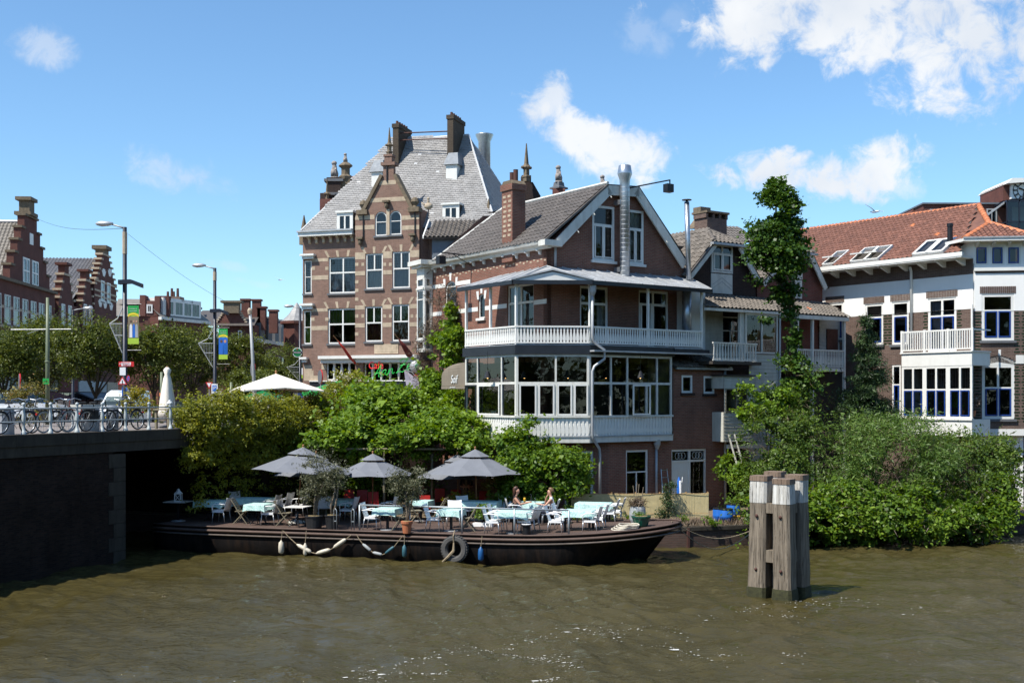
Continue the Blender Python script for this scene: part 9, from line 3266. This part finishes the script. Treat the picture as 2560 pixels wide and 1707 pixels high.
 foliage('screen_weeds',[px_blob(1465,1292,42.6,30,14,.3),px_blob(1540,1300,42.6,40,10,.3),px_blob(1690,1300,42.4,30,8,.3),px_blob(1770,1305,42.3,20,7,.3),px_blob(1425,1280,42.8,16,12,.3)],2200,.09,L_BUSH,label='green weeds growing along the foot of the reed screen',cat='weeds',seed=53,ncl=60,clump=.35)
 p=on_z(1672,1305,QUAY)
 t=T('feathery_shrub','slim feathery dark green shrub in front of the reed screen','shrub',tuple(p))
 MB().tube([p,at(1668,1250,p.y),at(1676,1205,p.y)],[.03,.02,.008],6).build('stem',M['bark'],t)
 foliage('leaves',[px_blob(1665,1290,p.y,17,14,.25),px_blob(1672,1265,p.y,16,14,.25),px_blob(1668,1240,p.y,14,14,.2),px_blob(1678,1215,p.y,12,12,.18),px_blob(1655,1280,p.y,12,10,.2)],1800,.08,L_DARK,t,seed=54,ncl=60,clump=.4,aspect=.3)
 foliage('corner_ivy',[px_blob(1842,1225,47,20,40,.3),px_blob(1862,1200,46,22,35,.4),px_blob(1815,1180,47.5,12,50,.2,.5)],6500,.12,L_BUSH,label='bright ivy clump on the house corner behind the blue drums',cat='ivy',seed=55,ncl=110,clump=.3)
 def bank(name,label,blobs,n,size,mat,seed,**kw):
  t=T(name,label,'shrub',(blobs[0][0],blobs[0][1],QUAY),'shrubs on the right bank')
  limbs(MB(),(blobs[0][0],blobs[0][1],QUAY-.2),[(b[0],b[1],b[2])for b in blobs[:7]],.09,seed).build('stems',M['bark'],t,smooth=True)
  foliage('crown',blobs,n,size,mat,t,seed=seed,**kw)
  foliage('dry_twigs',blobs,n//40,.32,L_DEAD,t,seed=seed+200,ncl=60,clump=.4,aspect=.035,gap=-2,floor=.1,droop=-.3)
 rr=random.Random(9)
 bl=[px_blob(1930,1110,45.5,70,60,1.0),px_blob(1915,1175,44.5,36,55,.8),px_blob(1960,1180,44,60,60,1.0),px_blob(1990,1080,46,55,50,1.0),px_blob(1925,1240,43.5,60,60,.9),px_blob(1915,1050,46.5,38,36,.6),px_blob(1930,990,47,36,28,.6),px_blob(1980,1020,47,45,40,.8),px_blob(2010,960,47.5,35,40,.6),px_blob(1965,940,47.5,30,35,.5)]
 bank('dark_shrub','tangled dark green shrub behind the mooring dolphin',bl,26000,.105,L_SHRUB,61,ncl=520,clump=.26,updir=.55,aspect=.55)
 bl=[px_blob(2180,1150,45,120,80,1.7,1.2),px_blob(2260,1120,45.5,100,65,1.5),px_blob(2110,1180,44,80,70,1.2),px_blob(2200,1230,43.5,120,60,1.3),px_blob(2320,1180,44.5,90,70,1.3),px_blob(2060,1130,45.5,60,55,1.0),px_blob(2240,1070,46.5,70,35,1.0),px_blob(2150,1080,46,60,40,.9)]
 bank('willow_shrub','broad pale silvery green willow shrub on the right bank',bl,42000,.14,L_WILLOW,62,ncl=800,clump=.24,updir=.5,aspect=.26)
 bl=[px_blob(2440,1180,46,70,70,1.2),px_blob(2400,1130,46.5,60,50,1.0),px_blob(2500,1180,46.5,50,60,.9),px_blob(2520,1130,47,28,40,.6),px_blob(2460,1130,46.8,45,40,.8),px_blob(2380,1220,44.5,70,55,1.1),px_blob(2450,1240,45,50,45,.9)]
 bank('round_shrub','rounded mid green shrub at the right below the white building',bl,24000,.12,L_SHRUB,63,ncl=420,clump=.24,updir=.55,aspect=.5)
 bl=[]
 for i in range(22):
  x=2020+i*23
  yb=1330+18*math.sin(i*1.1)-max(0,(x-2420))*.18
  dd=42.2+max(0,(x-2300))*.009
  bl.append(px_blob(x,yb-22+rr.uniform(-12,12),dd,40,34,.8))
  bl.append(px_blob(x+10,yb-75+rr.uniform(-10,10),dd+.9,42,36,.9))
 bank('overhanging_bramble','lush bright bramble hanging over the water along the right bank',bl,46000,.125,L_BUSH,64,ncl=760,clump=.28,updir=.8,aspect=.8,droop=.3,floor=.06)
 bl=[px_blob(1930,1285,42.6,60,45,.8),px_blob(1990,1300,42.2,60,45,.8),px_blob(1960,1340,42.0,70,22,.6),px_blob(2050,1290,42.4,50,50,.8)]
 bank('bank_ivy','dense ivy over the quay edge just right of the mooring dolphin',bl,10000,.14,L_BUSH,65,ncl=200,clump=.28,updir=.7,aspect=.8,floor=.06)
 b=at(2005,1080,47.8)
 t=T('tall_maple','tall slender maple rising above the narrow houses','tree',(b.x,b.y,QUAY))
 tops=[at(1990,950,47.8),at(1982,800,47.8),at(1955,700,47.7),at(1940,560,47.6),at(1940,470,47.6)]
 MB().tube([(b.x,b.y,QUAY)]+tops,[.13,.12,.10,.08,.05,.015],8).tube([at(1982,800,47.8),at(1985,700,47.6),at(1975,620,47.5)],[.06,.05,.02],6).tube([at(1960,720,47.7),at(1915,680,47.5),at(1880,655,47.4)],[.04,.03,.01],6).build('trunk',M['bark_grey'],t,smooth=True)
 bl=[px_blob(1942,470,47.6,16,24,.3),px_blob(1940,500,47.6,30,34,.5),px_blob(1932,535,47.6,42,38,.7),px_blob(1965,660,47.5,36,40,.6),px_blob(1975,710,47.5,26,40,.5),px_blob(1955,560,47.6,42,40,.8),px_blob(1925,590,47.5,50,40,.85),px_blob(1945,640,47.4,55,42,.9),px_blob(1905,655,47.4,38,24,.6),px_blob(1975,600,47.6,35,35,.6),px_blob(1940,690,47.4,48,32,.8),px_blob(1890,640,47.3,22,14,.4),px_blob(1960,730,47.6,26,28,.5),px_blob(1935,740,47.3,28,18,.5),px_blob(1975,780,47.7,20,14,.3),px_blob(1915,800,47.4,12,8,.25),px_blob(1950,520,47.5,40,30,.6),px_blob(1900,700,47.4,18,14,.4)]
 foliage('crown',bl,23000,.125,L_MAPLE,t,seed=71,ncl=300,clump=.28,updir=.8,aspect=.9,gap=-.2,sprig=.34,reach=.45)
 foliage('trunk_creeper',[px_blob(1985,860,47.6,14,45,.25),px_blob(1980,930,47.5,32,40,.4),px_blob(2000,970,47.5,34,40,.5),px_blob(1960,990,47.4,30,30,.4)],5200,.12,L_MAPLE,t,seed=72,ncl=110,clump=.3,updir=.6,aspect=.9)
 foliage('sunlit_sprays',[px_blob(1900,970,46.6,40,26,.5),px_blob(1870,1030,46.4,24,22,.4),px_blob(1940,1000,46.5,34,34,.5),px_blob(1915,1040,46.4,40,30,.5)],2600,.12,L_VINE,t,seed=73,ncl=50,clump=.32,updir=.6,aspect=.8)
 b=at(2165,1060,48.5)
 t=T('conifer','dark drooping conifer against the white building','tree',(b.x,b.y,QUAY))
 MB().tube([(b.x,b.y,QUAY),at(2166,900,48.5),at(2166,780,48.5)],[.14,.08,.015],8).build('trunk',M['bark'],t,smooth=True)
 bl=[]
 rr=random.Random(3)
 for i in range(13):
  y=795+i*20
  hw=8+i*4.9
  for s in(-1,1,-.2,.5):
   bl.append(px_blob(2166+s*hw*.62+rr.uniform(-4,4),y+abs(s)*8+rr.uniform(-5,5),48.5+rr.uniform(-.4,.4),max(8,hw*.62),12,max(.15,hw*.6*48.5/F)))
 foliage('crown',bl,30000,.13,L_DARK,t,seed=81,ncl=620,clump=.34,updir=.3,aspect=.22,droop=.9)
 def street_bush(name,label,blobs,n,mat,seed):
  b0=blobs[0]
  t=T(name,label,'bush',(b0[0],b0[1],STREET))
  limbs(MB(),(b0[0],b0[1],STREET),[(b[0],b[1],b[2])for b in blobs],.03,seed).build('stems',M['bark'],t)
  foliage('leaves',blobs,n,.075,mat,t,seed=seed,ncl=110,clump=.28,aspect=.6)
 street_bush('orange_bush','orange tipped evergreen bush behind the left railing',[px_blob(75,1000,46,42,26,.6),px_blob(95,975,46,28,16,.5),px_blob(50,990,46,28,18,.5),px_blob(85,1030,45.7,36,24,.5)],5200,L_AUTUMN,91)
 street_bush('yellow_bush','yellow flowering bush beside the first lamp post',[px_blob(345,1010,44.5,30,26,.5),px_blob(338,985,44.5,16,16,.35),px_blob(360,1030,44.3,32,22,.5),px_blob(325,1005,44.5,14,22,.3)],4200,L_YELLOW,92)
 street_bush('low_green_bush','low dark green bush below the yellow one',[px_blob(362,1045,44.2,34,14,.4),px_blob(335,1045,44.2,20,12,.4)],1500,L_SHRUB,93)
 q=at(1045,990,56)
 t=T('beach_flag','grey curved advertising flag standing before the cafe corner','flag',(q.x,q.y,STREET))
 pts=[at(1051,1040,56),at(1051,975,56),at(1046,950,56),at(1030,930,56),at(1012,925,56)]
 MB().tube(pts,.02,6).build('pole',M['pole_grey'],t)
 lft=[at(1024,1000,56),at(1018,975,56),at(1013,950,56),at(1011,928,56)]
 rgt=[at(1051,1000,56),at(1050,975,56),at(1045,950,56),at(1014,925,56)]
 MB().loft([[a+Y*.05*math.sin(i),a.lerp(b,.5)-Y*.05,b]for i,(a,b)in enumerate(zip(lft,rgt))],cap=False,closed=False).build('cloth',M['curtain_lilac'],t)
 rg=random.Random(1)
 bl=[(x+rg.uniform(-2,2),-38+rg.uniform(-4,4),6.5+rg.uniform(-2,2),5,4,5)for x in range(-70,80,6)]
 bl+=[(62+rg.uniform(-4,4),y,7+rg.uniform(-2,2),5,5,6)for y in range(-30,48,6)]+[(-62+rg.uniform(-4,4),y,7+rg.uniform(-2,2),5,5,6)for y in range(-30,60,6)]
 bl+=[(b[0],b[1],b[2]-3.5,5,5,4)for b in bl]+[(b[0]*1.1,b[1]-4,b[2]+4,5,5,4)for b in bl]+[(b[0]*1.15,b[1]-6,b[2]+9,4.5,4.5,4)for b in bl]
 foliage('tree_belt',bl,130000,.8,L_STREET,label='belt of trees on the bank behind the viewer',kind='stuff',seed=99,ncl=700,clump=.3,gap=-.5,noise_k=.2)
 MB().box(WF,-200,200,-220,-30,-2,1.2).build('far_bank',M['earth'],kind='structure',label='bank behind the viewer')
build_green()
def gull(p,s,ang,label):
 t=T('seagull',label,'gull',tuple(p))
 p=Vector(p)
 MB().tube([p+Vector((-.28,0,0))*s,p+Vector((-.1,0,.0))*s,p+Vector((.1,0,.02))*s,p+Vector((.24,0,.04))*s,p+Vector((.32,0,.03))*s],[.01*s,.07*s,.075*s,.05*s,.01*s],8).build('body',M['plastic'],t,smooth=True)
 for sg in(-1,1):
  w=[p+Vector((.05,0,.03))*s,p+Vector((-.0+sg*.25,sg*.1,.10+(.14 if sg<0 else 0)))*s,p+Vector((sg*.62,sg*.2,.05+(.38 if sg<0 else 0)))*s]
  m=MB()
  m.loft([[q+Vector((0,.10*(1-i*.4),.0))*s,q+Vector((0,0,.02))*s,q-Vector((0,.10*(1-i*.4),0))*s]for i,q in enumerate(w)],cap=False,closed=False)
  m.build('wing',M['gull'],t)
gull(at(2186,530,70),1.0,0,'seagull gliding above the orange tiled roof')
gull(at(700,700,120),.8,0,'small distant seagull in the sky left of the cafe')
